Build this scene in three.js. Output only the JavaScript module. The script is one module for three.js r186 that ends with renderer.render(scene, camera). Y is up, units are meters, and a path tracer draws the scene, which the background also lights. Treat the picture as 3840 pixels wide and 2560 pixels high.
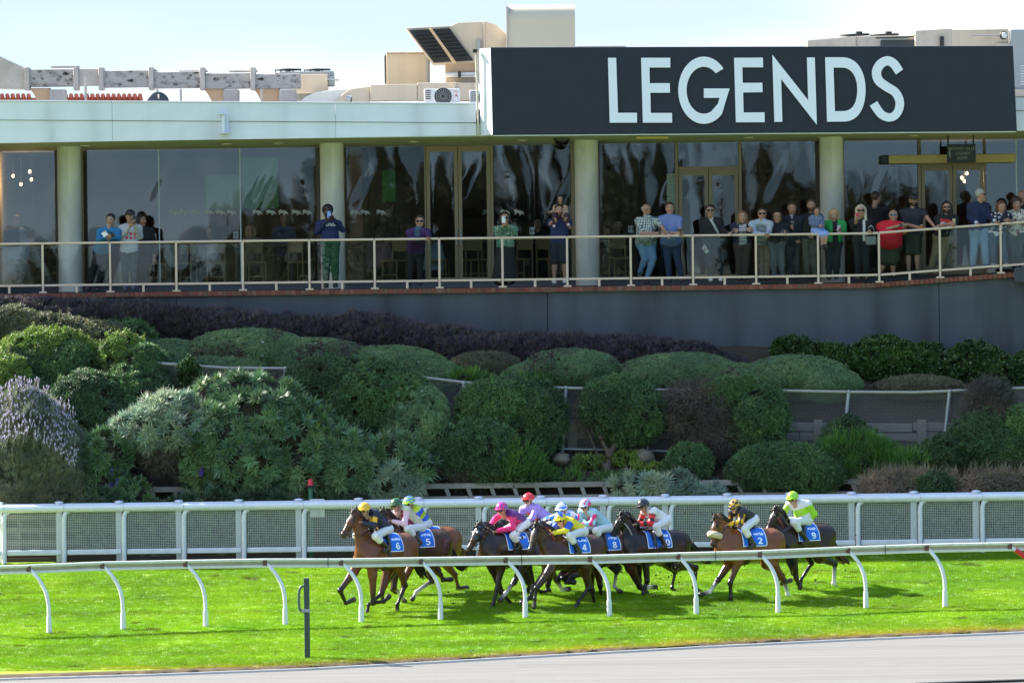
import * as THREE from 'three';
import { mergeGeometries, mergeVertices } from 'three/addons/utils/BufferGeometryUtils.js';
import { RoundedBoxGeometry } from 'three/addons/geometries/RoundedBoxGeometry.js';
import { FontLoader } from 'three/addons/loaders/FontLoader.js';
import { TextGeometry } from 'three/addons/geometries/TextGeometry.js';

// ---------- camera, sky, sun, exposure ----------
const scene = new THREE.Scene();
const EYE = 7.15, FOCAL = 28735;                       // eye height in metres, focal length in photograph pixels (3840 wide)
const camera = new THREE.PerspectiveCamera(2 * Math.atan(1280 / FOCAL) * 180 / Math.PI, 1024 / 682, 1, 2500);
camera.position.set(0, EYE, 0);
camera.rotation.set(-0.00933, 0, -0.0122, 'XYZ');
camera.updateMatrixWorld();
const renderer = new THREE.WebGLRenderer({ antialias: true });
renderer.toneMapping = THREE.LinearToneMapping;
renderer.toneMappingExposure = 3.7;
renderer.shadowMap.enabled = true;

function hash(x, y, z) { let h = Math.imul(x | 0, 374761393) ^ Math.imul(y | 0, 668265263) ^ Math.imul(z | 0, 1274126177); h = Math.imul(h ^ (h >>> 13), 1274126177); return ((h ^ (h >>> 16)) >>> 0) / 4294967296; }
function noise(x, y, z = 0) {
  const X = Math.floor(x), Y = Math.floor(y), Z = Math.floor(z), f = (t) => t * t * (3 - 2 * t), u = f(x - X), v = f(y - Y), w = f(z - Z), L = (a, b, t) => a + (b - a) * t;
  return L(L(L(hash(X, Y, Z), hash(X + 1, Y, Z), u), L(hash(X, Y + 1, Z), hash(X + 1, Y + 1, Z), u), v), L(L(hash(X, Y, Z + 1), hash(X + 1, Y, Z + 1), u), L(hash(X, Y + 1, Z + 1), hash(X + 1, Y + 1, Z + 1), u), v), w);
}
function fbm(x, y, z = 0, n = 4) { let s = 0, a = 0.5, t = 0; for (let i = 0; i < n; i++) { s += a * noise(x, y, z); t += a; a *= 0.5; x = x * 2.03 + 17.1; y = y * 2.03 + 5.3; z = z * 2.03 + 9.7; } return s / t; }
function rngOf(seed) { let a = seed >>> 0; return () => { a = (a + 0x6D2B79F5) | 0; let t = Math.imul(a ^ (a >>> 15), 1 | a); t = (t + Math.imul(t ^ (t >>> 7), 61 | t)) ^ t; return ((t ^ (t >>> 14)) >>> 0) / 4294967296; }; }
const clamp = (x, a = 0, b = 1) => Math.min(b, Math.max(a, x)), mix = (a, b, t) => a + (b - a) * t, smooth = (a, b, x) => { const t = clamp((x - a) / (b - a)); return t * t * (3 - 2 * t); };

const SUN = new THREE.Vector3(-1.2, 1, -0.68).normalize();
{
  const W = 2048, H = 1024, data = new Float32Array(W * H * 4);
  for (let j = 0; j < H; j++) {
    const el = ((j + 0.5) / H - 0.5) * Math.PI, y = Math.sin(el), c = Math.cos(el);
    for (let i = 0; i < W; i++) {
      const o = (j * W + i) * 4, az = ((i + 0.5) / W - 0.5) * 2 * Math.PI, x = Math.cos(az) * c, z = Math.sin(az) * c;
      let r = 0.17, g = 0.18, b = 0.16;
      if (y > -0.02) {
        const t = Math.pow(clamp(y), 0.5), k = 1 / (Math.max(y, 0) + 0.16);
        const away = (x * SUN.x + z * SUN.z) * 0.13 - 0.04, cl = smooth(0.4 - away, 0.66 - away, fbm(x * k * 1.9 + 3.1, z * k * 1.9 + 7.7, 0, 5) * 0.75 + fbm(az * 9, el * 22, 4.2, 3) * 0.25);
        const sh = 0.86 + 0.2 * fbm(x * k * 3 + 20, z * k * 3, 1.5, 3);
        const haze = mix(0.66, 1.02, smooth(-0.75, 0.35, x * SUN.x + z * SUN.z));
        r = mix(mix(0.22, 0.12, t), 0.46 * sh, cl); g = mix(mix(0.264, 0.21, t), 0.465 * sh, cl); b = mix(mix(0.284, 0.4, t), 0.47 * sh, cl); r *= haze * mix(0.42, 1, haze); g *= haze * mix(1.12, 1, haze); b *= haze * mix(1.6, 1, haze);
      }
      data[o] = r; data[o + 1] = g; data[o + 2] = b; data[o + 3] = 1;
    }
  }
  const sky = new THREE.DataTexture(data, W, H, THREE.RGBAFormat, THREE.FloatType);
  sky.mapping = THREE.EquirectangularReflectionMapping; sky.magFilter = THREE.LinearFilter; sky.wrapS = THREE.RepeatWrapping; sky.needsUpdate = true;
  scene.background = sky; scene.environment = sky;
}
scene.backgroundIntensity = 1.0; scene.environmentIntensity = 1.0;
const sun = new THREE.DirectionalLight(new THREE.Color(1, 0.95, 0.86), 5);
sun.target.position.set(0, 3, -166); sun.position.copy(sun.target.position).addScaledVector(SUN, 120);
sun.castShadow = true; sun.shadow.mapSize.set(4096, 4096);
Object.assign(sun.shadow.camera, { left: -26, right: 26, top: 24, bottom: -24, near: 1, far: 260 });
scene.add(sun, sun.target);

// ---------- measuring the photograph: pixels to places ----------
const V = (x, y, z) => new THREE.Vector3(x, y, z), K = 3840 / 2352;
const Z = (x0, y0, s) => (p) => [x0 + p[0] / s, y0 + p[1] / s];      // enlarged crops the measurements were taken in
function rayOf(sx, sy) { return V((sx - 1920) / FOCAL, (1280 - sy) / FOCAL, -1).applyQuaternion(camera.quaternion); }
function P(sx, sy, d) { const r = rayOf(sx, sy); return r.multiplyScalar(d / -r.z).add(camera.position); }
const PD = (x, y, d) => P(x * K, y * K, d);
const SLOPE = 0.075, groundY = (d) => SLOPE * (d - 157);            // the banked course
function onGround(sx, sy) { const r = rayOf(sx, sy); r.multiplyScalar(1 / -r.z); return P(sx, sy, (EYE + SLOPE * 157) / (SLOPE - r.y)); }
const onGroundD = (x, y) => onGround(x * K, y * K);

// ---------- building helpers ----------
const names = {};
function numbered(n) { if (!(n in names)) { names[n] = 0; return n; } names[n]++; return n + '_' + String(names[n]).padStart(3, '0'); }
function tag(o, label, category, group, kind) { if (label) o.userData.label = label; if (category) o.userData.category = category; if (group) o.userData.group = group; if (kind) o.userData.kind = kind; return o; }
function thing(name, label, category, pos, group) { const o = new THREE.Group(); o.name = numbered(name); if (pos) o.position.copy(pos); scene.add(o); return tag(o, label, category, group); }
function mesh(name, geo, mat, parent) { const m = new THREE.Mesh(geo, mat); m.name = parent ? name : numbered(name); m.castShadow = m.receiveShadow = true; (parent || scene).add(m); return m; }
function rootOf(o) { while (o.parent && o.parent !== scene) o = o.parent; return o; }
function part(parent, name, geo, mat) { const r = rootOf(parent); geo.translate(-r.position.x, -r.position.y, -r.position.z); return mesh(name, geo, mat, parent); }   // geo in world places, root unturned
function single(name, label, category, geo, mat, group) { geo.computeBoundingBox(); const b = geo.boundingBox, c = V((b.min.x + b.max.x) / 2, b.min.y, (b.min.z + b.max.z) / 2); geo.translate(-c.x, -c.y, -c.z); const m = mesh(name, geo, mat); m.position.copy(c); return tag(m, label, category, group); }
function structure(name, geo, mat) { const m = mesh(name, geo, mat); m.userData.kind = 'structure'; return m; }
function clean(g) { const h = g.index ? g.toNonIndexed() : g; for (const k of Object.keys(h.attributes)) if (!['position', 'normal', 'uv'].includes(k)) h.deleteAttribute(k); if (!h.attributes.uv) h.setAttribute('uv', new THREE.BufferAttribute(new Float32Array(h.attributes.position.count * 2), 2)); return h; }
const merge = (list) => mergeGeometries(list.map(clean));
function boxG(x0, x1, y0, y1, z0, z1, r = 0) { const w = x1 - x0, h = y1 - y0, d = z1 - z0, g = r ? new RoundedBoxGeometry(w, h, d, 1, Math.min(r, w / 2.1, h / 2.1, d / 2.1)) : new THREE.BoxGeometry(w, h, d); return g.translate((x0 + x1) / 2, (y0 + y1) / 2, (z0 + z1) / 2); }
function tubeG(pts, r, n = 8, seg) { return new THREE.TubeGeometry(new THREE.CatmullRomCurve3(pts), seg || pts.length * 4, r, n); }
function barG(a, b, r, n = 8, r2 = r) { const d = b.clone().sub(a), g = new THREE.CylinderGeometry(r2, r, d.length(), n); g.applyQuaternion(new THREE.Quaternion().setFromUnitVectors(V(0, 1, 0), d.normalize())); return g.translate((a.x + b.x) / 2, (a.y + b.y) / 2, (a.z + b.z) / 2); }
function planeBox(a, b, w, h, r = 0.01) { // a beam from a to b, w thick across, h high
  const d = b.clone().sub(a), L = d.length(), g = r ? new RoundedBoxGeometry(L, h, w, 1, r) : new THREE.BoxGeometry(L, h, w), m = new THREE.Matrix4(), X = d.clone().normalize(), Zv = V(0, 1, 0).cross(X).normalize().negate(), Y = Zv.clone().cross(X);
  m.makeBasis(X, Y, Zv); g.applyMatrix4(m); return g.translate((a.x + b.x) / 2, (a.y + b.y) / 2, (a.z + b.z) / 2);
}
const rgb = (r, g, b) => new THREE.Color().setRGB(r, g, b);
function mat(c, rough = 0.6, more = {}) { return new THREE.MeshStandardMaterial({ color: Array.isArray(c) ? rgb(...c) : c, roughness: rough, ...more }); }
const grime = (() => { // tileable mottled texture shared by painted and mineral surfaces
  const cache = {};
  return (key, w, h, f, rep, srgb) => {
    if (!cache[key]) { const d = new Uint8Array(w * h * 4); for (let j = 0; j < h; j++) for (let i = 0; i < w; i++) { const v = f(i / w, j / h, i, j), o = (j * w + i) * 4; for (let c = 0; c < 3; c++) d[o + c] = clamp(Array.isArray(v) ? v[c] : v) * 255; d[o + 3] = 255; } const t = new THREE.DataTexture(d, w, h); t.wrapS = t.wrapT = THREE.RepeatWrapping; t.magFilter = THREE.LinearFilter; t.minFilter = THREE.LinearMipmapLinearFilter; t.generateMipmaps = true; if (srgb) t.colorSpace = THREE.SRGBColorSpace; t.needsUpdate = true; cache[key] = t; }
    const t = cache[key].clone(); t.repeat.set(...rep); t.needsUpdate = true; return t;
  };
})();
const per = (u, v, n, s) => { const a = u * Math.PI * 2, b = v * Math.PI * 2; return fbm(Math.cos(a) * n + s, Math.sin(a) * n + Math.cos(b) * n, Math.sin(b) * n + s * 2, 4); };
function worldUV(g, s = 1) { // uv in metres from the dominant plane
  const p = g.attributes.position, n = g.attributes.normal, uv = new Float32Array(p.count * 2);
  for (let i = 0; i < p.count; i++) { const ax = Math.abs(n.getX(i)), ay = Math.abs(n.getY(i)), az = Math.abs(n.getZ(i)); const [a, b] = ay > ax && ay > az ? [p.getX(i), p.getZ(i)] : ax > az ? [p.getZ(i), p.getY(i)] : [p.getX(i), p.getY(i)]; uv[2 * i] = a * s; uv[2 * i + 1] = b * s; }
  g.setAttribute('uv', new THREE.BufferAttribute(uv, 2)); return g;
}
const mott = (rep) => grime('mott', 256, 256, (u, v) => 0.80 + 0.36 * (per(u, v, 0.9, 3) - 0.5) + 0.22 * (per(u, v, 3.5, 8) - 0.5), rep);
const rain = (rep) => grime('rain', 256, 256, (u, v) => 0.93 - 0.3 * Math.pow(per(u, v * 0.06, 3, 5), 3) - 0.1 * per(u, v, 2, 1), rep);
const warp = grime('warp', 256, 256, (u, v) => { const a = u * Math.PI * 2, b = v * Math.PI * 2; return noise(Math.cos(a) * 0.8 + 6, Math.sin(a) * 0.8 + Math.cos(b) * 0.7 + 3, Math.sin(b) * 0.7 + 12); }, [0.42, 0.3]);
const MT = {
  white: mat([0.8, 0.81, 0.8], 0.35, { map: rain([0.35, 0.35]) }), whiteTrack: mat([0.86, 0.87, 0.97], 0.3, { map: rain([0.5, 2]) }), cream: mat([0.66, 0.62, 0.5], 0.5, { map: mott([1.2, 3]) }),
  fascia: mat([0.82, 0.86, 0.97], 0.45, { map: rain([0.12, 0.3]) }), soffit: mat([0.42, 0.42, 0.33], 0.8), rail: mat([0.62, 0.48, 0.38], 0.35), frame: mat([0.3, 0.22, 0.13], 0.4), frameDark: mat([0.07, 0.05, 0.035], 0.4), column: mat([0.8, 0.76, 0.7], 0.7, { map: mott([0.5, 0.5]) }),
  wall: mat([0.078, 0.088, 0.11], 0.75, { map: grime('streaks', 512, 256, (u, v) => 0.98 - 0.75 * Math.pow(per(u, v * 0.05, 4, 5), 2.2) - 0.2 * (per(u, v, 2.5, 1) - 0.4), [0.09, 0.2]) }), joint: mat([0.02, 0.022, 0.026], 0.9), sign: mat([0.011, 0.017, 0.036], 0.62, { map: mott([0.6, 0.6]) }), letter: mat([0.8, 0.84, 0.95], 0.5),
  concrete: mat([0.36, 0.34, 0.3], 0.9, { map: mott([0.5, 0.5]) }), conc2: mat([0.3, 0.28, 0.245], 0.92, { map: mott([0.9, 0.9]) }), damp: mat([0.15, 0.14, 0.12], 0.95, { map: mott([0.9, 0.9]) }), beige: mat([0.66, 0.55, 0.41], 0.55, { map: rain([0.3, 0.3]) }), beige2: mat([0.6, 0.52, 0.42], 0.55, { map: rain([0.4, 0.4]) }), dark: mat([0.02, 0.02, 0.02], 0.6), metal: mat([0.4, 0.42, 0.43], 0.45, { metalness: 0.7 }), galv: mat([0.34, 0.36, 0.36], 0.5, { metalness: 0.5 }),
  wood: mat([0.34, 0.3, 0.26], 0.9, { map: grime('wood', 256, 128, (u, v) => 0.75 + 0.5 * (per(u * 0.15, v, 5, 2) - 0.5) + 0.2 * (per(u, v, 5, 9) - 0.5), [0.6, 2]) }), terracotta: mat([0.4, 0.1, 0.06], 0.8),
  glass: new THREE.MeshPhysicalMaterial({ color: rgb(0.9, 0.94, 0.95), roughness: 0.0, transmission: 1, thickness: 0, ior: 1.75, bumpMap: warp, bumpScale: 0.0045 }), rail_glass: new THREE.MeshPhysicalMaterial({ color: rgb(0.9, 0.93, 0.93), roughness: 0.0, transmission: 1, thickness: 0, ior: 1.45 }),
  black: mat([0.015, 0.015, 0.017], 0.5), chair: mat([0.36, 0.22, 0.1], 0.5), phone: mat([0.02, 0.02, 0.025], 0.15), red: mat([0.55, 0.02, 0.03], 0.4), green: mat([0.03, 0.09, 0.06], 0.55),
};
// ---------- smooth bodies: capsule fields meshed with surface nets ----------
// a capsule: [ax,ay,az, bx,by,bz, ra, rb, blend, squash of z, colour or tag]
const cap = (a, b, ra, rb = ra, k = 0.03, q = 1, c = null) => ({ a: a.isVector3 ? [a.x, a.y, a.z] : a, b: b.isVector3 ? [b.x, b.y, b.z] : b, ra, rb, k, q, c });
function capDist(o, x, y, z) {
  const px = x - o.a[0], py = y - o.a[1], pz = (z - o.a[2]) / o.q, bx = o.b[0] - o.a[0], by = o.b[1] - o.a[1], bz = (o.b[2] - o.a[2]) / o.q, L = bx * bx + by * by + bz * bz, t = L > 1e-9 ? clamp((px * bx + py * by + pz * bz) / L) : 0;
  const dx = px - bx * t, dy = py - by * t, dz = pz - bz * t; o.t = t; return Math.sqrt(dx * dx + dy * dy + dz * dz) - (o.ra + (o.rb - o.ra) * t);
}
function evalField(prims, x, y, z) { let d = 1e3; for (const o of prims) { const e = capDist(o, x, y, z), h = Math.max(o.k - Math.abs(d - e), 0) / o.k; d = Math.min(d, e) - h * h * o.k * 0.25; } return d; }
function sdfMesh(prims, cell, { cuts = [], color = null, bump = 0, bumpScale = 30 } = {}) {
  const lo = [1e9, 1e9, 1e9], hi = [-1e9, -1e9, -1e9];
  for (const o of prims) for (let i = 0; i < 3; i++) { lo[i] = Math.min(lo[i], o.a[i] - o.ra, o.b[i] - o.rb); hi[i] = Math.max(hi[i], o.a[i] + o.ra, o.b[i] + o.rb); }
  for (let i = 0; i < 3; i++) { lo[i] -= 3 * cell + 0.004; hi[i] += 3 * cell + 0.004; }
  const nx = Math.ceil((hi[0] - lo[0]) / cell) + 1, ny = Math.ceil((hi[1] - lo[1]) / cell) + 1, nz = Math.ceil((hi[2] - lo[2]) / cell) + 1, F = new Float32Array(nx * ny * nz).fill(10);
  for (const o of prims) {
    const m = o.k + 3 * cell, i0 = [], i1 = [];
    for (let i = 0; i < 3; i++) { i0[i] = Math.max(0, Math.floor((Math.min(o.a[i] - o.ra, o.b[i] - o.rb) - m - lo[i]) / cell)); i1[i] = Math.min([nx, ny, nz][i] - 1, Math.ceil((Math.max(o.a[i] + o.ra, o.b[i] + o.rb) + m - lo[i]) / cell)); }
    for (let z = i0[2]; z <= i1[2]; z++) for (let y = i0[1]; y <= i1[1]; y++) { let at = (z * ny + y) * nx + i0[0]; for (let x = i0[0]; x <= i1[0]; x++, at++) { const e = capDist(o, lo[0] + x * cell, lo[1] + y * cell, lo[2] + z * cell), d = F[at], h = Math.max(o.k - Math.abs(d - e), 0) / o.k; F[at] = Math.min(d, e) - h * h * o.k * 0.25; } }
  }
  if (bump || cuts.length) for (let z = 0, at = 0; z < nz; z++) for (let y = 0; y < ny; y++) for (let x = 0; x < nx; x++, at++) {
    if (Math.abs(F[at]) > 6 * cell) continue; const X = lo[0] + x * cell, Y = lo[1] + y * cell, ZZ = lo[2] + z * cell;
    if (bump) F[at] += bump * (noise(X * bumpScale + 50, Y * bumpScale * 0.6 + 50, ZZ * bumpScale + 50) - 0.5) * 2;
    for (const c of cuts) F[at] = Math.max(F[at], c(X, Y, ZZ));
  }
  const ids = new Int32Array(nx * ny * nz).fill(-1), pos = [], idx = [], at = (x, y, z) => (z * ny + y) * nx + x;
  const E = [[0, 1], [2, 3], [4, 5], [6, 7], [0, 2], [1, 3], [4, 6], [5, 7], [0, 4], [1, 5], [2, 6], [3, 7]];
  for (let z = 0; z < nz - 1; z++) for (let y = 0; y < ny - 1; y++) for (let x = 0; x < nx - 1; x++) {
    const o = at(x, y, z), f = [F[o], F[o + 1], F[o + nx], F[o + nx + 1], F[o + nx * ny], F[o + nx * ny + 1], F[o + nx * ny + nx], F[o + nx * ny + nx + 1]];
    let mask = 0; for (let i = 0; i < 8; i++) if (f[i] < 0) mask |= 1 << i; if (mask === 0 || mask === 255) continue;
    let sx = 0, sy = 0, sz = 0, n = 0;
    for (const [p, q] of E) { if ((f[p] < 0) === (f[q] < 0)) continue; const t = f[p] / (f[p] - f[q]); sx += (p & 1) + t * ((q & 1) - (p & 1)); sy += ((p >> 1) & 1) + t * (((q >> 1) & 1) - ((p >> 1) & 1)); sz += (p >> 2) + t * ((q >> 2) - (p >> 2)); n++; }
    ids[o] = pos.length / 3; pos.push(lo[0] + (x + sx / n) * cell, lo[1] + (y + sy / n) * cell, lo[2] + (z + sz / n) * cell);
  }
  const quad = (a, b, c, d, flip) => { if (a < 0 || b < 0 || c < 0 || d < 0) return; if (flip) idx.push(a, c, b, a, d, c); else idx.push(a, b, c, a, c, d); };
  for (let z = 1; z < nz - 1; z++) for (let y = 1; y < ny - 1; y++) for (let x = 1; x < nx - 1; x++) {
    const o = at(x, y, z), s = F[o] < 0;
    if (s !== (F[o + 1] < 0)) quad(ids[at(x, y - 1, z - 1)], ids[at(x, y, z - 1)], ids[o], ids[at(x, y - 1, z)], !s);
    if (s !== (F[o + nx] < 0)) quad(ids[at(x - 1, y, z - 1)], ids[at(x - 1, y, z)], ids[o], ids[at(x, y, z - 1)], !s);
    if (s !== (F[o + nx * ny] < 0)) quad(ids[at(x - 1, y - 1, z)], ids[at(x, y - 1, z)], ids[o], ids[at(x - 1, y, z)], !s);
  }
  const g = new THREE.BufferGeometry(); g.setAttribute('position', new THREE.Float32BufferAttribute(pos, 3)); g.setIndex(idx); g.computeVertexNormals();
  if (color) {
    const C = new Float32Array(pos.length);
    for (let i = 0; i < pos.length; i += 3) {
      const x = pos[i], y = pos[i + 1], z = pos[i + 2]; let c;
      if (typeof color === 'function') { let best = null, bd = 1e9, bt = 0; for (const o of prims) { const d = capDist(o, x, y, z); if (d < bd) { bd = d; best = o; bt = o.t; } } c = color(x, y, z, best.c, bt); }
      else if (color === 'blend') { let w = 0; c = [0, 0, 0]; for (const o of prims) { const d = capDist(o, x, y, z); if (d > 0.12) continue; const e = Math.exp(-d / 0.013), col = o.c2 ? o.c.map((v, j) => mix(v, o.c2[j], o.t)) : o.c; w += e; for (let j = 0; j < 3; j++) c[j] += col[j] * e; } c = w ? c.map((v) => v / w) : [0.1, 0.05, 0.03]; }
      else c = color;
      C[i] = c[0]; C[i + 1] = c[1]; C[i + 2] = c[2];
    }
    g.setAttribute('color', new THREE.BufferAttribute(C, 3));
  }
  return g;
}
function paint(g, c) { const n = g.attributes.position.count, C = new Float32Array(n * 3); for (let i = 0; i < n; i++) C.set(c, i * 3); g.setAttribute('color', new THREE.BufferAttribute(C, 3)); return g; }
function mergeC(list) { // position, normal, colour only
  return mergeGeometries(list.map((g) => { const h = new THREE.BufferGeometry(), n = g.index ? g.toNonIndexed() : g; for (const k of ['position', 'normal', 'color']) h.setAttribute(k, n.attributes[k]); return h; }));
}
const skinMat = new THREE.MeshStandardMaterial({ vertexColors: true, roughness: 0.5 }), clothMat = new THREE.MeshStandardMaterial({ vertexColors: true, roughness: 0.85 }), silkMat = new THREE.MeshPhysicalMaterial({ vertexColors: true, roughness: 0.45, sheen: 0.15, sheenRoughness: 0.4, sheenColor: rgb(1, 1, 1) }), hairMat = new THREE.MeshStandardMaterial({ vertexColors: true, roughness: 0.55 }), coatMat = new THREE.MeshPhysicalMaterial({ vertexColors: true, roughness: 0.3, specularIntensity: 0.85 }), shinyMat = new THREE.MeshPhysicalMaterial({ vertexColors: true, roughness: 0.3, clearcoat: 0.5, clearcoatRoughness: 0.2 }), lensMat = mat([0.008, 0.008, 0.01], 0.12);

// head with a face, in its own axes: y up, z where it looks; parts coloured by place
const HEAD = sdfMesh([
  cap([0, 0.032, -0.018], [0, 0.032, -0.018], 0.089, 0.089, 0.03), cap([0, 0.03, 0.02], [0, 0.0, 0.025], 0.07, 0.064, 0.03), cap([0, -0.02, 0.03], [0, -0.08, 0.042], 0.056, 0.038, 0.03), cap([-0.035, -0.07, 0.015], [0.035, -0.07, 0.015], 0.034, 0.034, 0.03),
  cap([0, 0.012, 0.084], [0, -0.026, 0.106], 0.009, 0.0135, 0.014), cap([-0.012, -0.03, 0.094], [0.012, -0.03, 0.094], 0.009, 0.009, 0.01), cap([-0.042, 0.022, 0.072], [0.042, 0.022, 0.072], 0.015, 0.015, 0.02), cap([-0.045, -0.03, 0.06], [-0.05, -0.03, 0.04], 0.022, 0.022, 0.03), cap([0.045, -0.03, 0.06], [0.05, -0.03, 0.04], 0.022, 0.022, 0.03),
  cap([-0.02, -0.06, 0.083], [0.02, -0.06, 0.083], 0.009, 0.009, 0.012), cap([0, -0.098, 0.07], [0, -0.1, 0.068], 0.019, 0.019, 0.03), cap([-0.082, 0.012, -0.012], [-0.079, -0.03, -0.002], 0.015, 0.011, 0.012), cap([0.082, 0.012, -0.012], [0.079, -0.03, -0.002], 0.015, 0.011, 0.012),
  cap([0, -0.06, -0.02], [0, -0.17, -0.035], 0.053, 0.058, 0.04),
], 0.0065, { color: (x, y, z) => { const ax = Math.abs(x); if (z > 0.05 && Math.hypot(ax - 0.033, (y - 0.008) * 1.5) < 0.0135) return ax > 0.027 && ax < 0.04 ? [9, 0, 0] : [8, 0, 0]; if (z > 0.055 && Math.abs(y - 0.03) < 0.006 && ax > 0.016 && ax < 0.052) return [7, 0, 0]; if (z > 0.07 && Math.abs(y + 0.06) < 0.0085 && ax < 0.027) return [6, 0, 0]; return [0, 0, 0]; } });
function headGeo(skin, hair, beard) {
  const g = HEAD.clone(), C = HEAD.attributes.color, p = HEAD.attributes.position, n = new Float32Array(C.array.length);
  for (let i = 0; i < C.count; i++) { const k = C.getX(i), x = p.getX(i), y = p.getY(i), z = p.getZ(i); let c = skin; if (k > 8.5) c = [0.02, 0.015, 0.012]; else if (k > 7.5) c = [0.5, 0.47, 0.44]; else if (k > 6.5) c = [skin[0] * 0.3, skin[1] * 0.26, skin[2] * 0.24]; else if (k > 5.5) c = [skin[0] * 0.8, skin[1] * 0.5, skin[2] * 0.5]; else { const blush = Math.exp(-((Math.abs(x) - 0.05) ** 2 + (y + 0.025) ** 2) / 0.0012) * (z > 0.03 ? 0.12 : 0); c = [skin[0] * (1 + blush * 0.5), skin[1] * (1 - blush), skin[2] * (1 - blush)]; } if (beard && y < -0.04 && z > -0.02 && y > -0.13 && !(k > 5.5 && k < 6.5)) c = beard; n.set(c, i * 3); }
  g.setAttribute('color', new THREE.BufferAttribute(n, 3)); return g;
}
function handGeo(curl) { // wrist at 0, fingers along y, palm towards z, thumb at +x
  const pr = [cap([-0.022, 0.02, 0], [-0.026, 0.075, 0], 0.014, 0.013, 0.012), cap([0, 0.015, 0], [0, 0.08, 0], 0.016, 0.013, 0.012), cap([0.022, 0.02, 0], [0.026, 0.075, 0], 0.015, 0.013, 0.012), cap([0, -0.03, 0], [0, 0.02, 0], 0.024, 0.02, 0.02)];
  [[-0.03, 0.052], [-0.0105, 0.068], [0.01, 0.074], [0.0295, 0.066]].forEach(([x, L]) => { let p = [x, 0.082, 0], ang = curl * 0.5; for (let s = 0; s < 3; s++) { const l = L * [0.46, 0.31, 0.23][s], q = [p[0], p[1] + Math.cos(ang) * l, p[2] + Math.sin(ang) * l]; pr.push(cap(p, q, 0.0092 - s * 0.0006, 0.0086 - s * 0.0006, 0.004)); p = q; ang += curl * 0.7; } });
  let p = [0.022, 0.025, 0.006], ang = 0.75; for (let s = 0; s < 3; s++) { const l = [0.035, 0.03, 0.024][s], q = [p[0] + Math.sin(ang) * l * (s ? 0.6 : 1), p[1] + Math.cos(ang) * l, p[2] + l * 0.35 * curl]; pr.push(cap(p, q, 0.012 - s * 0.001, 0.0105 - s * 0.001, 0.006)); p = q; ang -= 0.25; }
  return sdfMesh(pr, 0.006);
}
const HANDS = [handGeo(0.35), handGeo(1.5)];
function basis(fwd, up) { const z = fwd.clone().normalize(), x = up.clone().cross(z).normalize(), y = z.clone().cross(x); return new THREE.Matrix4().makeBasis(x, y, z); }
function hairPrims(style) {
  const h = [cap([0, 0.04, -0.022], [0, 0.04, -0.022], 0.1, 0.1, 0.02)];
  if (style === 'bob') h.push(...[-1, 1].map((s) => cap([s * 0.075, 0.03, -0.02], [s * 0.085, -0.1, -0.01], 0.042, 0.036, 0.03)), cap([0, 0, -0.07], [0, -0.1, -0.06], 0.07, 0.06, 0.03));
  if (style === 'long') h.push(...[-1, 1].map((s) => cap([s * 0.075, 0.03, -0.02], [s * 0.1, -0.2, 0.01], 0.042, 0.035, 0.03)), cap([0, 0, -0.07], [0, -0.22, -0.07], 0.07, 0.06, 0.03));
  if (style === 'curly') h.push(cap([0, 0.06, -0.03], [0, 0.06, -0.03], 0.118, 0.118, 0.02));
  return h;
}
const hairCache = {};
function hairGeo(style) {
  if (!hairCache[style]) hairCache[style] = sdfMesh(hairPrims(style), 0.009, { bump: 0.005, bumpScale: 60, cuts: [
    (x, y, z) => { const line = style === 'fringe' ? 0.045 : 0.066 - Math.abs(x) * 0.25; return Math.min(z - (style === 'bob' || style === 'long' ? 0.035 : 0.012), line - y + (z - 0.05) * 0.2); },
    (x, y, z) => style === 'short' || style === 'balding' || style === 'curly' ? -y - 0.035 - (z < -0.03 ? 0.04 : 0) : -1,
    (x, y, z) => style === 'balding' ? y - 0.045 + z * 0.3 : -1] });
  return hairCache[style].clone();
}

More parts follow.
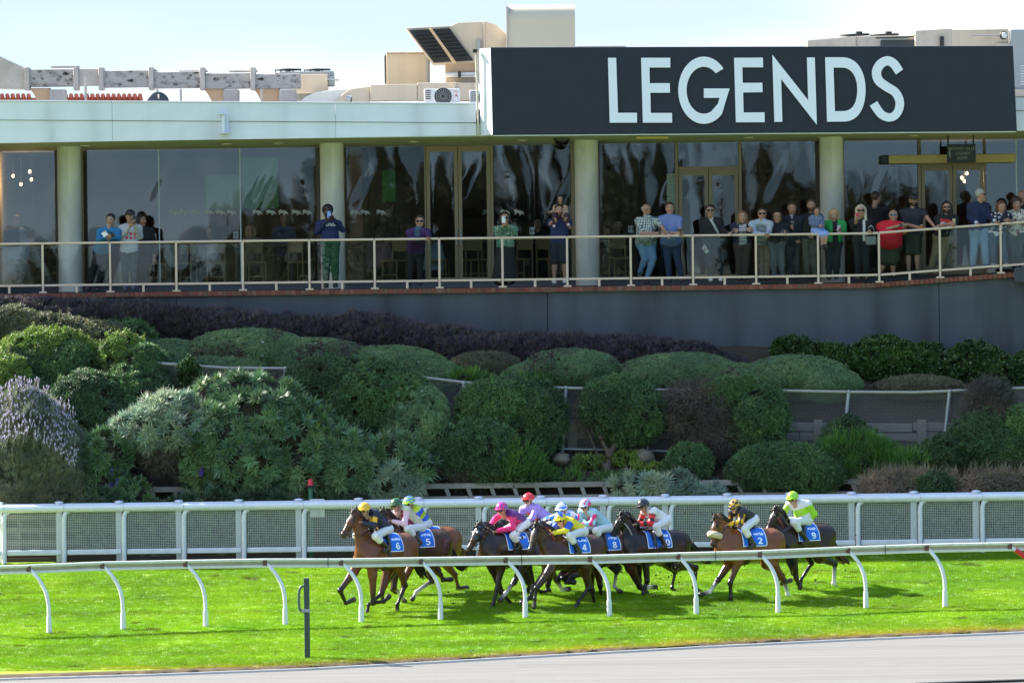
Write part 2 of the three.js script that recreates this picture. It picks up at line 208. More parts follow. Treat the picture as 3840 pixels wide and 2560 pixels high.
// A person from joints in the world: head, neck, shL, shR, elL, elR, haL, haR, hip, hpL, hpR, knL, knR, anL, anR (L is the left of the picture), fwd, up
let personCount = 0;
function makePerson(s) {
  const J = s.J, sc = s.sc || 1, fat = (s.fat || 1) * sc, cell = s.cell || 0.019, root = thing('person', s.label, 'person', s.base, s.group), O = s.base, L = (p) => p.clone().sub(O);
  const j = {}; for (const k in J) j[k] = L(J[k]);
  const side = j.shR.clone().sub(j.shL).normalize(), spine = j.neck.clone().sub(j.hip), chest = j.hip.clone().addScaledVector(spine, 0.7), waist = j.hip.clone().addScaledVector(spine, 0.3), front = (s.front || V(0, 0, 1)).clone();
  const off = (p, a, b = 0) => p.clone().addScaledVector(side, a * fat).addScaledVector(front, b * fat);
  const limbs = [];
  const torso = (e, tagName) => [
    cap(off(chest, -0.075), off(waist, -0.06), 0.108 * fat + e, 0.098 * fat + e, 0.06, 1, tagName), cap(off(chest, 0.075), off(waist, 0.06), 0.108 * fat + e, 0.098 * fat + e, 0.06, 1, tagName), cap(off(waist, -0.06), off(j.hip, -0.07), 0.1 * fat + e, 0.112 * fat + e, 0.06, 1, tagName), cap(off(waist, 0.06), off(j.hip, 0.07), 0.1 * fat + e, 0.112 * fat + e, 0.06, 1, tagName),
    cap(j.neck.clone().addScaledVector(side, -0.05).addScaledVector(spine, -0.05), j.shL, 0.06 * sc + e, 0.062 * sc + e, 0.06, 1, tagName), cap(j.neck.clone().addScaledVector(side, 0.05).addScaledVector(spine, -0.05), j.shR, 0.06 * sc + e, 0.062 * sc + e, 0.06, 1, tagName),
    ...(s.belly ? [cap(off(waist, 0, s.belly), off(waist, 0, s.belly), 0.15 * fat + e, 0.15 * fat + e, 0.1, 1, tagName)] : []), ...(s.bust ? [cap(off(chest, -0.07, 0.09), off(chest, 0.07, 0.09), 0.06 * fat + e, 0.06 * fat + e, 0.06, 1, tagName)] : [])];
  const arm = (S, e, f0, tagN) => { const sh = j['sh' + S], el = j['el' + S], ha = j['ha' + S], out = []; const u = Math.min(1, f0 * 2); out.push(cap(sh, sh.clone().lerp(el, u), 0.055 * sc + e, mix(0.055, 0.043, u) * sc + e, 0.035, 1, tagN + 'U')); if (f0 > 0.5) { const v = (f0 - 0.5) * 2; out.push(cap(el, el.clone().lerp(ha, v), 0.043 * sc + e, mix(0.043, 0.03, v) * sc + e, 0.03, 1, tagN + 'F')); } return out; };
  const leg = (S, e, f0, tagN) => { const hp = j['hp' + S], kn = j['kn' + S], an = j['an' + S], out = []; const u = Math.min(1, f0 * 2); out.push(cap(hp, hp.clone().lerp(kn, u), 0.088 * fat + e, mix(0.088 * fat, 0.058 * sc, u) + e, 0.05, 1, tagN + 'U')); if (f0 > 0.5) { const v = (f0 - 0.5) * 2, mid = kn.clone().lerp(an, 0.35); out.push(cap(kn, mid, 0.057 * sc + e, 0.058 * sc + e, 0.03, 1, tagN + 'F')); if (v > 0.35) out.push(cap(mid, kn.clone().lerp(an, v), 0.058 * sc + e, mix(0.058, 0.04, v) * sc + e + (s.flare || 0), 0.03, 1, tagN + 'F')); } return out; };
  const toe = (S) => j['an' + S].clone().addScaledVector((s.toes && s.toes[S]) || front, 0.15 * sc).add(V(0, -0.055 * sc, 0).multiplyScalar(s.toes ? 0.2 : 1)), heel = (S) => j['an' + S].clone().add(V(0, -0.045 * sc, 0).multiplyScalar(s.toes ? 0.4 : 1));
  const bodyP = [...torso(-0.006), ...['L', 'R'].flatMap((S) => [...arm(S, 0, 1, 'a'), ...leg(S, -0.004, 1, 'l'), cap(heel(S), toe(S), 0.036 * sc, 0.028 * sc, 0.03)]), cap(j.neck, j.neck.clone().lerp(j.head, 0.5), 0.052 * sc, 0.048 * sc, 0.03)];
  const up = (s.up || V(0, 1, 0)), fwd = s.fwd || V(0, 0, 1), hm = basis(fwd, up).scale(V(sc, sc, sc)).setPosition(j.head);
  const geos = [paint(sdfMesh(bodyP, cell), s.skin), headGeo(s.skin, 0, s.beard).applyMatrix4(hm)];
  for (const S of ['L', 'R']) { if (s.handless) break; const w = j['ha' + S], d = w.clone().sub(j['el' + S]).normalize(), ref = (s.palm || front).clone().addScaledVector(d, -front.dot(d)).normalize(); const m = new THREE.Matrix4().makeBasis(d.clone().cross(ref).normalize(), d, ref); const g = HANDS[s.grip ? 1 : 0].clone(); if (S === (s.mirror || 'R')) { g.scale(-1, 1, 1); const ix = g.index.array; for (let i = 0; i < ix.length; i += 3) { const t = ix[i]; ix[i] = ix[i + 1]; ix[i + 1] = t; } g.computeVertexNormals(); } geos.push(paint(g, s.skin).applyMatrix4(m.scale(V(sc, sc, sc)).setPosition(w))); }
  mesh('body', mergeC(geos), skinMat, root);
  const cloth = s.silk ? silkMat : clothMat, col = (c) => typeof c === 'function' ? c : () => c;
  const frame = (c, o) => (x, y, z, tg, t) => { const p = V(x, y, z).sub(chest); return c(p.dot(side) / sc, p.dot(spine.clone().normalize()) / sc, p.dot(front) / sc, tg, t); };
  const T = s.top, B = s.bottom;
  if (B) {
    const e = B.e || 0.013, pr = B.type === 'skirt' ? [cap(off(j.hip, -0.06), j.knL.clone().lerp(j.anL, B.len || 0.6), 0.12 * fat, 0.16 * sc, 0.08, 1, 'lU'), cap(off(j.hip, 0.06), j.knR.clone().lerp(j.anR, B.len || 0.6), 0.12 * fat, 0.16 * sc, 0.08, 1, 'lU')] : ['L', 'R'].flatMap((S) => leg(S, e + (B.type === 'shorts' ? 0.018 : 0), B.type === 'shorts' ? 0.46 : B.len || 0.96, 'l'));
    pr.push(cap(off(j.hip, -0.07), off(j.hip.clone().addScaledVector(spine, 0.12), -0.06), 0.118 * fat + e * 0.5, 0.106 * fat, 0.06, 1, 'hip'), cap(off(j.hip, 0.07), off(j.hip.clone().addScaledVector(spine, 0.12), 0.06), 0.118 * fat + e * 0.5, 0.106 * fat, 0.06, 1, 'hip'));
    mesh(B.name || (B.type === 'skirt' ? 'skirt' : B.type === 'shorts' ? 'shorts' : 'trousers'), sdfMesh(pr, cell, { bump: B.bump ?? 0.006, bumpScale: 13, color: frame(col(B.color)) }), cloth, root);
  }
  if (T) {
    const e = T.e || 0.017, pr = [...torso(e, 't'), ...['L', 'R'].flatMap((S) => arm(S, e * 0.75, T.sleeve ?? 0.94, 'a'))], sp = spine.clone().normalize(), n0 = j.neck.clone().addScaledVector(sp, -0.005 * sc), h0 = j.hip.clone().addScaledVector(spine, T.hem ?? -0.12);
    if (T.collar) pr.push(cap(j.neck.clone().addScaledVector(sp, -0.03), j.neck.clone().addScaledVector(sp, 0.02), 0.066 * sc, 0.062 * sc, 0.02, 1, 'c'));
    mesh(T.name || 'top', sdfMesh(pr, cell, { bump: T.bump ?? 0.006, bumpScale: 14, color: frame(col(T.color)), cuts: [(x, y, z) => (h0.x - x) * sp.x + (h0.y - y) * sp.y + (h0.z - z) * sp.z] }), cloth, root);
  }
  if (s.boots) mesh('boots', sdfMesh(['L', 'R'].flatMap((S) => [cap(j['kn' + S].clone().lerp(j['an' + S], 0.12), j['an' + S], 0.064 * sc, 0.047 * sc, 0.03), cap(heel(S), toe(S), 0.045 * sc, 0.034 * sc, 0.03)]), cell * 0.8, { color: s.boots }), shinyMat, root);
  else if (s.shoes) for (const S of ['L', 'R']) mesh('shoe', sdfMesh([cap(heel(S).addScaledVector(front, -0.02), toe(S).addScaledVector(front, 0.03), 0.05 * sc, 0.043 * sc, 0.03), cap(j['an' + S], heel(S), 0.046 * sc, 0.05 * sc, 0.03)], 0.013, { color: s.shoes, cuts: [(x, y, z) => heel(S).y - 0.045 * sc - y] }), shinyMat, root);
  const hp = (name, g, m) => mesh(name, g.applyMatrix4(hm), m, root);
  if (s.hair) hp('hair', paint(hairGeo(s.hair[0]), s.hair[1]), hairMat);
  const lens = (x, w, h) => new RoundedBoxGeometry(w, h, 0.016, 2, 0.007).translate(x, 0.008, 0.092);
  if (s.glasses) hp('sunglasses', merge([lens(-0.034, 0.058, 0.042), lens(0.034, 0.058, 0.042), boxG(-0.012, 0.012, 0.012, 0.02, 0.088, 0.098), boxG(-0.082, -0.074, 0.006, 0.018, -0.01, 0.09), boxG(0.074, 0.082, 0.006, 0.018, -0.01, 0.09)]), s.glasses === true ? lensMat : s.glasses);
  if (s.specs) hp('glasses', merge([-1, 1].flatMap((q) => [new THREE.TorusGeometry(0.024, 0.0035, 6, 16).translate(q * 0.034, 0.006, 0.097), boxG(q > 0 ? 0.072 : -0.078, q > 0 ? 0.078 : -0.072, 0.008, 0.015, -0.01, 0.09)])), MT.black);
  if (s.cap) { hp('cap', paint(merge([new THREE.SphereGeometry(0.107, 20, 10, 0, Math.PI * 2, 0, Math.PI * 0.5).scale(1, 1.02, 1.08).translate(0, 0.038, -0.02), ...(s.capBack ? [] : [new THREE.CylinderGeometry(0.082, 0.082, 0.008, 20, 1, false, -Math.PI / 2, Math.PI).scale(1, 1, 1.1).rotateX(0.12).translate(0, 0.042, 0.075)])]), s.cap), hairMat); }
  if (s.helmet) {
    const g = mergeVertices(new THREE.SphereGeometry(0.132, 40, 22, 0, Math.PI * 2, 0, Math.PI * 0.56).scale(0.93, 1.0, 1.08).translate(0, 0.028, -0.018)), p = g.attributes.position, C = new Float32Array(p.count * 3);
    for (let i = 0; i < p.count; i++) { const x = p.getX(i), y = p.getY(i) - 0.028, z = p.getZ(i) + 0.018; C.set(typeof s.helmet === 'function' ? s.helmet(Math.atan2(z, x), y / 0.132, x / 0.132, z / 0.132) : s.helmet, i * 3); }
    g.setAttribute('color', new THREE.BufferAttribute(C, 3)); const h = hp('helmet', g, shinyMat);
    mesh('peak', paint(new THREE.CylinderGeometry(0.095, 0.095, 0.009, 24, 1, false, -Math.PI / 2, Math.PI).scale(1, 1, 0.7).rotateX(0.1).translate(0, 0.048, 0.09), s.peak || [0.02, 0.02, 0.025]).applyMatrix4(hm), hairMat, h);
    mesh('chin_strap', new THREE.TorusGeometry(0.095, 0.006, 6, 24).scale(0.95, 1.18, 1).rotateY(0).translate(0, -0.015, 0.02).applyMatrix4(hm), MT.black, h);
    const gg = hp('goggles', merge([new RoundedBoxGeometry(0.155, 0.052, 0.04, 3, 0.016).translate(0, 0.0, 0.09), new THREE.TorusGeometry(0.1, 0.009, 6, 30).rotateX(Math.PI / 2).scale(0.93, 1, 1.02).translate(0, 0.016, -0.01)]), lensMat);
  }
  root.userData.joints = undefined; delete root.userData.joints; personCount++;
  return { root, j, chest, side, spine, front };
}
// A standing onlooker measured in a crop: places of joints in the picture and how far each leans towards the rail
function onlooker(zf, s) {
  const d = s.d, at = (p, f = 0) => { const q = zf(p); return P(q[0], q[1], d - f); }, sc = s.sc || 1.1;
  const u = 165.6 * 173.5 / d, feet = s.feet.map((p) => at(p, p[2] || 0)), hip = at(s.hip, s.hip[2] || 0), J = { head: at(s.head, s.head[2] || 0.06), hip };
  const lean = s.sh[2] || 0; J.neck = at([s.sh[0], s.sh[1]], lean).add(V(0, 0.055 * sc, 0)); const hw = (s.hw || 0.185) * sc, tw = s.turn || 0;
  J.shL = at(s.sh, lean).add(V(-hw * Math.cos(tw), -0.01, hw * Math.sin(tw))); J.shR = at(s.sh, lean).add(V(hw * Math.cos(tw), -0.01, -hw * Math.sin(tw)));
  for (const S of ['L', 'R']) { const a = s['arm' + S]; if (a) { J['el' + S] = at(a[0], a[0][2] ?? lean + 0.02); J['ha' + S] = at(a[1], a[1][2] ?? lean + 0.22); } else { const q = S === 'L' ? -1 : 1; J['el' + S] = J['sh' + S].clone().add(V(q * 0.07, -0.29 * sc, -0.02)); J['ha' + S] = J['el' + S].clone().add(V(-q * 0.01, -0.26 * sc, 0.06)); } }
  const wd = 0.09 * sc; J.hpL = hip.clone().add(V(-wd, -0.06, 0)); J.hpR = hip.clone().add(V(wd, -0.06, 0));
  ['L', 'R'].forEach((S, i) => { J['an' + S] = feet[i].clone().add(V(0, 0.095 * sc, 0)); J['kn' + S] = s.knees ? at(s.knees[i], s.knees[i][2] || 0.05) : J['hp' + S].clone().lerp(J['an' + S], 0.5).add(V(0, 0, 0.03)); });
  const fy = s.look || 0, fp = s.nod || 0, front = V(Math.sin(tw), 0, Math.cos(tw));
  return makePerson({ ...s, J, sc, base: V((feet[0].x + feet[1].x) / 2, Math.min(feet[0].y, feet[1].y), (feet[0].z + feet[1].z) / 2), fwd: V(Math.sin(fy) * Math.cos(fp), -Math.sin(fp), Math.cos(fy) * Math.cos(fp)), front });
}
// ---------- the course: ground sheets, asphalt apron, turf ----------
const gx = (d) => d * 1920 / FOCAL;                                  // half width of the view at depth d
const EDGE = [[-160, 1562], [0, 1553], [350, 1543], [700, 1530], [1000, 1514], [1300, 1497], [1600, 1480], [1950, 1463], [2352, 1446], [2520, 1438]].map((p) => onGroundD(...p));   // where turf meets asphalt
const edgeZ = (x) => { let i = 0; while (i < EDGE.length - 2 && EDGE[i + 1].x < x) i++; const a = EDGE[i], b = EDGE[i + 1]; return mix(a.z, b.z, (x - a.x) / (b.x - a.x)); };
{
  const sheet = (x0, x1, n, za, zb, m, yo, step) => { const g = new THREE.PlaneGeometry(1, 1, n, m), p = g.attributes.position, uv = g.attributes.uv; for (let i = 0; i < p.count; i++) { const u = p.getX(i) + 0.5, v = p.getY(i) + 0.5, x = mix(x0, x1, u), z = mix(za(x), zb(x), v); p.setXYZ(i, x, groundY(-z) + yo + (step ? step(x, z) : 0), z); uv.setXY(i, x, z); } g.computeVertexNormals(); return g; };
  const soil = mat([0.26, 0.38, 0.006], 1, { map: mott([0.7, 0.7]) });
  structure('turf_track', sheet(-40, 40, 160, (x) => edgeZ(clamp(x, -14, 14)), () => -168.6, 60, 0), soil);
  const streak = grime('streak', 256, 512, (u, v) => 0.86 + 0.4 * (per(u * 0.05, v, 5, 4) - 0.5) + 0.26 * (per(u * 0.08, v, 11, 24) - 0.5) + 0.16 * (per(u * 0.6, v, 9, 14) - 0.5) + 0.1 * (hash(u * 256, v * 512, 3) - 0.5), [0.05, 0.22]);
  structure('asphalt_road', sheet(-40, 40, 80, () => -105, (x) => edgeZ(clamp(x, -14, 14)) + 0.02, 24, -0.05), new THREE.MeshStandardMaterial({ color: rgb(0.172, 0.164, 0.152), roughness: 0.85, map: streak, bumpMap: grime('grit', 128, 128, (u, v, i, j) => hash(i, j, 5), [1.5, 1.5]), bumpScale: 0.004 }));
  const R = rngOf(5), ns = 300, pos = [], idx = [];                  // ragged turf edge over the apron
  for (let i = 0; i <= ns; i++) { const x = -15 + i * 0.1, z = edgeZ(x), j = (fbm(x * 3, 1, 2) - 0.5) * 0.22; pos.push(x, groundY(-z) + 0.03, z - 0.25, x, groundY(-z - j) + 0.02 + (fbm(x * 5, 4, 2) - 0.5) * 0.05, z + j, x, groundY(-z) - 0.06, z + j + 0.04 + 0.1 * noise(x * 4, 9)); }
  for (let i = 0; i < ns; i++) for (let k = 0; k < 2; k++) { const a = i * 3 + k, b = a + 3; idx.push(a, b, a + 1, b, b + 1, a + 1); }
  const eg = new THREE.BufferGeometry(); eg.setAttribute('position', new THREE.Float32BufferAttribute(pos, 3)); eg.setIndex(idx); eg.computeVertexNormals(); worldUV(eg);
  structure('turf_verge', eg, mat([0.11, 0.075, 0.035], 1, { map: mott([1.6, 1.6]), side: THREE.DoubleSide }));
  const kerb = []; for (let i = 0; i < EDGE.length - 1; i++) { const a = EDGE[i].clone().add(V(0, -0.05, 0.2)), b = EDGE[i + 1].clone().add(V(0, -0.05, 0.2)); kerb.push(planeBox(a, b, 0.05, 0.05, 0.01)); }
  structure('kerb', merge(kerb), mat([0.6, 0.58, 0.55], 0.8));
  const g0 = new THREE.PlaneGeometry(900, 900).rotateX(-Math.PI / 2).translate(0, -4.3, 340); structure('ground', g0, mat([0.1, 0.2, 0.03], 1, { map: mott([40, 40]) }));
  const slot = single('drain_slot', 'dark drainage slot in the asphalt at the lower right corner', 'drain', (() => { const a = onGround(3440, 2556), b = onGround(3900, 2540); return planeBox(a.add(V(0, -0.03, 0)), b.add(V(0, -0.03, 0)), 0.3, 0.02, 0.004); })(), MT.dark);
  void slot; void R;
}
// bank: from the top of the crib wall up to the terrace wall
const CRIBZ = -169.25, WALLZ = -173.62;
function bankY(x, z) { // height of the planted slope
  const d = -z, px = x * 165 / K + 1176, top = PD(1176, mix(712, 832, clamp(px / 2352)), 173.6).y, t = clamp((d - 169.9) / 3.7), low = 2.42;
  return d < 169.3 ? mix(0.9, low, clamp((d - 168.5) / 0.8)) : d < 169.9 ? low : mix(low, top, t < 0.3 ? t * 0.75 : t < 0.36 ? mix(0.225, 0.42, (t - 0.3) / 0.06) : mix(0.42, 1, (t - 0.36) / 0.64)) + (fbm(x * 1.2, z * 1.2, 3) - 0.5) * 0.14;
}
{
  const nx = 180, nz = 44, g = new THREE.PlaneGeometry(1, 1, nx, nz), p = g.attributes.position;
  for (let i = 0; i < p.count; i++) { const x = mix(-19, 19, p.getX(i) + 0.5), z = mix(-169.62, -173.9, p.getY(i) + 0.5); p.setXYZ(i, x, bankY(x, z), z); }
  g.computeVertexNormals(); worldUV(g); structure('hillside', g, mat([0.055, 0.04, 0.026], 1, { map: mott([0.8, 0.8]), bumpMap: mott([3, 3]), bumpScale: 0.05 }));
  structure('hill', boxG(-60, 60, -4, PD(1176, 700, 190).y, -320, -174.2), mat([0.1, 0.1, 0.07], 1));
  structure('hill', boxG(-60, -19, -4, 5.2, -174.2, -170.6), mat([0.06, 0.08, 0.03], 1)); structure('hill', boxG(19, 60, -4, 5.2, -174.2, -170.6), mat([0.06, 0.08, 0.03], 1));
}
// ---------- concrete crib wall at the foot of the bank ----------
{
  const wall = thing('crib_wall', 'low grey concrete crib retaining wall with open slots behind the white track fence', 'retaining wall', V(0, groundY(169.3), -169.3));
  const yTop = PD(1176, 1108, 169.6).y, rows = 5, rise = 0.285;
  part(wall, 'earth_fill', boxG(-16, 16, 0.6, yTop - 0.1, -170.6, -169.95), mat([0.05, 0.04, 0.03], 1));
  for (let r = 0; r < rows; r++) {
    const y = yTop - r * rise, z = -169.6 + r * 0.055;
    for (let i = -8; i < 8; i++) { const x0 = i * 2 + (r % 2) + 0.004, g = boxG(x0, x0 + 1.99, y - 0.12, y, z - 0.16, z, 0.012); worldUV(g); part(wall, 'beam', g, r > 1 ? MT.damp : (i + r) % 3 ? MT.concrete : MT.conc2); }
    if (r < rows - 1) for (let i = -31; i < 31; i++) { const x = i * 0.5 + (hash(i, r, 4) - 0.5) * 0.03, g = boxG(-0.045, 0.045, -(rise - 0.12) - 0.0, -0.002, -0.42, -0.02, 0.008); const sh = new THREE.Matrix4().makeShear(0, 0, -0.35, 0, 0, 0); g.applyMatrix4(sh); g.translate(x, y - 0.12, z + 0.02); worldUV(g); part(wall, 'header_block', g, r > 0 ? MT.damp : (i * 7 + r) % 3 ? MT.conc2 : MT.concrete); }
  }
}
// ---------- terrace: wall, brick edge, deck ----------
const deckY = PD(1176, 658, 173.5).y, KINKX = PD(2005, 640, 173.5).x, ENDX = 15.5;
const rampY = (x) => deckY + Math.max(0, x - KINKX) * 0.062;
{
  const wall = thing('terrace_wall', 'dark blue grey painted wall carrying the terrace, topped by a red brick edge', 'wall', V(0, deckY - 3.4, WALLZ));
  const xs = [-16, -8.85, -1.15, 0.92, 9.73, ENDX + 2].map((x) => x);
  const jx = [405, 1258, 2158].map((x) => PD(x, 740, 173.6).x), seg = [-16, ...jx, ENDX + 2];
  for (let i = 0; i < seg.length - 1; i++) { const a = seg[i] + 0.008, b = seg[i + 1] - 0.008, pts = [V(a, 0, 0)]; const s = new THREE.Shape(); s.moveTo(a, deckY - 3.4); s.lineTo(b, deckY - 3.4); s.lineTo(b, rampY(b) - 0.135); if (a < KINKX && b > KINKX) s.lineTo(KINKX, rampY(KINKX) - 0.135); s.lineTo(a, rampY(a) - 0.135); s.closePath(); const g = new THREE.ExtrudeGeometry(s, { depth: 0.3, bevelEnabled: false }).translate(0, 0, WALLZ - 0.22); worldUV(g); part(wall, 'wall_panel', g, MT.wall); void pts; }
  part(wall, 'joint_backing', boxG(-16, ENDX + 2, deckY - 3.4, deckY - 0.2, WALLZ - 0.4, WALLZ - 0.23), MT.joint); void xs;
  const bm = [[0.24, 0.075, 0.045], [0.2, 0.095, 0.06], [0.28, 0.11, 0.07], [0.17, 0.055, 0.04], [0.24, 0.14, 0.1]].map((c) => mat(c, 0.9, { map: mott([4, 4]) })), bg = new RoundedBoxGeometry(0.104, 0.105, 0.3, 1, 0.008), R = rngOf(77), pitch = 0.1105, n = Math.floor((ENDX + 2 + 13.4) / pitch);
  for (let i = 0; i < n; i++) { const x = -13.4 + (i + 0.5) * pitch, m = mesh('brick', bg, bm[Math.floor(R() * R() * 5)], wall); m.position.set(x, rampY(x) - 0.075 - wall.position.y + (R() - 0.5) * 0.006, 0.015 + (R() - 0.5) * 0.012); m.rotation.z = x > KINKX ? 0.062 : 0; }
  part(wall, 'mortar_bed', boxG(-13.4, KINKX, deckY - 0.132, deckY - 0.028, WALLZ - 0.12, WALLZ + 0.145), mat([0.3, 0.28, 0.25], 1));
  const ds = new THREE.Shape(); ds.moveTo(-13.4, deckY - 0.3); ds.lineTo(ENDX + 2, deckY - 0.3); ds.lineTo(ENDX + 2, rampY(ENDX + 2) - 0.03); ds.lineTo(KINKX, deckY - 0.03); ds.lineTo(-13.4, deckY - 0.03); ds.closePath();
  structure('terrace', new THREE.ExtrudeGeometry(ds, { depth: 5, bevelEnabled: false }).translate(0, 0, WALLZ - 5.14), mat([0.1, 0.07, 0.055], 0.85, { map: mott([1, 1]) }));
  { const b = boxG(PD(2331, 620, 173.3).x, PD(2420, 620, 173.3).x, PD(2340, 648, 173.3).y, PD(2340, 616, 173.3).y, WALLZ + 0.05, WALLZ + 0.35, 0.01); single('meter_box', 'dark grey painted box fixed to the terrace wall at the right edge', 'box', b, MT.wall); }
}
// ---------- clubhouse ----------
const GLZ = -176.7, FRZ = -173.35, soffY = PD(700, 320, 173.35).y, headY = soffY - 0.16, sillY = deckY + 0.12;
const club = thing('clubhouse', 'low cream clubhouse with large reflecting windows behind the terrace', 'building', V(0, deckY, GLZ));
const wx = (x, d = 176.7) => PD(x, 500, d).x;
{
  const x0 = -11.95, x1 = 18, B = (n, a, b, c, d, e, f, m, r) => { const g = boxG(a, b, c, d, e, f, r); worldUV(g); return part(club, n, g, m); };
  // ceiling, roof and interior
  const sof = boxG(x0, x1, soffY + 0.02, soffY + 0.3, GLZ - 0.3, FRZ - 0.02), sp = sof.attributes.position; for (let i = 0; i < sp.count; i++) sp.setY(i, sp.getY(i) + (headY - soffY) * (FRZ - sp.getZ(i)) / (FRZ - GLZ + 0.3)); sof.computeVertexNormals(); part(club, 'soffit', sof, MT.soffit);
  const rt = PD(550, 232, 173.4).y;
  B('roof', x0, x1, soffY + 0.35, rt - 0.25, -192, FRZ - 0.2, mat([0.4, 0.4, 0.4], 0.8));
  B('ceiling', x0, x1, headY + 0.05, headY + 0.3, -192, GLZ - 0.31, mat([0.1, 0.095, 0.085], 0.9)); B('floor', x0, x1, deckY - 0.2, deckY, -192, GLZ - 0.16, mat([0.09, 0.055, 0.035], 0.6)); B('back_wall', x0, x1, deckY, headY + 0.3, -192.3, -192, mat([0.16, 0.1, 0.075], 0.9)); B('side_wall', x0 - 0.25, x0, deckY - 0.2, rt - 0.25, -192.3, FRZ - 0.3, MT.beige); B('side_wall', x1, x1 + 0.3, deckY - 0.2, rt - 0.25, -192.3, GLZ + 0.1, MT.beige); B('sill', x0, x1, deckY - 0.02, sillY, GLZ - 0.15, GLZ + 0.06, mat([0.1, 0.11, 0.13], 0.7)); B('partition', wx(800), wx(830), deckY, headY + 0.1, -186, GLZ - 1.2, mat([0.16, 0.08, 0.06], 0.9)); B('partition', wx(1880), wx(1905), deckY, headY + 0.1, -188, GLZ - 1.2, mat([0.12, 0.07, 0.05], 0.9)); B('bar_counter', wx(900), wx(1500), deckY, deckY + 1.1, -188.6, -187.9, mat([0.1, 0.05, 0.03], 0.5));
  // fascia: panels of the left wing with a cap strip above
  const fj = [-160, 420, 1255, 1660].map((x) => x / K), seg = [x0, PD(257, 280, 173.35).x, PD(770, 280, 173.35).x, PD(1094, 280, 173.35).x];
  const bot = (x) => soffY - 0.0 + (x - seg[0]) * 0.004, capB = (x) => PD(1176, 0, 173.35).y * 0 + rt - 0.36 - (x - seg[0]) * 0.018;
  for (let i = 0; i < 3; i++) { const a = seg[i] + 0.004, b = seg[i + 1] - 0.004, s = new THREE.Shape(); s.moveTo(a, bot(a)); s.lineTo(b, bot(b)); s.lineTo(b, capB(b)); s.lineTo(a, capB(a)); s.closePath(); const g = new THREE.ExtrudeGeometry(s, { depth: 0.12, bevelEnabled: false }).translate(0, 0, FRZ - 0.12); worldUV(g); part(club, 'fascia_panel', g, MT.fascia);
    const c = new THREE.Shape(); c.moveTo(a, capB(a) + 0.012); c.lineTo(b, capB(b) + 0.012); c.lineTo(b, capB(b) + 0.42); c.lineTo(a, capB(a) + 0.42); c.closePath(); const cg = new THREE.ExtrudeGeometry(c, { depth: 0.15, bevelEnabled: false }).translate(0, 0, FRZ - 0.12); worldUV(cg); part(club, 'fascia_cap', cg, MT.fascia);
    part(club, 'coping', planeBox(V(a, capB(a) + 0.44, FRZ - 0.07), V(b, capB(b) + 0.44, FRZ - 0.07), 0.24, 0.035, 0.008), MT.fascia); }
  B('fascia_backing', x0, seg[3] + 13, soffY + 0.03, rt - 0.3, FRZ - 0.25, FRZ - 0.13, MT.frameDark);
  { const a = PD(2333, 260, 173.35).x, yb = PD(2340, 300, 173.35).y, yt = PD(2340, 224, 173.35).y; B('fascia_panel', a - 0.3, x1, yb, yt - 0.3, FRZ - 0.12, FRZ, MT.fascia); B('fascia_cap', a - 0.3, x1, yt - 0.288, yt, FRZ - 0.12, FRZ + 0.03, MT.fascia); }
  { const p = PD(514, 283, 173.2), g = merge([boxG(p.x - 0.05, p.x + 0.02, p.y - 0.2, p.y + 0.2, FRZ, FRZ + 0.16, 0.01), boxG(p.x - 0.12, p.x + 0.02, p.y + 0.2, p.y + 0.225, FRZ, FRZ + 0.2), boxG(p.x - 0.12, p.x + 0.1, p.y - 0.225, p.y - 0.2, FRZ, FRZ + 0.2), boxG(p.x + 0.02, p.x + 0.1, p.y - 0.2, p.y + 0.2, FRZ, FRZ + 0.05)]); part(club, 'overflow_box', g, MT.fascia); }
  // columns
  for (const cx of [159, 763, 1348.5, 1912]) { const p = PD(cx, 500, 175.4), g = new THREE.CylinderGeometry(0.272, 0.272, soffY - 0.05 - deckY, 40).translate(p.x, (soffY - 0.05 + deckY) / 2, -175.4); part(club, 'column', g, MT.column); }
  // glazing: [from, to] in picture pixels
  const hy = headY + 0.04, pane = (a, b, y0 = sillY, y1 = hy, z = GLZ, par = club) => part(par, 'pane', worldUV(boxG(wx(a), wx(b), y0, y1, z - 0.006, z + 0.006)), MT.glass), yD = (y, x = 1176) => PD(x, y, 176.7).y;
  const post = (a, b, m = MT.frame, y0 = sillY, y1 = hy) => part(club, 'mullion', boxG(wx(a), wx(b), y0, y1, GLZ - 0.06, GLZ + 0.06, 0.008), m);
  for (const [a, b] of [[-60, 126], [192, 364.5], [366, 551], [553, 726], [793, 975], [1135, 1311], [1379, 1551], [1706, 1878], [1941, 2109], [2267, 2336], [2338, 2460]]) pane(a, b);
  for (const a of [365, 552, 2337]) part(club, 'glass_joint', boxG(wx(a) - 0.012, wx(a) + 0.012, sillY, hy, GLZ - 0.012, GLZ + 0.012), mat([0.6, 0.68, 0.7], 0.25));
  for (const [a, b, m] of [[126, 133, MT.frameDark], [186, 191.5, MT.frame], [727, 735, MT.frameDark], [788, 792.5, MT.frame], [975.5, 979, MT.frame], [1127.5, 1134, MT.frame], [1312, 1321, MT.frame], [1374, 1378.5, MT.frameDark], [1552, 1559, MT.frame], [1698, 1705, MT.frame], [1879, 1888, MT.frameDark], [1936, 1940.5, MT.frame], [2110, 2117, MT.frame], [2261, 2266, MT.frame]]) post(a, b, m);
  part(club, 'head_rail', boxG(x0, x1, hy, hy + 0.07, GLZ - 0.06, GLZ + 0.06), MT.frameDark); part(club, 'sill_rail', boxG(x0, x1, sillY - 0.015, sillY + 0.04, GLZ - 0.05, GLZ + 0.07), MT.frameDark);
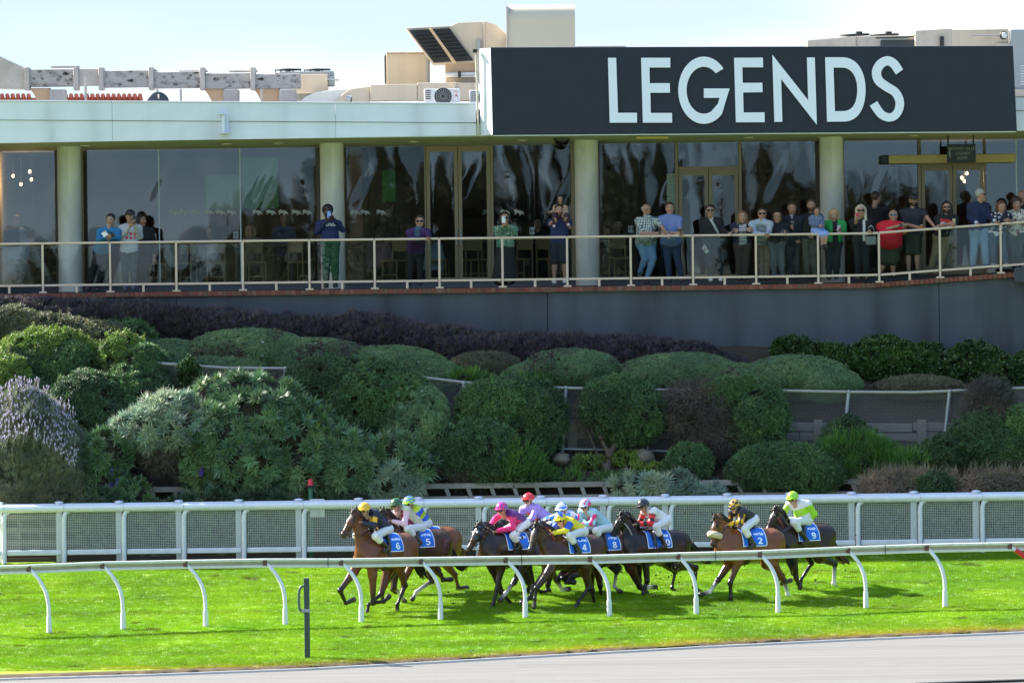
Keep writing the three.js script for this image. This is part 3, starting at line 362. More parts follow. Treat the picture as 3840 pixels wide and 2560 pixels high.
  const leaf = (a, b, y0, y1, hinge) => { const z = GLZ + 0.02, A = wx(a), Bx = wx(b), t = 0.085, fr = part(club, 'door', merge([boxG(A, A + t, y0, y1, z - 0.03, z + 0.03, 0.006), boxG(Bx - t, Bx, y0, y1, z - 0.03, z + 0.03, 0.006), boxG(A + t, Bx - t, y1 - 0.14, y1, z - 0.028, z + 0.028), boxG(A + t, Bx - t, y0, y0 + 0.2, z - 0.028, z + 0.028)]), MT.frame); part(fr, 'pane', worldUV(boxG(A + t, Bx - t, y0 + 0.2, y1 - 0.14, z - 0.005, z + 0.005)), MT.glass); const hx = hinge < 0 ? Bx - 0.05 : A + 0.05; part(fr, 'handle', barG(V(hx, y0 + 0.95, z + 0.07), V(hx, y0 + 1.3, z + 0.07), 0.014, 8), MT.metal); return fr; };
  leaf(980, 1052.5, deckY + 0.02, hy - 0.01, -1); leaf(1053.5, 1127, deckY + 0.02, hy - 0.01, 1);
  const tr = yD(389, 1630); leaf(1560, 1628, deckY + 0.02, tr, -1); leaf(1629, 1697, deckY + 0.02, tr, 1); part(club, 'transom', boxG(wx(1559), wx(1698), tr, tr + 0.07, GLZ - 0.05, GLZ + 0.07, 0.006), MT.frame); pane(1560, 1697.5, tr + 0.07, hy);
  const t2 = yD(378, 2190); leaf(2118, 2189, deckY + 0.16, t2, -1); leaf(2190, 2260.5, deckY + 0.16, t2, 1); part(club, 'transom', boxG(wx(2117), wx(2261), t2, t2 + 0.07, GLZ - 0.05, GLZ + 0.07, 0.006), MT.frame); pane(2118, 2260, t2 + 0.07, hy);
  { const a = PD(2042, 366, 175.9), b = PD(2334, 366, 175.9); part(club, 'door_canopy', boxG(a.x, b.x, a.y - 0.1, a.y + 0.1, -176.6, -175.9, 0.02), mat([0.5, 0.36, 0.12], 0.5)); part(club, 'canopy_end', boxG(a.x - 0.16, a.x - 0.004, a.y - 0.1, a.y + 0.1, -176.5, -175.95, 0.02), MT.black); }
  for (const [x, y] of [[195, 334], [640, 330], [950, 326], [1720, 318], [1920, 316], [2100, 313], [520, 332], [1200, 322]]) { const p = PD(x, y, 174.6); part(club, 'downlight', new THREE.CylinderGeometry(0.11, 0.11, 0.03, 20).translate(p.x, soffY + mix(0, -0.16, 0.37) - 0.0, -174.6), MT.cream); }
  { const p = PD(1291, 322, 174.4); part(club, 'camera_dome', new THREE.SphereGeometry(0.19, 24, 12, 0, Math.PI * 2, Math.PI / 2, Math.PI / 2).translate(p.x, soffY - 0.03, -174.4), mat([0.01, 0.01, 0.012], 0.1)); part(club, 'dome_collar', new THREE.CylinderGeometry(0.21, 0.21, 0.05, 24).translate(p.x, soffY - 0.01, -174.4), MT.black); }
  { const p = PD(1490, 315, 173.7); part(club, 'light_batten', boxG(p.x - 0.28, p.x + 0.45, p.y - 0.035, p.y + 0.02, -173.8, -173.7, 0.01), mat([0.6, 0.45, 0.12], 0.5)); }
  // lit filament lamps inside, and screens
  const bulbM = new THREE.MeshStandardMaterial({ color: rgb(0.2, 0.15, 0.1), emissive: rgb(1, 0.62, 0.28), emissiveIntensity: 2.2 });
  let bulbN = 0; for (const [x, y, d] of [[29, 404, 179], [67, 394, 179], [47, 423, 179.6], [71, 412, 179], [2210, 408, 180], [2222, 398, 180], [2216, 416, 180]]) { const p = PD(x, y, d), l = thing('pendant_lamp', `${['leftmost', 'upper right', 'lowest', 'right hand', 'lower left', 'highest', 'lower right'][bulbN++]} glowing warm bulb of those hanging inside the ${x < 200 ? 'leftmost window' : 'right entry doors'}`, 'lamp', p.clone(), 'hanging bulbs inside the clubhouse'); part(l, 'bulb', new THREE.SphereGeometry(0.032, 14, 10).scale(1, 1.3, 1).translate(p.x, p.y, p.z), bulbM); part(l, 'cord', barG(V(p.x, p.y + 0.06, p.z), V(p.x, headY + 0.05, p.z), 0.006, 5), MT.black); const pl = new THREE.PointLight(rgb(1, 0.62, 0.28), 0.35); pl.position.set(0, 0, 0); pl.castShadow = true; l.add(pl); }
  const scr = (x0s, x1s, y0s, y1s, d, w) => { const a = PD(x0s, y1s, d), b = PD(x1s, y0s, d), t = thing('television_screen', `wall television showing green turf inside the ${w}`, 'television', V((a.x + b.x) / 2, a.y, -d)); part(t, 'casing', boxG(a.x - 0.03, b.x + 0.03, a.y - 0.03, b.y + 0.03, -d - 0.06, -d, 0.01), MT.black); part(t, 'screen', boxG(a.x, b.x, a.y, b.y, -d + 0.002, -d + 0.006), new THREE.MeshStandardMaterial({ color: rgb(0.015, 0.05, 0.015), roughness: 0.5, emissive: rgb(0.05, 0.32, 0.06), emissiveIntensity: 0.025 })); };
  scr(473, 552, 402, 480, 184, 'third window from the left'); scr(556, 638, 362, 478, 184.3, 'fourth window from the left'); scr(878, 908, 390, 462, 184, 'window beside the bronze double doors');
  const fl = (n, x, y, w, h, draw, lab) => { const c = document.createElement('canvas'); c.width = 256; c.height = Math.round(256 * h / w); draw(c.getContext('2d'), 256, c.height); const t = new THREE.CanvasTexture(c); t.colorSpace = THREE.SRGBColorSpace; const p = PD(x, y, 176.66); const g = new THREE.BoxGeometry(w, h, 0.004); const m = mesh(n, g, new THREE.MeshStandardMaterial({ map: t, roughness: 0.7 })); m.position.set(p.x, p.y, GLZ + 0.012); tag(m, lab, 'notice'); return m; };
  fl('notice', 1545, 438, 0.26, 0.8, (g, W, H) => { g.fillStyle = '#9aa79c'; g.fillRect(0, 0, W, H); g.strokeStyle = '#23302a'; g.lineWidth = 4; for (let k = 0; k < 3; k++) { g.strokeRect(2, k * H / 3 + 2, W - 4, H / 3 - 4); for (let i = 0; i < 7; i++) { g.beginPath(); g.moveTo(40, k * H / 3 + 50 + i * 26); g.lineTo(216, k * H / 3 + 50 + i * 26); g.stroke(); } } }, 'three small paper notices stacked on the glass beside the transom doors');
}
// text cut from a font, standing where it is written
const font = await new FontLoader().loadAsync('fonts/droid/droid_sans_regular.typeface.json'), fontBold = await new FontLoader().loadAsync('fonts/droid/droid_sans_bold.typeface.json');
function textG(str, size, f = font, depth = 0.006) { const g = new TextGeometry(str, { font: f, size, depth, curveSegments: 5, bevelEnabled: false }); g.computeBoundingBox(); const b = g.boundingBox; return g.translate(-(b.min.x + b.max.x) / 2, -(b.min.y + b.max.y) / 2, 0); }
{
  const c = PD(1090, 490, 176.6); let t = textG('FIRE EXIT ONLY', 0.075).scale(-1, 1, 1).translate(c.x, c.y + 0.055, GLZ + 0.04), u = textG('Use Main Doors', 0.065).scale(-1, 1, 1).translate(c.x, c.y - 0.055, GLZ + 0.04);
  single('door_lettering', 'small pale mirrored lettering on the glass of the bronze double doors', 'lettering', merge([t, u]), mat([0.5, 0.42, 0.3], 0.6));
  const hs = (() => { const s = new THREE.Shape(); s.moveTo(-0.12, 0.02); s.lineTo(-0.06, 0.07); s.lineTo(-0.02, 0.04); s.lineTo(0.04, 0.04); s.lineTo(0.1, 0.0); s.lineTo(0.12, -0.06); s.lineTo(0.06, -0.03); s.lineTo(0.02, -0.09); s.lineTo(0.0, -0.02); s.lineTo(-0.06, -0.02); s.lineTo(-0.11, -0.07); s.lineTo(-0.09, 0.0); s.closePath(); return new THREE.ExtrudeGeometry(s, { depth: 0.003, bevelEnabled: false }); })();
  let stN = 0; for (const x of [398, 421, 450, 480, 505, 530, 590, 622, 650, 680, 705, 815, 838, 875, 1120, 1160, 1192]) { const p = PD(x, 487, 176.68); const m = mesh('window_sticker', hs, mat([0.45, 0.43, 0.4], 0.7)); m.position.set(p.x, p.y, GLZ + 0.01); tag(m, 'small pale horse shaped sticker in the row across the windows', 'sticker', 'row of horse stickers on the windows'); }
  // hanging entry sign
  const p = PD(2209, 352, 175.2), s = thing('hanging_sign', 'small black hanging sign pointing to the entry', 'sign', V(p.x, p.y - 0.25, -175.2)), W = 0.66, H = 0.42;
  part(s, 'board', boxG(p.x - W / 2, p.x + W / 2, p.y - H / 2, p.y + H / 2, -175.23, -175.17, 0.008), mat([0.008, 0.008, 0.012], 0.4));
  for (const q of [-0.3, 0.28]) part(s, 'hanger_rod', barG(V(p.x + q, p.y + H / 2, -175.2), V(p.x + q, soffY - 0.06, -175.2), 0.018, 8), MT.black);
  part(s, 'lettering', merge(['MOONEE VALLEY', 'LEGENDS', 'ENTRY'].map((w, i) => textG(w, 0.062).translate(p.x + 0.03, p.y + 0.11 - i * 0.11, -175.165))), mat([0.3, 0.3, 0.3], 0.6));
  part(s, 'arrow', (() => { const a = new THREE.Shape(); a.moveTo(-0.29, 0); a.lineTo(-0.25, 0.12); a.lineTo(-0.25, -0.12); a.closePath(); return new THREE.ExtrudeGeometry(a, { depth: 0.006, bevelEnabled: false }).translate(p.x, p.y, -175.168); })(), mat([0.3, 0.3, 0.3], 0.6));
  // the big sign
  const SD = 172.75, q = (x, y) => PD(x, y, SD), c0 = q(1730, 205), sg = thing('building_sign', 'large dark navy building sign with big white LEGENDS lettering', 'sign', V(c0.x, q(1730, 305).y, -SD));
  const face = new THREE.Shape([[1128, 110.5], [2326, 107], [2335, 299], [1133, 308]].map(([x, y]) => { const v = q(x, y); return new THREE.Vector2(v.x, v.y); })); const fg = new THREE.ExtrudeGeometry(face, { depth: 0.12, bevelEnabled: true, bevelThickness: 0.02, bevelSize: 0.02, bevelSegments: 2 }).translate(0, 0, -SD - 0.14); worldUV(fg); part(sg, 'board', fg, MT.sign);
  { const a = q(1126.5, 110), b = q(1131.5, 309), e = PD(1101, 112, SD + 0.35), f = PD(1104, 311, SD + 0.35), g = new THREE.BufferGeometry(), v = []; const quad = (p0, p1, p2, p3) => v.push(...[p0, p1, p2, p0, p2, p3].flatMap((k) => [k.x, k.y, k.z])); const o = V(0.02, 0, -0.05), bk = [a, b, f, e].map((k) => k.clone().add(o)); quad(e, f, b, a); quad(bk[3], bk[0], bk[1], bk[2]); quad(e, a, bk[0], bk[3]); quad(f, bk[2], bk[1], b); quad(e, bk[3], bk[2], f); quad(a, b, bk[1], bk[0]); g.setAttribute('position', new THREE.Float32BufferAttribute(v, 3)); g.computeVertexNormals(); worldUV(g); part(sg, 'end_panel', g, mat([0.62, 0.68, 0.74], 0.4, { side: THREE.DoubleSide })); }
  part(sg, 'edge_pole', barG(PD(1093, 118, SD + 0.3), PD(1099, 309, SD + 0.3), 0.022, 8), MT.cream); part(sg, 'pole_bracket', boxG(PD(1086, 115, SD + 0.3).x, PD(1096, 115, SD + 0.3).x, PD(1090, 120, SD).y, PD(1090, 112, SD).y, -SD - 0.36, -SD - 0.26), MT.black);
  part(sg, 'bottom_strip', planeBox(q(1134, 311), q(2335, 302), 0.1, 0.03, 0.008).translate(0, 0, -0.08), MT.fascia);
  const s2 = ([x, y]) => { const v = P(1400 + x / 1.809, y / 1.809, SD); return new THREE.Vector2(v.x, v.y); }, s3 = ([x, y]) => { const v = P(2700 + x / 2.063, y / 2.063, SD); return new THREE.Vector2(v.x, v.y); };
  const letter = (shape) => part(sg, 'letter', new THREE.ExtrudeGeometry(shape, { depth: 0.025, bevelEnabled: false, curveSegments: 24 }).translate(0, 0, -SD + 0.021), MT.letter), poly = (f, pts) => letter(new THREE.Shape(pts.map(f)));
  poly(s2, [[1592, 392], [1648, 392], [1660, 765], [1789, 765], [1790, 832], [1604, 832]]);
  poly(s2, [[1817, 392], [2015, 392], [2016, 458], [1874, 458], [1876, 564], [2012, 564], [2013, 629], [1880, 629], [1883, 766], [2027, 766], [2028, 832], [1829, 832]]);
  { // G from two arcs
    const pts = [], cx = 2243, cy = 612; for (let i = 0; i <= 40; i++) { const a = (-40 - i * (360 - 85) / 40 + 0) * Math.PI / 180; pts.push([cx + 174 * Math.cos(a), cy + 228 * Math.sin(a)]); } pts.push([2418, 600], [2243, 600], [2243, 664], [2350, 664]); for (let i = 40; i >= 0; i--) { const a = (-46 - i * (360 - 104) / 40) * Math.PI / 180; if (i < 40) pts.push([cx + 117 * Math.cos(a) * 1.0, cy + 159 * Math.sin(a)]); else pts.push([2338, 704]); } poly(s2, pts);
  }
  poly(s3, [[110, 447], [333, 446], [335, 521], [174, 521], [177, 641], [329, 640], [331, 713], [180, 715], [184, 870], [346, 869], [348, 945], [124, 946]]);
  poly(s3, [[406, 423], [684, 775], [674, 445], [735, 444], [751, 965], [475, 612], [484, 942], [422, 943]]);
  { const s = new THREE.Shape(), m = (x, y) => s3([x, y]), b = (sh, a, c, e) => { const A = m(...a), C = m(...c), E = m(...e); sh.bezierCurveTo(A.x, A.y, C.x, C.y, E.x, E.y); }, go = (sh, p, f = 'lineTo') => { const A = m(...p); sh[f](A.x, A.y); }; go(s, [815, 443], 'moveTo'); go(s, [945, 443]); b(s, [1070, 443], [1128, 560], [1128, 695]); b(s, [1128, 840], [1070, 940], [960, 940]); go(s, [830, 941]); s.closePath(); const h = new THREE.Path(); go(h, [880, 523], 'moveTo'); go(h, [945, 523]); b(h, [1030, 523], [1064, 610], [1064, 692]); b(h, [1064, 790], [1030, 859], [955, 859]); go(h, [891, 860]); h.closePath(); s.holes.push(h); letter(s); }
  { // S as a stroked spine
    const sp = new THREE.CatmullRomCurve3([[1391, 557], [1345, 492], [1298, 470], [1245, 495], [1213, 555], [1228, 620], [1290, 670], [1360, 716], [1393, 790], [1380, 860], [1345, 900], [1305, 908], [1255, 888], [1215, 840], [1190, 800]].map(([x, y]) => V(x, y, 0)), false, 'centripetal'), A = [], B = [], n = 70; for (let i = 0; i <= n; i++) { const p = sp.getPoint(i / n), t = sp.getTangent(i / n), w = 34 + 2 * Math.sin(i / n * 6.28); A.push([p.x - t.y * w, p.y + t.x * w]); B.unshift([p.x + t.y * w, p.y - t.x * w]); } poly(s3, [...A, ...B]);
  }
}
// ---------- roof top: plant, ducts, pergola beams ----------
{
  const bx = (root, n, X0, Y0, X1, Y1, d, dep, m, r = 0.02) => { const a = PD(X0, Y1, d), b = PD(X1, Y0, d), g = boxG(Math.min(a.x, b.x), Math.max(a.x, b.x), a.y, b.y, -d - dep, -d, r); worldUV(g); return part(root, n, g, m); };
  const T = (name, label, cat, x, y, d, group) => thing(name, label, cat, PD(x, y, d), group);
  const prism = (pts, d, dep, m, root, n) => { const s = new THREE.Shape(pts.map(([x, y]) => { const v = PD(x, y, d); return new THREE.Vector2(v.x, v.y); })), g = new THREE.ExtrudeGeometry(s, { depth: dep, bevelEnabled: true, bevelSize: 0.012, bevelThickness: 0.012, bevelSegments: 1, curveSegments: 16 }).translate(0, 0, -d - dep); worldUV(g); return part(root, n, g, m); };
  // weathered concrete beams
  const be = T('roof_beam', 'weathered concrete roof beam with dark lichen spots and upright fins', 'beam', 345, 228, 178);
  const lich = mat([0.44, 0.41, 0.38], 0.95, { map: grime('lich', 512, 256, (u, v) => { let k = 0.95 - 0.25 * per(u, v, 3, 2); k -= 0.35 * smooth(0.5, 0.75, per(u * 2, v, 2.2, 31)); for (let i = 0; i < 110; i++) { const x = hash(i, 1, 1), y = Math.pow(hash(i, 2, 1), 0.8), r = 0.006 + 0.022 * hash(i, 3, 1) ** 2, d = Math.hypot((u - x) * 2, v - y); if (d < r * 2) k -= 0.55 * smooth(r * 2, r, d) * (0.6 + 0.4 * noise(u * 90, v * 90)); } return k; }, [0.33, 0.9]) }), plain = mat([0.52, 0.47, 0.43], 0.9, { map: mott([0.6, 0.6]) });
  for (const [a, b, y0, y1, m] of [[64, 170, 158, 199, lich], [176, 229, 157, 197, plain], [233, 343, 161, 201, lich], [349, 461, 164, 203, lich], [467, 577, 167, 204, lich], [583, 690, 169, 204, lich]]) bx(be, 'beam', a, y0, b, y1, 178, 0.5, m, 0.03);
  prism([[-60, 106], [0, 131], [58, 158], [58, 204], [-60, 200]], 178, 0.6, plain, be, 'gable_end');
  for (const x of [60, 173, 231, 346, 464, 580]) bx(be, 'fin', x - 5.5, 154, x + 5.5, 207, 177.9, 0.7, plain, 0.02);
  for (const [x, y] of [[118, 151], [297, 160], [413, 161], [528, 161]]) bx(be, 'cap_strip', x - 3, y, x + 62, y + 4, 178.3, 0.6, plain, 0.006);
  for (const [a, b, c] of [[68, 112, 150], [468, 512, 548], [582, 640, 680]]) { prism([[a, 203], [b, 203], [b, 232], [a + 18, 232], [a + 10, 216]], 178.1, 0.5, mat([0.55, 0.36, 0.22], 0.8), be, 'bracket'); bx(be, 'pier', b, 205, c, 234, 178, 0.6, plain, 0.03); }
  for (const x of [193, 358, 412, 598]) bx(be, 'prop', x, 176 + (x > 300 ? 28 : 0), x + 5, 232, 177.6, 0.06, plain, 0.005);
  const tl = T('tiled_roof', 'red clay tiled ridge showing above the parapet under the concrete beams', 'roof', 200, 232, 186);
  for (let i = 0; i < 29; i++) { const x = -20 + i * 12.2; if (x > 66 && x < 150) continue; const p = PD(x, 222, 186), g = new THREE.CylinderGeometry(0.052, 0.058, 0.34, 12).rotateX(Math.PI / 2 - 0.3).translate(p.x, p.y - 0.02, -186); part(tl, 'tile', g, MT.terracotta); } { const a = PD(-40, 224, 186.1), b = PD(318, 225, 186.1); part(tl, 'roof_slope', boxG(a.x, b.x, a.y - 0.5, a.y - 0.02, -187, -186.1), MT.terracotta); }
  { const p = PD(362, 237, 176.5), t = T('satellite_dish', 'dark round dish behind the parapet below the concrete beams', 'satellite dish', 362, 237, 176.5); part(t, 'dish', new THREE.SphereGeometry(0.27, 28, 12, 0, Math.PI * 2, 0, Math.PI * 0.45).rotateX(Math.PI / 2).scale(1, 1, 0.35).translate(p.x, p.y + 0.0, p.z), mat([0.03, 0.035, 0.045], 0.5)); part(t, 'arm', barG(V(p.x + 0.02, p.y - 0.1, p.z), V(p.x + 0.02, p.y + 0.2, p.z + 0.1), 0.02), MT.cream); }
  // condenser bank
  const cu = T('condenser_unit', 'beige rooftop condenser box with two open fan guards on top', 'air conditioner', 720, 232, 179);
  bx(cu, 'cabinet', 676, 170, 752, 214, 179, 0.9, MT.beige); bx(cu, 'cabinet', 640, 163, 766, 196, 180, 0.9, MT.galv); bx(cu, 'base', 672, 212, 770, 232, 179.4, 0.8, mat([0.28, 0.3, 0.3], 0.7)); bx(cu, 'louvre', 753, 176, 768, 198, 179.2, 0.5, MT.galv);
  for (const x of [661, 728]) { const p = PD(x, 160, 180.4); part(cu, 'fan_guard', merge([new THREE.TorusGeometry(0.3, 0.022, 6, 28).rotateX(Math.PI / 2).translate(p.x, p.y, p.z), new THREE.TorusGeometry(0.3, 0.018, 6, 28).rotateX(Math.PI / 2).translate(p.x, p.y - 0.08, p.z), ...[0, 1, 2, 3, 4, 5].map((k) => barG(V(p.x + Math.cos(k) * 0.3, p.y, p.z + Math.sin(k) * 0.3), V(p.x + Math.cos(k + 0.4) * 0.3, p.y - 0.1, p.z + Math.sin(k + 0.4) * 0.3), 0.012, 4)), barG(V(p.x - 0.3, p.y, p.z), V(p.x + 0.3, p.y, p.z), 0.015, 5), new THREE.CylinderGeometry(0.07, 0.07, 0.1, 14).translate(p.x, p.y - 0.02, p.z)]), MT.dark); }
  part(cu, 'pipe', barG(PD(752, 181, 178.9), PD(778, 184, 178.9), 0.02), MT.galv);
  // low duct with a rounded end
  const du = T('roof_duct', 'low rounded white duct running along the roof towards the sign', 'duct', 790, 232, 178); prism([[688, 236], [700, 224], [725, 213], [765, 207], [848, 200], [848, 236]], 178, 0.8, mat([0.7, 0.66, 0.58], 0.4), du, 'duct'); prism([[766, 236], [790, 214], [806, 205], [848, 199], [848, 236]], 177.9, 0.06, MT.beige, du, 'end_plate');
  { const p = PD(800, 226, 177.4), t = T('floodlight', 'small floodlight on the parapet beside the low duct', 'floodlight', 800, 232, 177.4); part(t, 'lamp_head', new THREE.CylinderGeometry(0.06, 0.09, 0.12, 14).rotateZ(1.2).translate(p.x, p.y, p.z), MT.galv); part(t, 'bracket', boxG(p.x + 0.02, p.x + 0.08, p.y - 0.12, p.y + 0.04, p.z - 0.03, p.z + 0.03), MT.dark); }
  const pr = T('plant_room', 'square beige plant room box left of the louvred hood', 'plant room', 932, 232, 179); bx(pr, 'wall', 888, 121, 986, 194, 179, 1.4, MT.beige); bx(pr, 'side_panel', 883, 126, 888, 192, 179.1, 1.2, MT.frameDark); bx(pr, 'roof', 886, 118, 1000, 122, 178.9, 1.5, MT.beige2); bx(pr, 'drain_pipe', 980, 128, 984, 192, 178.9, 0.06, MT.galv, 0.01);
  const lb = T('parapet_box', 'long low beige service housing behind the parapet', 'housing', 970, 232, 177.8); for (const [a, b] of [[850, 958], [959, 1040], [1046, 1098]]) bx(lb, 'panel', a, 190 + (a > 900 ? -1 : 3), b, 232, 177.8, 0.7, MT.beige); bx(lb, 'post', 1040, 188, 1046, 232, 177.7, 0.1, MT.beige, 0.01); bx(lb, 'pipe', 1020, 165, 1092, 176, 178.2, 0.16, mat([0.6, 0.6, 0.6], 0.4), 0.05); bx(lb, 'pipe_clamp', 1052, 163, 1058, 178, 178.15, 0.24, MT.dark); bx(lb, 'support', 1022, 140, 1096, 166, 178.4, 0.4, mat([0.6, 0.42, 0.27], 0.6)); bx(lb, 'support', 1022, 176, 1096, 190, 178.4, 0.4, MT.beige);
  const ac = (x0, x1, y0, y1, lab) => { const d = 175.2, t = T('air_conditioner', lab, 'air conditioner', (x0 + x1) / 2, y1, d); bx(t, 'casing', x0, y0, x1, y1, d, 0.35, MT.white, 0.02); const p = PD(x0 + (x1 - x0) * 0.53, y0 + 18, d - 0.01), R = (x1 - x0) * 0.24 / 100; part(t, 'grille', new THREE.CylinderGeometry(R, R, 0.012, 30).rotateX(Math.PI / 2).translate(p.x, p.y, p.z), MT.dark); part(t, 'fan', merge([...Array(18)].map((_, i) => { const a = i / 18 * 6.283; return barG(V(p.x + Math.cos(a) * 0.04, p.y + Math.sin(a) * 0.04, p.z + 0.012), V(p.x + Math.cos(a + 0.5) * R, p.y + Math.sin(a + 0.5) * R, p.z + 0.012), 0.004, 4); }).concat([0.3, 0.55, 0.8, 1].map((k) => new THREE.TorusGeometry(R * k, 0.004, 4, 30).translate(p.x, p.y, p.z + 0.012)))), MT.galv); for (let k = 0; k < 5; k++) { const v = PD(x0 + 9, y0 + 5 + k * 4.6, d - 0.005); part(t, 'vent_slot', boxG(v.x - 0.06, v.x + 0.06, v.y - 0.012, v.y + 0.006, v.z - 0.01, v.z + 0.006), MT.dark); } const m = PD(x1 - 8, y0 + 16, d - 0.01), rh = (x, y, a) => { const s = new THREE.Shape(); s.moveTo(0, 0); s.lineTo(0.013, 0.022); s.lineTo(0, 0.044); s.lineTo(-0.013, 0.022); s.closePath(); return new THREE.ExtrudeGeometry(s, { depth: 0.004, bevelEnabled: false }).rotateZ(a).translate(x, y, m.z); }; part(t, 'emblem', merge([rh(m.x, m.y, 0), rh(m.x, m.y, 2.094), rh(m.x, m.y, 4.189)]), MT.red); part(t, 'lettering', boxG(m.x - 0.05, m.x + 0.05, m.y + 0.085, m.y + 0.1, m.z - 0.002, m.z + 0.004), mat([0.6, 0.2, 0.22], 0.5)); };
  ac(974, 1056, 203, 236, 'white split air conditioner with round fan grille on the parapet'); ac(1078, 1150, 206, 236, 'white air conditioner partly hidden behind the sign end');
  // louvred hood and curved ducts
  const ho = T('duct_hood', 'beige slanted intake hood with two black louvres left of the sign', 'duct', 1040, 190, 178); prism([[933, 65], [1036, 60], [1050, 53], [1112, 50], [1140, 58], [1160, 76], [1174, 112], [1180, 190], [1100, 190], [1090, 144], [994, 146]], 178.3, 1.2, MT.beige, ho, 'hood');
  const q = (pts, d, m, n) => prism(pts, d, 0.05, m, ho, n); q([[940, 69.5], [985, 67.5], [1040, 140], [997, 143]], 178.2, MT.dark, 'louvre'); q([[992, 67], [1031, 64.5], [1086, 138], [1049, 140]], 178.2, MT.dark, 'louvre'); for (let k = 1; k < 9; k++) { const t = k / 9; part(ho, 'louvre_blade', merge([planeBox(PD(mix(940, 997, t) + 2, mix(69.5, 143, t), 178.14), PD(mix(985, 1040, t) - 2, mix(67.5, 140, t), 178.14), 0.05, 0.012, 0), planeBox(PD(mix(992, 1049, t) + 2, mix(67, 140, t), 178.14), PD(mix(1031, 1086, t) - 2, mix(64.5, 138, t), 178.14), 0.05, 0.012, 0)]), mat([0.03, 0.03, 0.03], 0.5)); } q([[985.5, 66], [991, 66], [1048, 144], [1041, 144]], 178.15, mat([0.62, 0.42, 0.24], 0.6), 'louvre_bar'); q([[1110, 50], [1112.5, 50], [1113.5, 112], [1111, 112]], 178.25, MT.beige2, 'seam'); q([[1095, 92], [1103, 92], [1103, 114], [1096, 114]], 178.2, MT.galv, 'junction_box');
  const cd = T('curved_duct', 'tall cream duct elbow with a rounded top rising behind the sign', 'duct', 1243, 120, 177.6); { const y = (v) => PD(1243, v, 177.6).y, xa = PD(1166, 60, 177.6).x, xb = PD(1321, 60, 177.6).x, s = new THREE.Shape(), zz = (k) => k; s.moveTo(0, y(150)); s.lineTo(0, y(44)); s.quadraticCurveTo(-0.02, y(12), -0.42, y(9)); s.lineTo(-1.9, y(9)); s.lineTo(-1.9, y(150)); s.closePath(); const g = new THREE.ExtrudeGeometry(s, { depth: xb - xa, bevelEnabled: false, curveSegments: 20 }); g.applyMatrix4(new THREE.Matrix4().makeBasis(V(0, 0, 1), V(0, 1, 0), V(1, 0, 0)).multiply(new THREE.Matrix4().makeScale(1, 1, 1))); const p = g.attributes.position; for (let i = 0; i < p.count; i++) p.setX(i, p.getX(i) + xa + (y(9) - p.getY(i)) * -0.0); const ix = p.array; for (let i = 0; i < p.count; i += 3) for (let k = 0; k < 3; k++) { const t = ix[(i + 1) * 3 + k]; ix[(i + 1) * 3 + k] = ix[(i + 2) * 3 + k]; ix[(i + 2) * 3 + k] = t; } g.translate(0, 0, -177.6); g.computeVertexNormals(); worldUV(g); part(cd, 'duct', g, mat([0.56, 0.49, 0.37], 0.4)); part(cd, 'edge_flange', boxG(xa - 0.035, xa - 0.003, y(140), y(11), -178.2, -177.55, 0.008), MT.beige2); void zz; }
  bx(cd, 'roof_edge', 1322, 105, 1438, 112, 178.5, 0.8, MT.beige2, 0.01);
  // plant boxes behind the right of the sign
  const rb = T('plant_room', 'pale rooftop plant box with two fan guards behind the sign', 'plant room', 1990, 130, 179); prism([[1856, 93], [1966, 84], [1966, 140], [1856, 140]], 179, 1.5, MT.beige2, rb, 'wall'); bx(rb, 'wall', 1967, 81, 2128, 140, 179.05, 1.5, MT.beige2); bx(rb, 'dark_louvre', 2023, 90, 2119, 130, 178.9, 0.1, mat([0.03, 0.04, 0.04], 0.5)); part(rb, 'pipe', tubeG([PD(2012, 87, 178.8), PD(2080, 85, 178.8), PD(2124, 83, 178.8), PD(2126, 110, 178.8)], 0.02, 6), MT.dark);
  for (const x of [1964, 2032]) { const p = PD(x, 80, 179.8); part(rb, 'fan_guard', merge([new THREE.TorusGeometry(0.33, 0.02, 6, 28).rotateX(Math.PI / 2).translate(p.x, p.y, p.z), new THREE.TorusGeometry(0.33, 0.015, 6, 28).rotateX(Math.PI / 2).translate(p.x, p.y - 0.05, p.z), barG(V(p.x - 0.33, p.y, p.z), V(p.x + 0.33, p.y + 0.02, p.z), 0.02, 5), new THREE.CylinderGeometry(0.08, 0.08, 0.1, 12).translate(p.x + 0.1, p.y + 0.03, p.z)]), MT.dark); }
  const digits = (t, x) => { const p = PD(x, 114, 178.8), g = textG('10', 0.33, fontBold, 0.01).translate(p.x, p.y - 0.16, p.z); part(t, 'number', g, MT.dark); }; digits(rb, 1894);
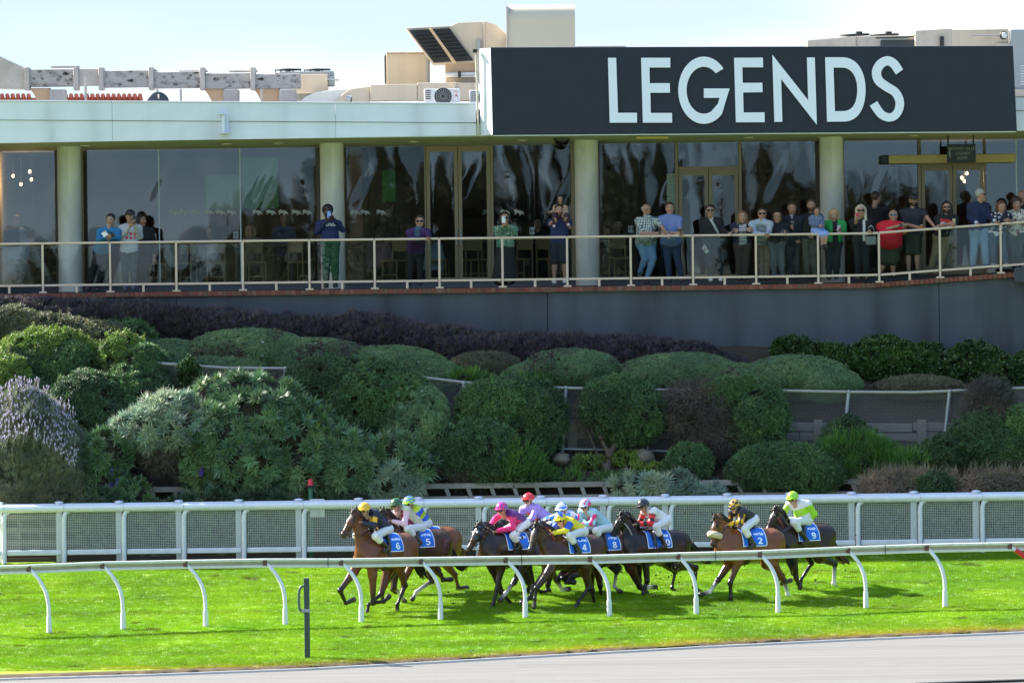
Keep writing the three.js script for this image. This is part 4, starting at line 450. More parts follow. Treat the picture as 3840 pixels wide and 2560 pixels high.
  const r2 = T('plant_room', 'larger stained plant room with a round lamp above the right end of the sign', 'plant room', 2240, 230, 178.6); prism([[2104, 71], [2186, 66], [2186, 240], [2104, 240]], 178.7, 1.6, MT.beige2, r2, 'wall'); bx(r2, 'wall', 2187, 66, 2318, 218, 178.7, 1.6, MT.beige); bx(r2, 'door_panel', 2291, 99, 2330, 172, 178.6, 0.06, MT.beige2); bx(r2, 'corner_duct', 2324, 66, 2420, 236, 178.5, 0.5, MT.galv); bx(r2, 'ledge', 2300, 204, 2400, 222, 178.3, 0.5, MT.beige); bx(r2, 'window_slot', 2160, 83, 2169, 110, 178.6, 0.08, MT.dark); digits(r2, 2148); { const p = PD(2306, 81, 178.5); part(r2, 'bulkhead_lamp', new THREE.SphereGeometry(0.1, 18, 12).scale(1, 1, 0.6).translate(p.x, p.y, p.z), MT.dark); part(r2, 'lamp_glass', new THREE.SphereGeometry(0.07, 16, 10).scale(1, 1, 0.5).translate(p.x + 0.02, p.y, p.z + 0.045), mat([0.6, 0.62, 0.62], 0.2)); part(r2, 'conduit', barG(PD(2232, 81, 178.6), PD(2298, 81, 178.6), 0.012, 5), MT.galv); } for (let k = 0; k < 8; k++) bx(r2, 'ladder_rung', 2345, 150 + k * 6, 2356, 152 + k * 6, 178.2, 0.04, MT.white, 0.004);
}
// ---------- balustrade ----------
{
  const BZ = -173.52, bal = thing('balustrade', 'cream metal balustrade with clear glass panels along the terrace edge', 'railing', V(0, deckY, BZ)), top = (x) => rampY(x) + 1.105, bx2 = [-58, 97, 252, 404, 557, 710, 860, 1009, 1154, 1303, 1449, 1592, 1737, 1880, 2020, 2160, 2300, 2440].map((x) => PD(x, 600, 173.52).x);
  const tilt = (x) => x > KINKX ? 0.062 : 0;
  for (let i = 0; i < bx2.length; i++) { const x = bx2[i]; part(bal, 'post', merge([boxG(x - 0.025, x + 0.025, rampY(x) - 0.02, top(x) - 0.02, BZ - 0.03, BZ + 0.03, 0.008), boxG(x - 0.09, x + 0.09, rampY(x) - 0.02, rampY(x) + 0.015, BZ - 0.06, BZ + 0.06, 0.004)]), MT.rail); if (i === bx2.length - 1) break; const a = bx2[i], b = bx2[i + 1], m = (a + b) / 2;
    const tail = [V(a, top(a), BZ), V(b, top(b), BZ)]; part(bal, 'handrail', (a < KINKX - 0.1 && b > KINKX + 0.1) ? merge([planeBox(tail[0], V(KINKX, top(KINKX), BZ), 0.06, 0.054, 0.02), planeBox(V(KINKX, top(KINKX), BZ), tail[1], 0.06, 0.054, 0.02)]) : planeBox(...tail, 0.06, 0.054, 0.02), MT.rail);
    part(bal, 'bottom_rail', planeBox(V(a + 0.035, rampY(a) + 0.155, BZ), V(b - 0.035, rampY(b) + 0.155, BZ), 0.05, 0.05, 0.006), MT.rail); part(bal, 'stub_post', boxG(m - 0.028, m + 0.028, rampY(m) - 0.02, rampY(m) + 0.13, BZ - 0.024, BZ + 0.024, 0.006), MT.rail);
    const g = boxG(a + 0.04, b - 0.04, rampY(m) + 0.185, top(m) - 0.045, BZ - 0.005, BZ + 0.005), p = g.attributes.position; for (let k = 0; k < p.count; k++) p.setY(k, p.getY(k) + (p.getX(k) - m) * tilt(m)); part(bal, 'glass_panel', g, MT.rail_glass); }
}
// ---------- white track fence with wire mesh ----------
{
  const FZ = -168.0, yT = PD(1176, 1159, 168).y, base = (x) => groundY(168), f = thing('track_fence', 'white outer track fence with tubular top rail, posts and square wire mesh', 'fence', V(0, groundY(168), FZ)), px = []; for (let i = -1; i < 19; i++) px.push(PD(i < 8 ? 8 + i * 137.9 : 1112 + (i - 8) * 143.2, 1200, 168).x);
  const b = base(0), y2 = yT - 0.115, prof = new THREE.Shape(); prof.absellipse(0, 0, 0.1, 0.125, 0, Math.PI * 2);
  for (let i = 0; i < px.length; i++) {
    const x = px[i]; part(f, 'post', merge([new THREE.CylinderGeometry(0.05, 0.05, yT - b - 0.24, 18).translate(x, (yT - 0.24 + b) / 2, FZ + 0.02), tubeG([V(x, yT - 0.26, FZ + 0.02), V(x + 0.008, yT - 0.15, FZ + 0.02), V(x + 0.045, yT - 0.06, FZ + 0.01), V(x + 0.11, yT - 0.02, FZ)], 0.05, 12, 14), new THREE.CylinderGeometry(0.057, 0.057, 0.02, 18).translate(x, b + 0.9, FZ + 0.02)]), MT.whiteTrack); part(f, 'stay_board', boxG(x - 0.19, x - 0.06, b - 0.05, yT + 0.05, FZ - 0.34, FZ - 0.3, 0.012), MT.whiteTrack); part(f, 'post_cap', new THREE.SphereGeometry(0.105, 22, 10, 0, Math.PI * 2, 0, Math.PI / 2).scale(1, 0.34, 0.8).translate(x - 0.12, yT + 0.155, FZ - 0.28), MT.whiteTrack); part(f, 'cap_neck', new THREE.CylinderGeometry(0.085, 0.085, 0.1, 20).translate(x - 0.12, yT + 0.11, FZ - 0.28), MT.whiteTrack);
    if (i === px.length - 1) break; const n = px[i + 1], rail = (r1, r2, y, z) => new THREE.CylinderGeometry(1, 1, n - x - 0.006, 24).rotateZ(Math.PI / 2).scale(1, r1, r2).translate((x + n) / 2 + 0.002, y, z);
    part(f, 'top_rail', rail(0.08, 0.075, yT + 0.035, FZ + 0.02), MT.whiteTrack); part(f, 'rear_rail', rail(0.04, 0.04, yT + 0.1, FZ - 0.28), MT.whiteTrack); part(f, 'bottom_rail', planeBox(V(x + 0.06, b + 0.25, FZ), V(n - 0.06, b + 0.25, FZ), 0.06, 0.115, 0.025), MT.whiteTrack);
    const w = [], z = FZ + 0.0, ya = b + 0.31, yb = yT - 0.05, nv = Math.round((n - x - 0.12) / 0.04), nh = Math.round((yb - ya) / 0.038); for (let k = 0; k <= nv; k++) { const X = x + 0.06 + (n - x - 0.12) * k / nv; w.push(new THREE.BoxGeometry(0.005, yb - ya, 0.004).translate(X, (ya + yb) / 2, z)); } for (let k = 0; k <= nh; k++) w.push(new THREE.BoxGeometry(n - x - 0.12, 0.005, 0.004).translate((x + n) / 2, ya + (yb - ya) * k / nh, z - 0.006)); part(f, 'wire_mesh', merge(w), mat([0.84, 0.86, 0.84], 0.5)).userData.kind = 'stuff';
  }
  part(f, 'kick_board', boxG(px[0], px[px.length - 1], b - 0.1, b + 0.12, FZ - 0.5, FZ - 0.46), mat([0.06, 0.05, 0.045], 1)); void y2; void prof;
}
function flipWinding(g) { for (const k of Object.keys(g.attributes)) { const A = g.attributes[k], n = A.itemSize; for (let i = 0; i < A.count; i += 3) for (let c = 0; c < n; c++) { const t = A.array[(i + 1) * n + c]; A.array[(i + 1) * n + c] = A.array[(i + 2) * n + c]; A.array[(i + 2) * n + c] = t; } } return g; }
// ---------- curved running rail ----------
{
  const feet = [[-60, 1460], [112, 1455], [282, 1447], [472, 1440], [655, 1436], [830, 1430], [1012, 1425], [1207, 1420], [1400, 1417], [1600, 1411], [1788, 1408], [1990, 1398], [2172, 1395], [2385, 1389]], tops = [[-105, 1312], [67, 1307], [236, 1300], [427, 1296], [610, 1293], [785, 1293], [968, 1290], [1163, 1287], [1357, 1285], [1560, 1279], [1748, 1274], [1950, 1265], [2131, 1259], [2322, 1255], [2520, 1250]];
  const A = feet.map((p) => onGroundD(...p)), B = tops.map((p, i) => { const a = A[Math.min(i, A.length - 1)]; return PD(p[0], p[1], -a.z + 0.12); }), r = thing('running_rail', 'white running rail on curved goose neck posts beside the asphalt', 'running rail', A[6].clone());
  const s = new THREE.Shape(); s.moveTo(-0.05, 0.09); s.quadraticCurveTo(0.03, 0.105, 0.055, 0.085); s.lineTo(0.055, 0.045); s.lineTo(0.03, 0.03); s.lineTo(0.03, -0.035); s.lineTo(0.055, -0.05); s.lineTo(0.055, -0.085); s.quadraticCurveTo(0.03, -0.1, -0.05, -0.085); s.closePath();
  const grooveM = mat([0.44, 0.4, 0.3], 0.8, { map: grime('groove', 256, 64, (u, v) => 0.95 - 0.7 * smooth(0.5, 0.72, per(u, v, 3, 6)) - 0.3 * (per(u, v * 0.2, 1.5, 2) - 0.4), [0.3, 6]) });
  for (const [x, y] of [[754, 1294], [1198, 1287], [1645, 1278], [2040, 1262]]) { const k = B.findIndex((b, j) => j && B[j].x > PD(x, y, 157).x), t = (PD(x, y, 157).x - B[k - 1].x) / (B[k].x - B[k - 1].x), p = B[k - 1].clone().lerp(B[k], t); part(r, 'rail_joint', boxG(p.x - 0.006, p.x + 0.006, p.y - 0.095, p.y + 0.1, p.z + 0.02, p.z + 0.062), MT.dark); }
  for (let i = 0; i < A.length; i++) { const a = A[i], b = B[i], dx = b.x - a.x, H = b.y - a.y, dz = b.z - a.z, at = (u, v) => V(a.x + dx * u, a.y + H * v, a.z + dz * u), last = i === A.length - 1, po = part(r, 'post', tubeG([at(0, 0), at(0, 0.3), at(0.03, 0.48), at(0.18, 0.66), at(0.5, 0.83), at(1.0, 1.0)], 0.04, 12, 30), MT.whiteTrack); part(po, 'base_sleeve', new THREE.CylinderGeometry(0.051, 0.056, 0.36, 16).translate(a.x, a.y + 0.17, a.z), MT.whiteTrack); if (last) part(po, 'red_sleeve', tubeG([at(0.1, 0.6), at(0.28, 0.74), at(0.5, 0.84), at(0.8, 0.94)], 0.056, 12, 20), MT.red);
    const e = B[i + 1], d = e.clone().sub(b), L = d.length(), g = new THREE.ExtrudeGeometry(s, { depth: L + 0.002, bevelEnabled: false, curveSegments: 6 }), X = d.clone().normalize(), out = V(0, 1, 0).cross(X).normalize(); if (out.z < 0) out.negate(); const up = X.clone().cross(out); if (up.y < 0) up.negate(); g.applyMatrix4(new THREE.Matrix4().makeBasis(out, up, X)).translate(b.x, b.y, b.z); if (new THREE.Matrix4().makeBasis(out, up, X).determinant() < 0) flipWinding(g); worldUV(g); part(r, 'rail', g, mat([0.74, 0.75, 0.72], 0.32, { map: rain([0.8, 3]), side: THREE.DoubleSide })); const mid = b.clone().lerp(e, 0.5).addScaledVector(out, 0.0332); part(r, 'groove_strip', planeBox(b.clone().addScaledVector(out, 0.031), e.clone().addScaledVector(out, 0.031), 0.004, 0.062, 0), grooveM); part(r, 'bracket', boxG(b.x - 0.06, b.x + 0.03, b.y - 0.05, b.y + 0.06, b.z + 0.03, b.z + 0.06), mat([0.12, 0.06, 0.05], 0.8)); void mid; }
}
// ---------- small furniture beside the track ----------
{
  const a = onGroundD(703, 1511), t = PD(706, 1327, -a.z), p = thing('marker_post', 'weathered green timber post with a bent pipe handle on the turf edge', 'post', a.clone()); part(p, 'post', boxG(a.x - 0.055, a.x + 0.055, a.y - 0.1, t.y, a.z - 0.05, a.z + 0.05, 0.012).translate((t.x - a.x) * 0.5, 0, 0), mat([0.055, 0.095, 0.075], 0.8, { map: mott([1, 1]) }));
  const q = (x, y) => PD(x, y, -a.z - 0.02); part(p, 'handle', tubeG([q(704, 1346), q(692, 1347), q(687, 1356), q(687, 1395), q(690, 1402), q(704, 1404)], 0.028, 10, 40), mat([0.06, 0.12, 0.085], 0.5)); part(p, 'clamp', boxG(a.x - 0.075, a.x + 0.085, q(700, 1406).y, q(700, 1398).y, a.z - 0.06, a.z + 0.06, 0.01), MT.galv);
  const s = PD(713, 1150, 168.5), l = thing('signal_light', 'red topped signal light on a green stub pole behind the white fence', 'signal light', V(s.x, groundY(168.5), s.z)), y = (v) => PD(713, v, 168.5).y; part(l, 'pole', new THREE.CylinderGeometry(0.05, 0.06, y(1118) - groundY(168.5), 14).translate(s.x, (y(1118) + groundY(168.5)) / 2, s.z), mat([0.03, 0.14, 0.07], 0.5)); part(l, 'collar', new THREE.CylinderGeometry(0.12, 0.1, 0.05, 18).translate(s.x, y(1117), s.z), mat([0.04, 0.02, 0.04], 0.5)); part(l, 'red_lens', new THREE.CylinderGeometry(0.05, 0.07, 0.13, 18).translate(s.x, y(1111), s.z), mat([0.7, 0.03, 0.06], 0.25)); part(l, 'dome', new THREE.SphereGeometry(0.05, 16, 8, 0, Math.PI * 2, 0, Math.PI / 2).translate(s.x, y(1111) + 0.065, s.z), mat([0.7, 0.03, 0.06], 0.25));
  { const c = PD(728, 1156, 168.4); single('control_box', 'small grey metal box beside the signal light behind the white fence', 'box', boxG(c.x - 0.16, c.x + 0.16, groundY(168.6) + 0.9, PD(728, 1145, 168.6).y, -168.45, -168.36, 0.015), MT.white); }
  const rock = (x, y, d, w, h, lab, sd) => { const c = PD(x, y, d), g = mergeVertices(new THREE.IcosahedronGeometry(1, 5)), p = g.attributes.position; for (let i = 0; i < p.count; i++) { const v = V(p.getX(i), p.getY(i), p.getZ(i)), k = 0.8 + 0.4 * fbm(v.x * 1.7 + sd, v.y * 4, v.z * 1.7, 4) + 0.1 * Math.floor(v.y * 3); v.multiplyScalar(k); p.setXYZ(i, c.x + v.x * w, c.y + v.y * h, c.z + v.z * 0.2); } g.computeVertexNormals(); worldUV(g); single('footing_stone', lab, 'stone', g, mat([0.22, 0.19, 0.15], 0.95, { map: mott([2, 2]) })); };
  rock(1289, 1059, 170.35, 0.2, 0.16, 'lumpy concrete footing under the fence post left of the small tree', 1); rock(1478, 1056, 170.35, 0.26, 0.2, 'flat topped concrete footing right of the small tree trunk', 4);
}
// ---------- chain link fence and timber wall on the bank ----------
{
  const CZ = -170.75, tops = [[330, 832], [520, 845], [655, 846], [790, 852], [930, 862], [1065, 878], [1180, 886], [1299, 891], [1490, 895], [1620, 897], [1790, 897], [1950, 900], [2100, 901], [2180, 898], [2270, 893], [2440, 889]].map(([x, y]) => PD(x, y, 170.75)), f = thing('chain_link_fence', 'galvanised chain link fence crossing the planted bank', 'fence', V(0, tops[6].y - 1.3, CZ)), galv = MT.galv, low = (p) => p.y - 1.36;
  for (let i = 0; i < tops.length - 1; i++) { part(f, 'top_rail', barG(tops[i], tops[i + 1], 0.034, 10), mat([0.4, 0.38, 0.35], 0.6, { map: mott([1, 1]) })); part(f, 'bottom_rail', barG(tops[i].clone().setY(low(tops[i])), tops[i + 1].clone().setY(low(tops[i + 1])), 0.03, 8), galv);
    const a = tops[i], b = tops[i + 1], L = b.x - a.x, w = [], step = 0.062, H = 1.34, n = Math.ceil((L + H) / step); for (const sgn of [1, -1]) for (let k = -Math.ceil(H / step); k < n; k++) { let x0 = k * step, x1 = x0 + H, y0 = 0, y1 = H; if (sgn < 0) { y0 = H; y1 = 0; } const c0 = Math.max(0, x0), c1 = Math.min(L, x1); if (c1 - c0 < 0.01) continue; const u0 = (c0 - x0) / H, u1 = (c1 - x0) / H, ya = (u) => mix(y0, y1, u), sl = (x) => mix(low(a), low(b), x / L); w.push(barG(V(a.x + c0, sl(c0) + ya(u0), CZ + sgn * 0.003), V(a.x + c1, sl(c1) + ya(u1), CZ + sgn * 0.003), 0.0034, 3)); } const m = part(f, 'wire_mesh', merge(w), mat([0.3, 0.32, 0.31], 0.5, { metalness: 0.3 })); m.userData.kind = 'stuff'; }
  for (const [x, y] of [[655, 846], [1065, 880], [1300, 891], [1495, 895], [1950, 900], [2182, 898], [2400, 891]]) { const t = PD(x, y, 170.72), b = t.clone(); b.y -= 1.75; b.x -= 0.2 + (x > 1600 ? 0.0 : -0.08); part(f, 'post', barG(b, t, 0.04, 12), mat([0.3, 0.34, 0.37], 0.45, { metalness: 0.4 })); part(f, 'post_cap', new THREE.SphereGeometry(0.048, 12, 8).translate(t.x, t.y, t.z), galv); }
  const w = thing('timber_wall', 'weathered grey timber plank retaining wall behind the chain link fence', 'retaining wall', V(0, PD(1700, 1036, 171.2).y, -171.2));
  for (let r = 0; r < 3; r++) for (let i = 0; i < 8; i++) { const xa = 1240 + i * 143 + r * 26, a = PD(xa, 968 + r * 23 + (i % 2) * 2, 171.15 - r * 0.02), b = PD(xa + 141, 969 + r * 23 + (i % 3), 171.15 - r * 0.02), g = planeBox(a.add(V(0, -0.11, 0)), b.add(V(0, -0.11, 0)), 0.06, 0.195, 0.012); worldUV(g); part(w, 'plank', g, MT.wood); }
  for (const x of [1315, 1640, 1880, 2118, 2330]) { const a = PD(x, 966, 171.05), g = boxG(a.x - 0.1, a.x + 0.1, a.y - 0.75, a.y + 0.02, -171.07, -170.98, 0.015); worldUV(g); part(w, 'timber_post', g, MT.wood); }
}
// ---------- planting ----------
const leafGeo = (L, w, fold = 0.25) => { const g = new THREE.BufferGeometry(); g.setAttribute('position', new THREE.Float32BufferAttribute([0, 0, 0, -w, L * 0.45, w * fold, 0, L * 0.5, 0, w, L * 0.45, w * fold, 0, L, -L * 0.08], 3)); g.setIndex([0, 2, 1, 0, 3, 2, 1, 2, 4, 2, 3, 4]); g.computeVertexNormals(); return g; };
function clump(n, L, w, spread, up, seed, rad = 0.3) { // leaves springing from about one point, y outwards
  const R = rngOf(seed), list = []; for (let i = 0; i < n; i++) { const a = i * 2.4 + R() * 0.8, t = spread * Math.sqrt((i + 0.5) / n) * (0.8 + 0.4 * R()), g = leafGeo(L * (0.7 + 0.5 * R()), w * (0.8 + 0.4 * R())); g.rotateX(t).rotateY(a).translate((R() - 0.5) * L * rad, up * R(), (R() - 0.5) * L * rad); list.push(g); } return mergeC2(list);
}
const CL = { fine: [1, 2].map((s) => clump(14, 0.045, 0.009, 1.5, 0.03, s, 1.6)), tea: [3, 4].map((s) => clump(13, 0.075, 0.013, 1.35, 0.06, s, 1.1)), broad: [5, 6].map((s) => clump(9, 0.075, 0.022, 1.3, 0.04, s, 1.2)), rosette: [7, 8].map((s) => clump(44, 0.2, 0.016, 1.75, 0.05, s, 0.1)), spike: [9, 10].map((s) => clump(13, 0.1, 0.006, 0.7, 0.02, s, 1.2)), lav: [11, 12].map((s) => clump(14, 0.13, 0.005, 0.75, 0.03, s, 0.6)), weed: [13, 14].map((s) => clump(9, 0.24, 0.011, 0.9, 0.02, s, 0.5)), twig: [15, 16].map((s) => clump(8, 0.2, 0.004, 1.4, 0.05, s, 1)), grass: [17, 18, 19].map((s) => clump(26, 0.062, 0.0034, 0.55, 0.0, s, 3.0)), vine: [20, 21].map((s) => clump(9, 0.26, 0.006, 1.2, 0.02, s, 0.9)), big: [22, 23].map((s) => clump(16, 0.42, 0.13, 1.5, 0.3, s, 3)) };
const flowerG = mergeC2([0, 1, 2, 3, 4].map((i) => leafGeo(0.022, 0.009).rotateX(1.2).rotateY(i * 1.257)));
const leafMats = {}; const leafMat = (key, rough = 0.75, tr = 0.3) => leafMats[key] ||= new THREE.MeshPhysicalMaterial({ color: rgb(1, 1, 1), roughness: rough, transmission: tr * 1.6, thickness: 0, side: THREE.DoubleSide });
const KIND = { // clump, colour, variation, density per square metre, jitter, core colour, roughness
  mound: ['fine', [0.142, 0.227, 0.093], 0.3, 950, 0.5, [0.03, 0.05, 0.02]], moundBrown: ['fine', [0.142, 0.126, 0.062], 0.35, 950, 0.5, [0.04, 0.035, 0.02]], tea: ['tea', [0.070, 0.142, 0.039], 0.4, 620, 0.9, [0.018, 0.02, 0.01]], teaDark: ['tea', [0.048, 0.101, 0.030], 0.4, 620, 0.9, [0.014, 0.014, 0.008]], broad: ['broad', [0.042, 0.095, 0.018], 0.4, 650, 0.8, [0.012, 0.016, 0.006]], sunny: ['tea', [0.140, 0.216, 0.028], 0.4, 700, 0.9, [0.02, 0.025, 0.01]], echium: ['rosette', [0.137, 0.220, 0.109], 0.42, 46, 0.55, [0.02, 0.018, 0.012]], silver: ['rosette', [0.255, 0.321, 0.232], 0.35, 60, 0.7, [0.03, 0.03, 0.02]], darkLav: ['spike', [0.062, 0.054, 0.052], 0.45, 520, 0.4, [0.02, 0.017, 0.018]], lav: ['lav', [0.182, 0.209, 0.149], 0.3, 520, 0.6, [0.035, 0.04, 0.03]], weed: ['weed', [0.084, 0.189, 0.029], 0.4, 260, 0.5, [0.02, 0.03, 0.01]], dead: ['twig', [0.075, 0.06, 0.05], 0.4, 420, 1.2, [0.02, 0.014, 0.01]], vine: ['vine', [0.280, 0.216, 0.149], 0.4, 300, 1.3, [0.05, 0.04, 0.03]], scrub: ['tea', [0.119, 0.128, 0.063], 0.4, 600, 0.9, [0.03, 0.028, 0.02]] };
function foliage(root, part_, clumps, m, spots, name) { // spots: [position, normal, scale, colour]
  const O = root.position, per = clumps.map(() => []); spots.forEach((s, i) => per[i % clumps.length].push(s)); const M = new THREE.Matrix4(), q = new THREE.Quaternion(), q2 = new THREE.Quaternion(), Y = V(0, 1, 0), c = new THREE.Color();
  per.forEach((list, k) => { if (!list.length) return; const im = new THREE.InstancedMesh(clumps[k], m, list.length); im.name = name; im.userData.kind = 'stuff'; im.castShadow = im.receiveShadow = true; list.forEach((s, i) => { q.setFromUnitVectors(Y, s[1]); q2.setFromAxisAngle(Y, s[4]); q.multiply(q2); M.compose(s[0].clone().sub(O), q, V(s[2], s[2], s[2])); im.setMatrixAt(i, M); c.setRGB(...s[3]); im.setColorAt(i, c); }); part_.add(im); });
}
let bushSeed = 100;
// blobs: [x, y, rx, ry, depth, kind?, rz?] in picture pixels and metres of depth
function bush(name, label, cat, kind, blobs, o = {}) {
  const rough = o.rough ?? 0.16, R = rngOf(++bushSeed), B = blobs.map(([x, y, rx, ry, d, k, rz]) => { const c = PD(x, y, d), s = d / (FOCAL / K); return { c, rx: rx * s, ry: ry * s, rz: rz || Math.min(rx, ry) * s * (o.flat || 0.8), k: k || kind, d }; });
  if (rough > 0.11 && !o.open) for (const b of [...B]) for (let i = 0; i < 6; i++) { const a = i * 1.05 + R() * 0.8 - 0.3, v = V(Math.cos(a) * (0.75 + 0.2 * R()), Math.sin(a) * (0.75 + 0.2 * R()), 0.15 + 0.5 * R()).multiplyScalar(0.72), f = 0.28 + 0.2 * R(); B.push({ c: V(b.c.x + v.x * b.rx, b.c.y + v.y * b.ry, b.c.z + v.z * b.rz * 0.7), rx: b.rx * f, ry: b.ry * f * 1.05, rz: b.rz * f, k: b.k, d: b.d, lobe: true }); }
  const lo = Math.min(...B.map((b) => b.c.y - b.ry)), root = thing(name, label, cat, V(B[0].c.x, lo, B[0].c.z), o.group);
  const rad = (b, v) => 1 + rough * 2 * (fbm(v.x * 2.4 + b.c.x, v.y * 2.4 + b.c.y, v.z * 2.4 + bushSeed, 4) * 0.9 + (rough > 0.11 ? 0.55 * noise(v.x * 7 + b.c.x, v.y * 7 + 30, v.z * 7 + bushSeed) : 0.1) - 0.72) - (v.y < -0.2 ? 0 : 0);
  const spots = new Map(), flowers = [], tint = (k) => { const e = KIND[k]; if (!spots.has(k)) spots.set(k, []); return e; };
  for (const b of B) {
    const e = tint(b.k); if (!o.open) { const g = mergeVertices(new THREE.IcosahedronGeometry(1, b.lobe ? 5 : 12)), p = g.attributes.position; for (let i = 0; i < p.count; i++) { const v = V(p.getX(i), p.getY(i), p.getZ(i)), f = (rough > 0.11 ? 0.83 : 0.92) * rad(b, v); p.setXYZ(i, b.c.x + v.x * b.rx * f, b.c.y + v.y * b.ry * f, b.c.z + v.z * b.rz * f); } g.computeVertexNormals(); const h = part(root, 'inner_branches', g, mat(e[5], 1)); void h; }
    const area = 4 * Math.PI * Math.pow((Math.pow(b.rx * b.ry, 1.6) + Math.pow(b.rx * b.rz, 1.6) + Math.pow(b.ry * b.rz, 1.6)) / 3, 1 / 1.6), n = Math.round(area * e[3] * 0.62 * (o.dens || 1));
    for (let i = 0; i < n; i++) {
      let v; do { const u = R() * 2 - 1, a = R() * 6.2832, r = Math.sqrt(1 - u * u); v = V(r * Math.cos(a), u, r * Math.sin(a)); } while (v.z < -0.45);
      const f = rad(b, v) * (o.open ? Math.pow(R(), 0.4) : 0.93 + 0.1 * R() + (rough > 0.11 && R() < 0.16 ? 0.12 * R() : 0)), p = V(b.c.x + v.x * b.rx * f, b.c.y + v.y * b.ry * f, b.c.z + v.z * b.rz * f);
      if (B.some((q) => q !== b && ((p.x - q.c.x) / q.rx) ** 2 + ((p.y - q.c.y) / q.ry) ** 2 + ((p.z - q.c.z) / q.rz) ** 2 < 0.72)) continue;
      if (rough > 0.11 && !o.open && fbm(p.x * 4.2 + 13, p.y * 4.2, p.z * 4.2, 3) > 0.57 && R() < 0.85) continue;
      if (o.hole && o.hole(p.x, p.y, v) && R() < 0.85) continue;
      const nrm = V(v.x / b.rx, v.y / b.ry, v.z / b.rz).normalize(), up = o.upright ?? (b.k === 'darkLav' || b.k === 'lav' || b.k === 'weed' ? 1.1 : b.k === 'echium' || b.k === 'silver' ? 0.45 : 0.15); nrm.add(V((R() - 0.5) * e[4], (R() - 0.5) * e[4] + up, (R() - 0.5) * e[4])).normalize();
      const patch = fbm(p.x * 2.1, p.y * 2.1, p.z * 2.1 + 9, 3), w = (o.tone || 1.3) * Math.max(0.35, 1 + e[2] * ((R() - 0.5) * 1.5 + (patch - 0.5) * 3)), hue = (patch - 0.5) * 0.5 + (R() - 0.5) * 0.3; let c = [e[1][0] * w * (1 + hue * 0.8), e[1][1] * w, e[1][2] * w * (1 - hue * 0.5)];
      if (o.brown && fbm(p.x * 1.7 + 40, p.y * 1.7, 3, 3) + (R() - 0.5) * 0.22 < o.brown && R() < 0.7) c = [0.075 * w, 0.055 * w, 0.035 * w]; if (b.k === 'darkLav' && R() < 0.35) c = [0.06 * w, 0.042 * w, 0.07 * w];
      spots.get(b.k).push([p, nrm, 0.75 + 0.55 * R(), c, R() * 6.28]);
      if (rough > 0.11 && R() < 0.02 && v.z > -0.2) { const g = nrm.clone().add(V(0, 0.5, 0)).normalize(); for (let k = 1; k < 4; k++) spots.get(b.k).push([p.clone().addScaledVector(g, 0.045 * k), g.clone().add(V((R() - 0.5) * 0.5, 0, (R() - 0.5) * 0.5)).normalize(), 0.9 - 0.15 * k, [c[0] * 1.25, c[1] * 1.2, c[2]], R() * 6.28]); }
      if (o.flowers && R() < o.flowers[0] && (o.flowers[2] === undefined || v.y > o.flowers[2]) && patch > (o.flowers[3] ?? 0)) flowers.push([p.clone().addScaledVector(nrm, 0.02), nrm.clone().add(V(0, 0.2, 0.6)).normalize(), (o.flowers[4] || 1) * (0.8 + 0.6 * R()), o.flowers[1], R() * 6]);
    }
  }
  for (const [k, list] of spots) foliage(root, root, CL[KIND[k][0]], leafMat(k, k === 'echium' ? 0.42 : k === 'broad' ? 0.35 : 0.7, k === 'darkLav' || k === 'dead' ? 0.1 : 0.28), list, 'foliage');
  if (flowers.length) foliage(root, root, [flowerG], mat([1, 1, 1], 0.8, { side: THREE.DoubleSide }), flowers, 'flowers');
  if (o.trunk) part(root, 'trunk', sdfMesh(o.trunk.map(([x0, y0, x1, y1, r0, r1, d]) => cap(PD(x0, y0, d), PD(x1, y1, d + 0.1), r0, r1, 0.05)), 0.02, { color: [0.06, 0.04, 0.03], bump: 0.012, bumpScale: 22 }), hairMat);
  return root;
}
// dark lavender row under the wall
[[[60, 722, 130, 34, 172.9], [190, 728, 110, 34, 172.8]], [[310, 735, 110, 36, 172.8], [400, 742, 70, 34, 172.8]], [[490, 752, 80, 42, 172.8], [560, 760, 80, 40, 172.8]], [[650, 770, 75, 42, 172.9], [730, 775, 80, 44, 172.9]], [[835, 778, 95, 54, 172.8], [930, 790, 80, 48, 172.8]], [[1040, 802, 90, 46, 172.8], [1130, 812, 80, 46, 172.8]], [[1230, 812, 90, 42, 172.9], [1320, 815, 80, 42, 172.9]], [[1420, 815, 80, 40, 172.9], [1500, 818, 70, 38, 172.9]], [[1580, 828, 75, 38, 172.9], [1650, 842, 60, 28, 172.9]]].forEach((b, i) => bush('lavender_shrub', `dark purple brown lavender shrub under the grey wall, ${['leftmost', 'second from left', 'third from left', 'fourth from left', 'middle', 'fourth from right', 'third from right', 'second from right', 'rightmost'][i]} of the row`, 'shrub', 'darkLav', b, { group: 'lavender row under the terrace wall', rough: 0.22, flat: 1.2 }));
// clipped mounds on the bank
bush('hedge_mound', 'low green mound hedge on the bank left of the long white flowered mound', 'hedge', 'mound', [[380, 830, 110, 50, 172.3], [300, 808, 90, 36, 172.4], [500, 845, 110, 26, 171.6]], { rough: 0.08, flat: 1.3, flowers: [0.002, [0.6, 0.62, 0.6]] });
bush('hedge_mound', 'long clipped mound hedge dotted with small white flowers, tallest in the upper left', 'hedge', 'mound', [[570, 812, 150, 56, 172.2], [720, 832, 140, 54, 172.1]], { rough: 0.07, flat: 1.3, flowers: [0.02, [0.7, 0.72, 0.7], -0.4, 0.45], brown: 0.36 });
bush('hedge_mound', 'clipped mound hedge sloping down to the chain link fence above the big arching shrub', 'hedge', 'mound', [[880, 848, 150, 52, 172.1], [980, 866, 90, 40, 172.0]], { rough: 0.07, flat: 1.3, flowers: [0.012, [0.7, 0.72, 0.7], -0.4, 0.45] });
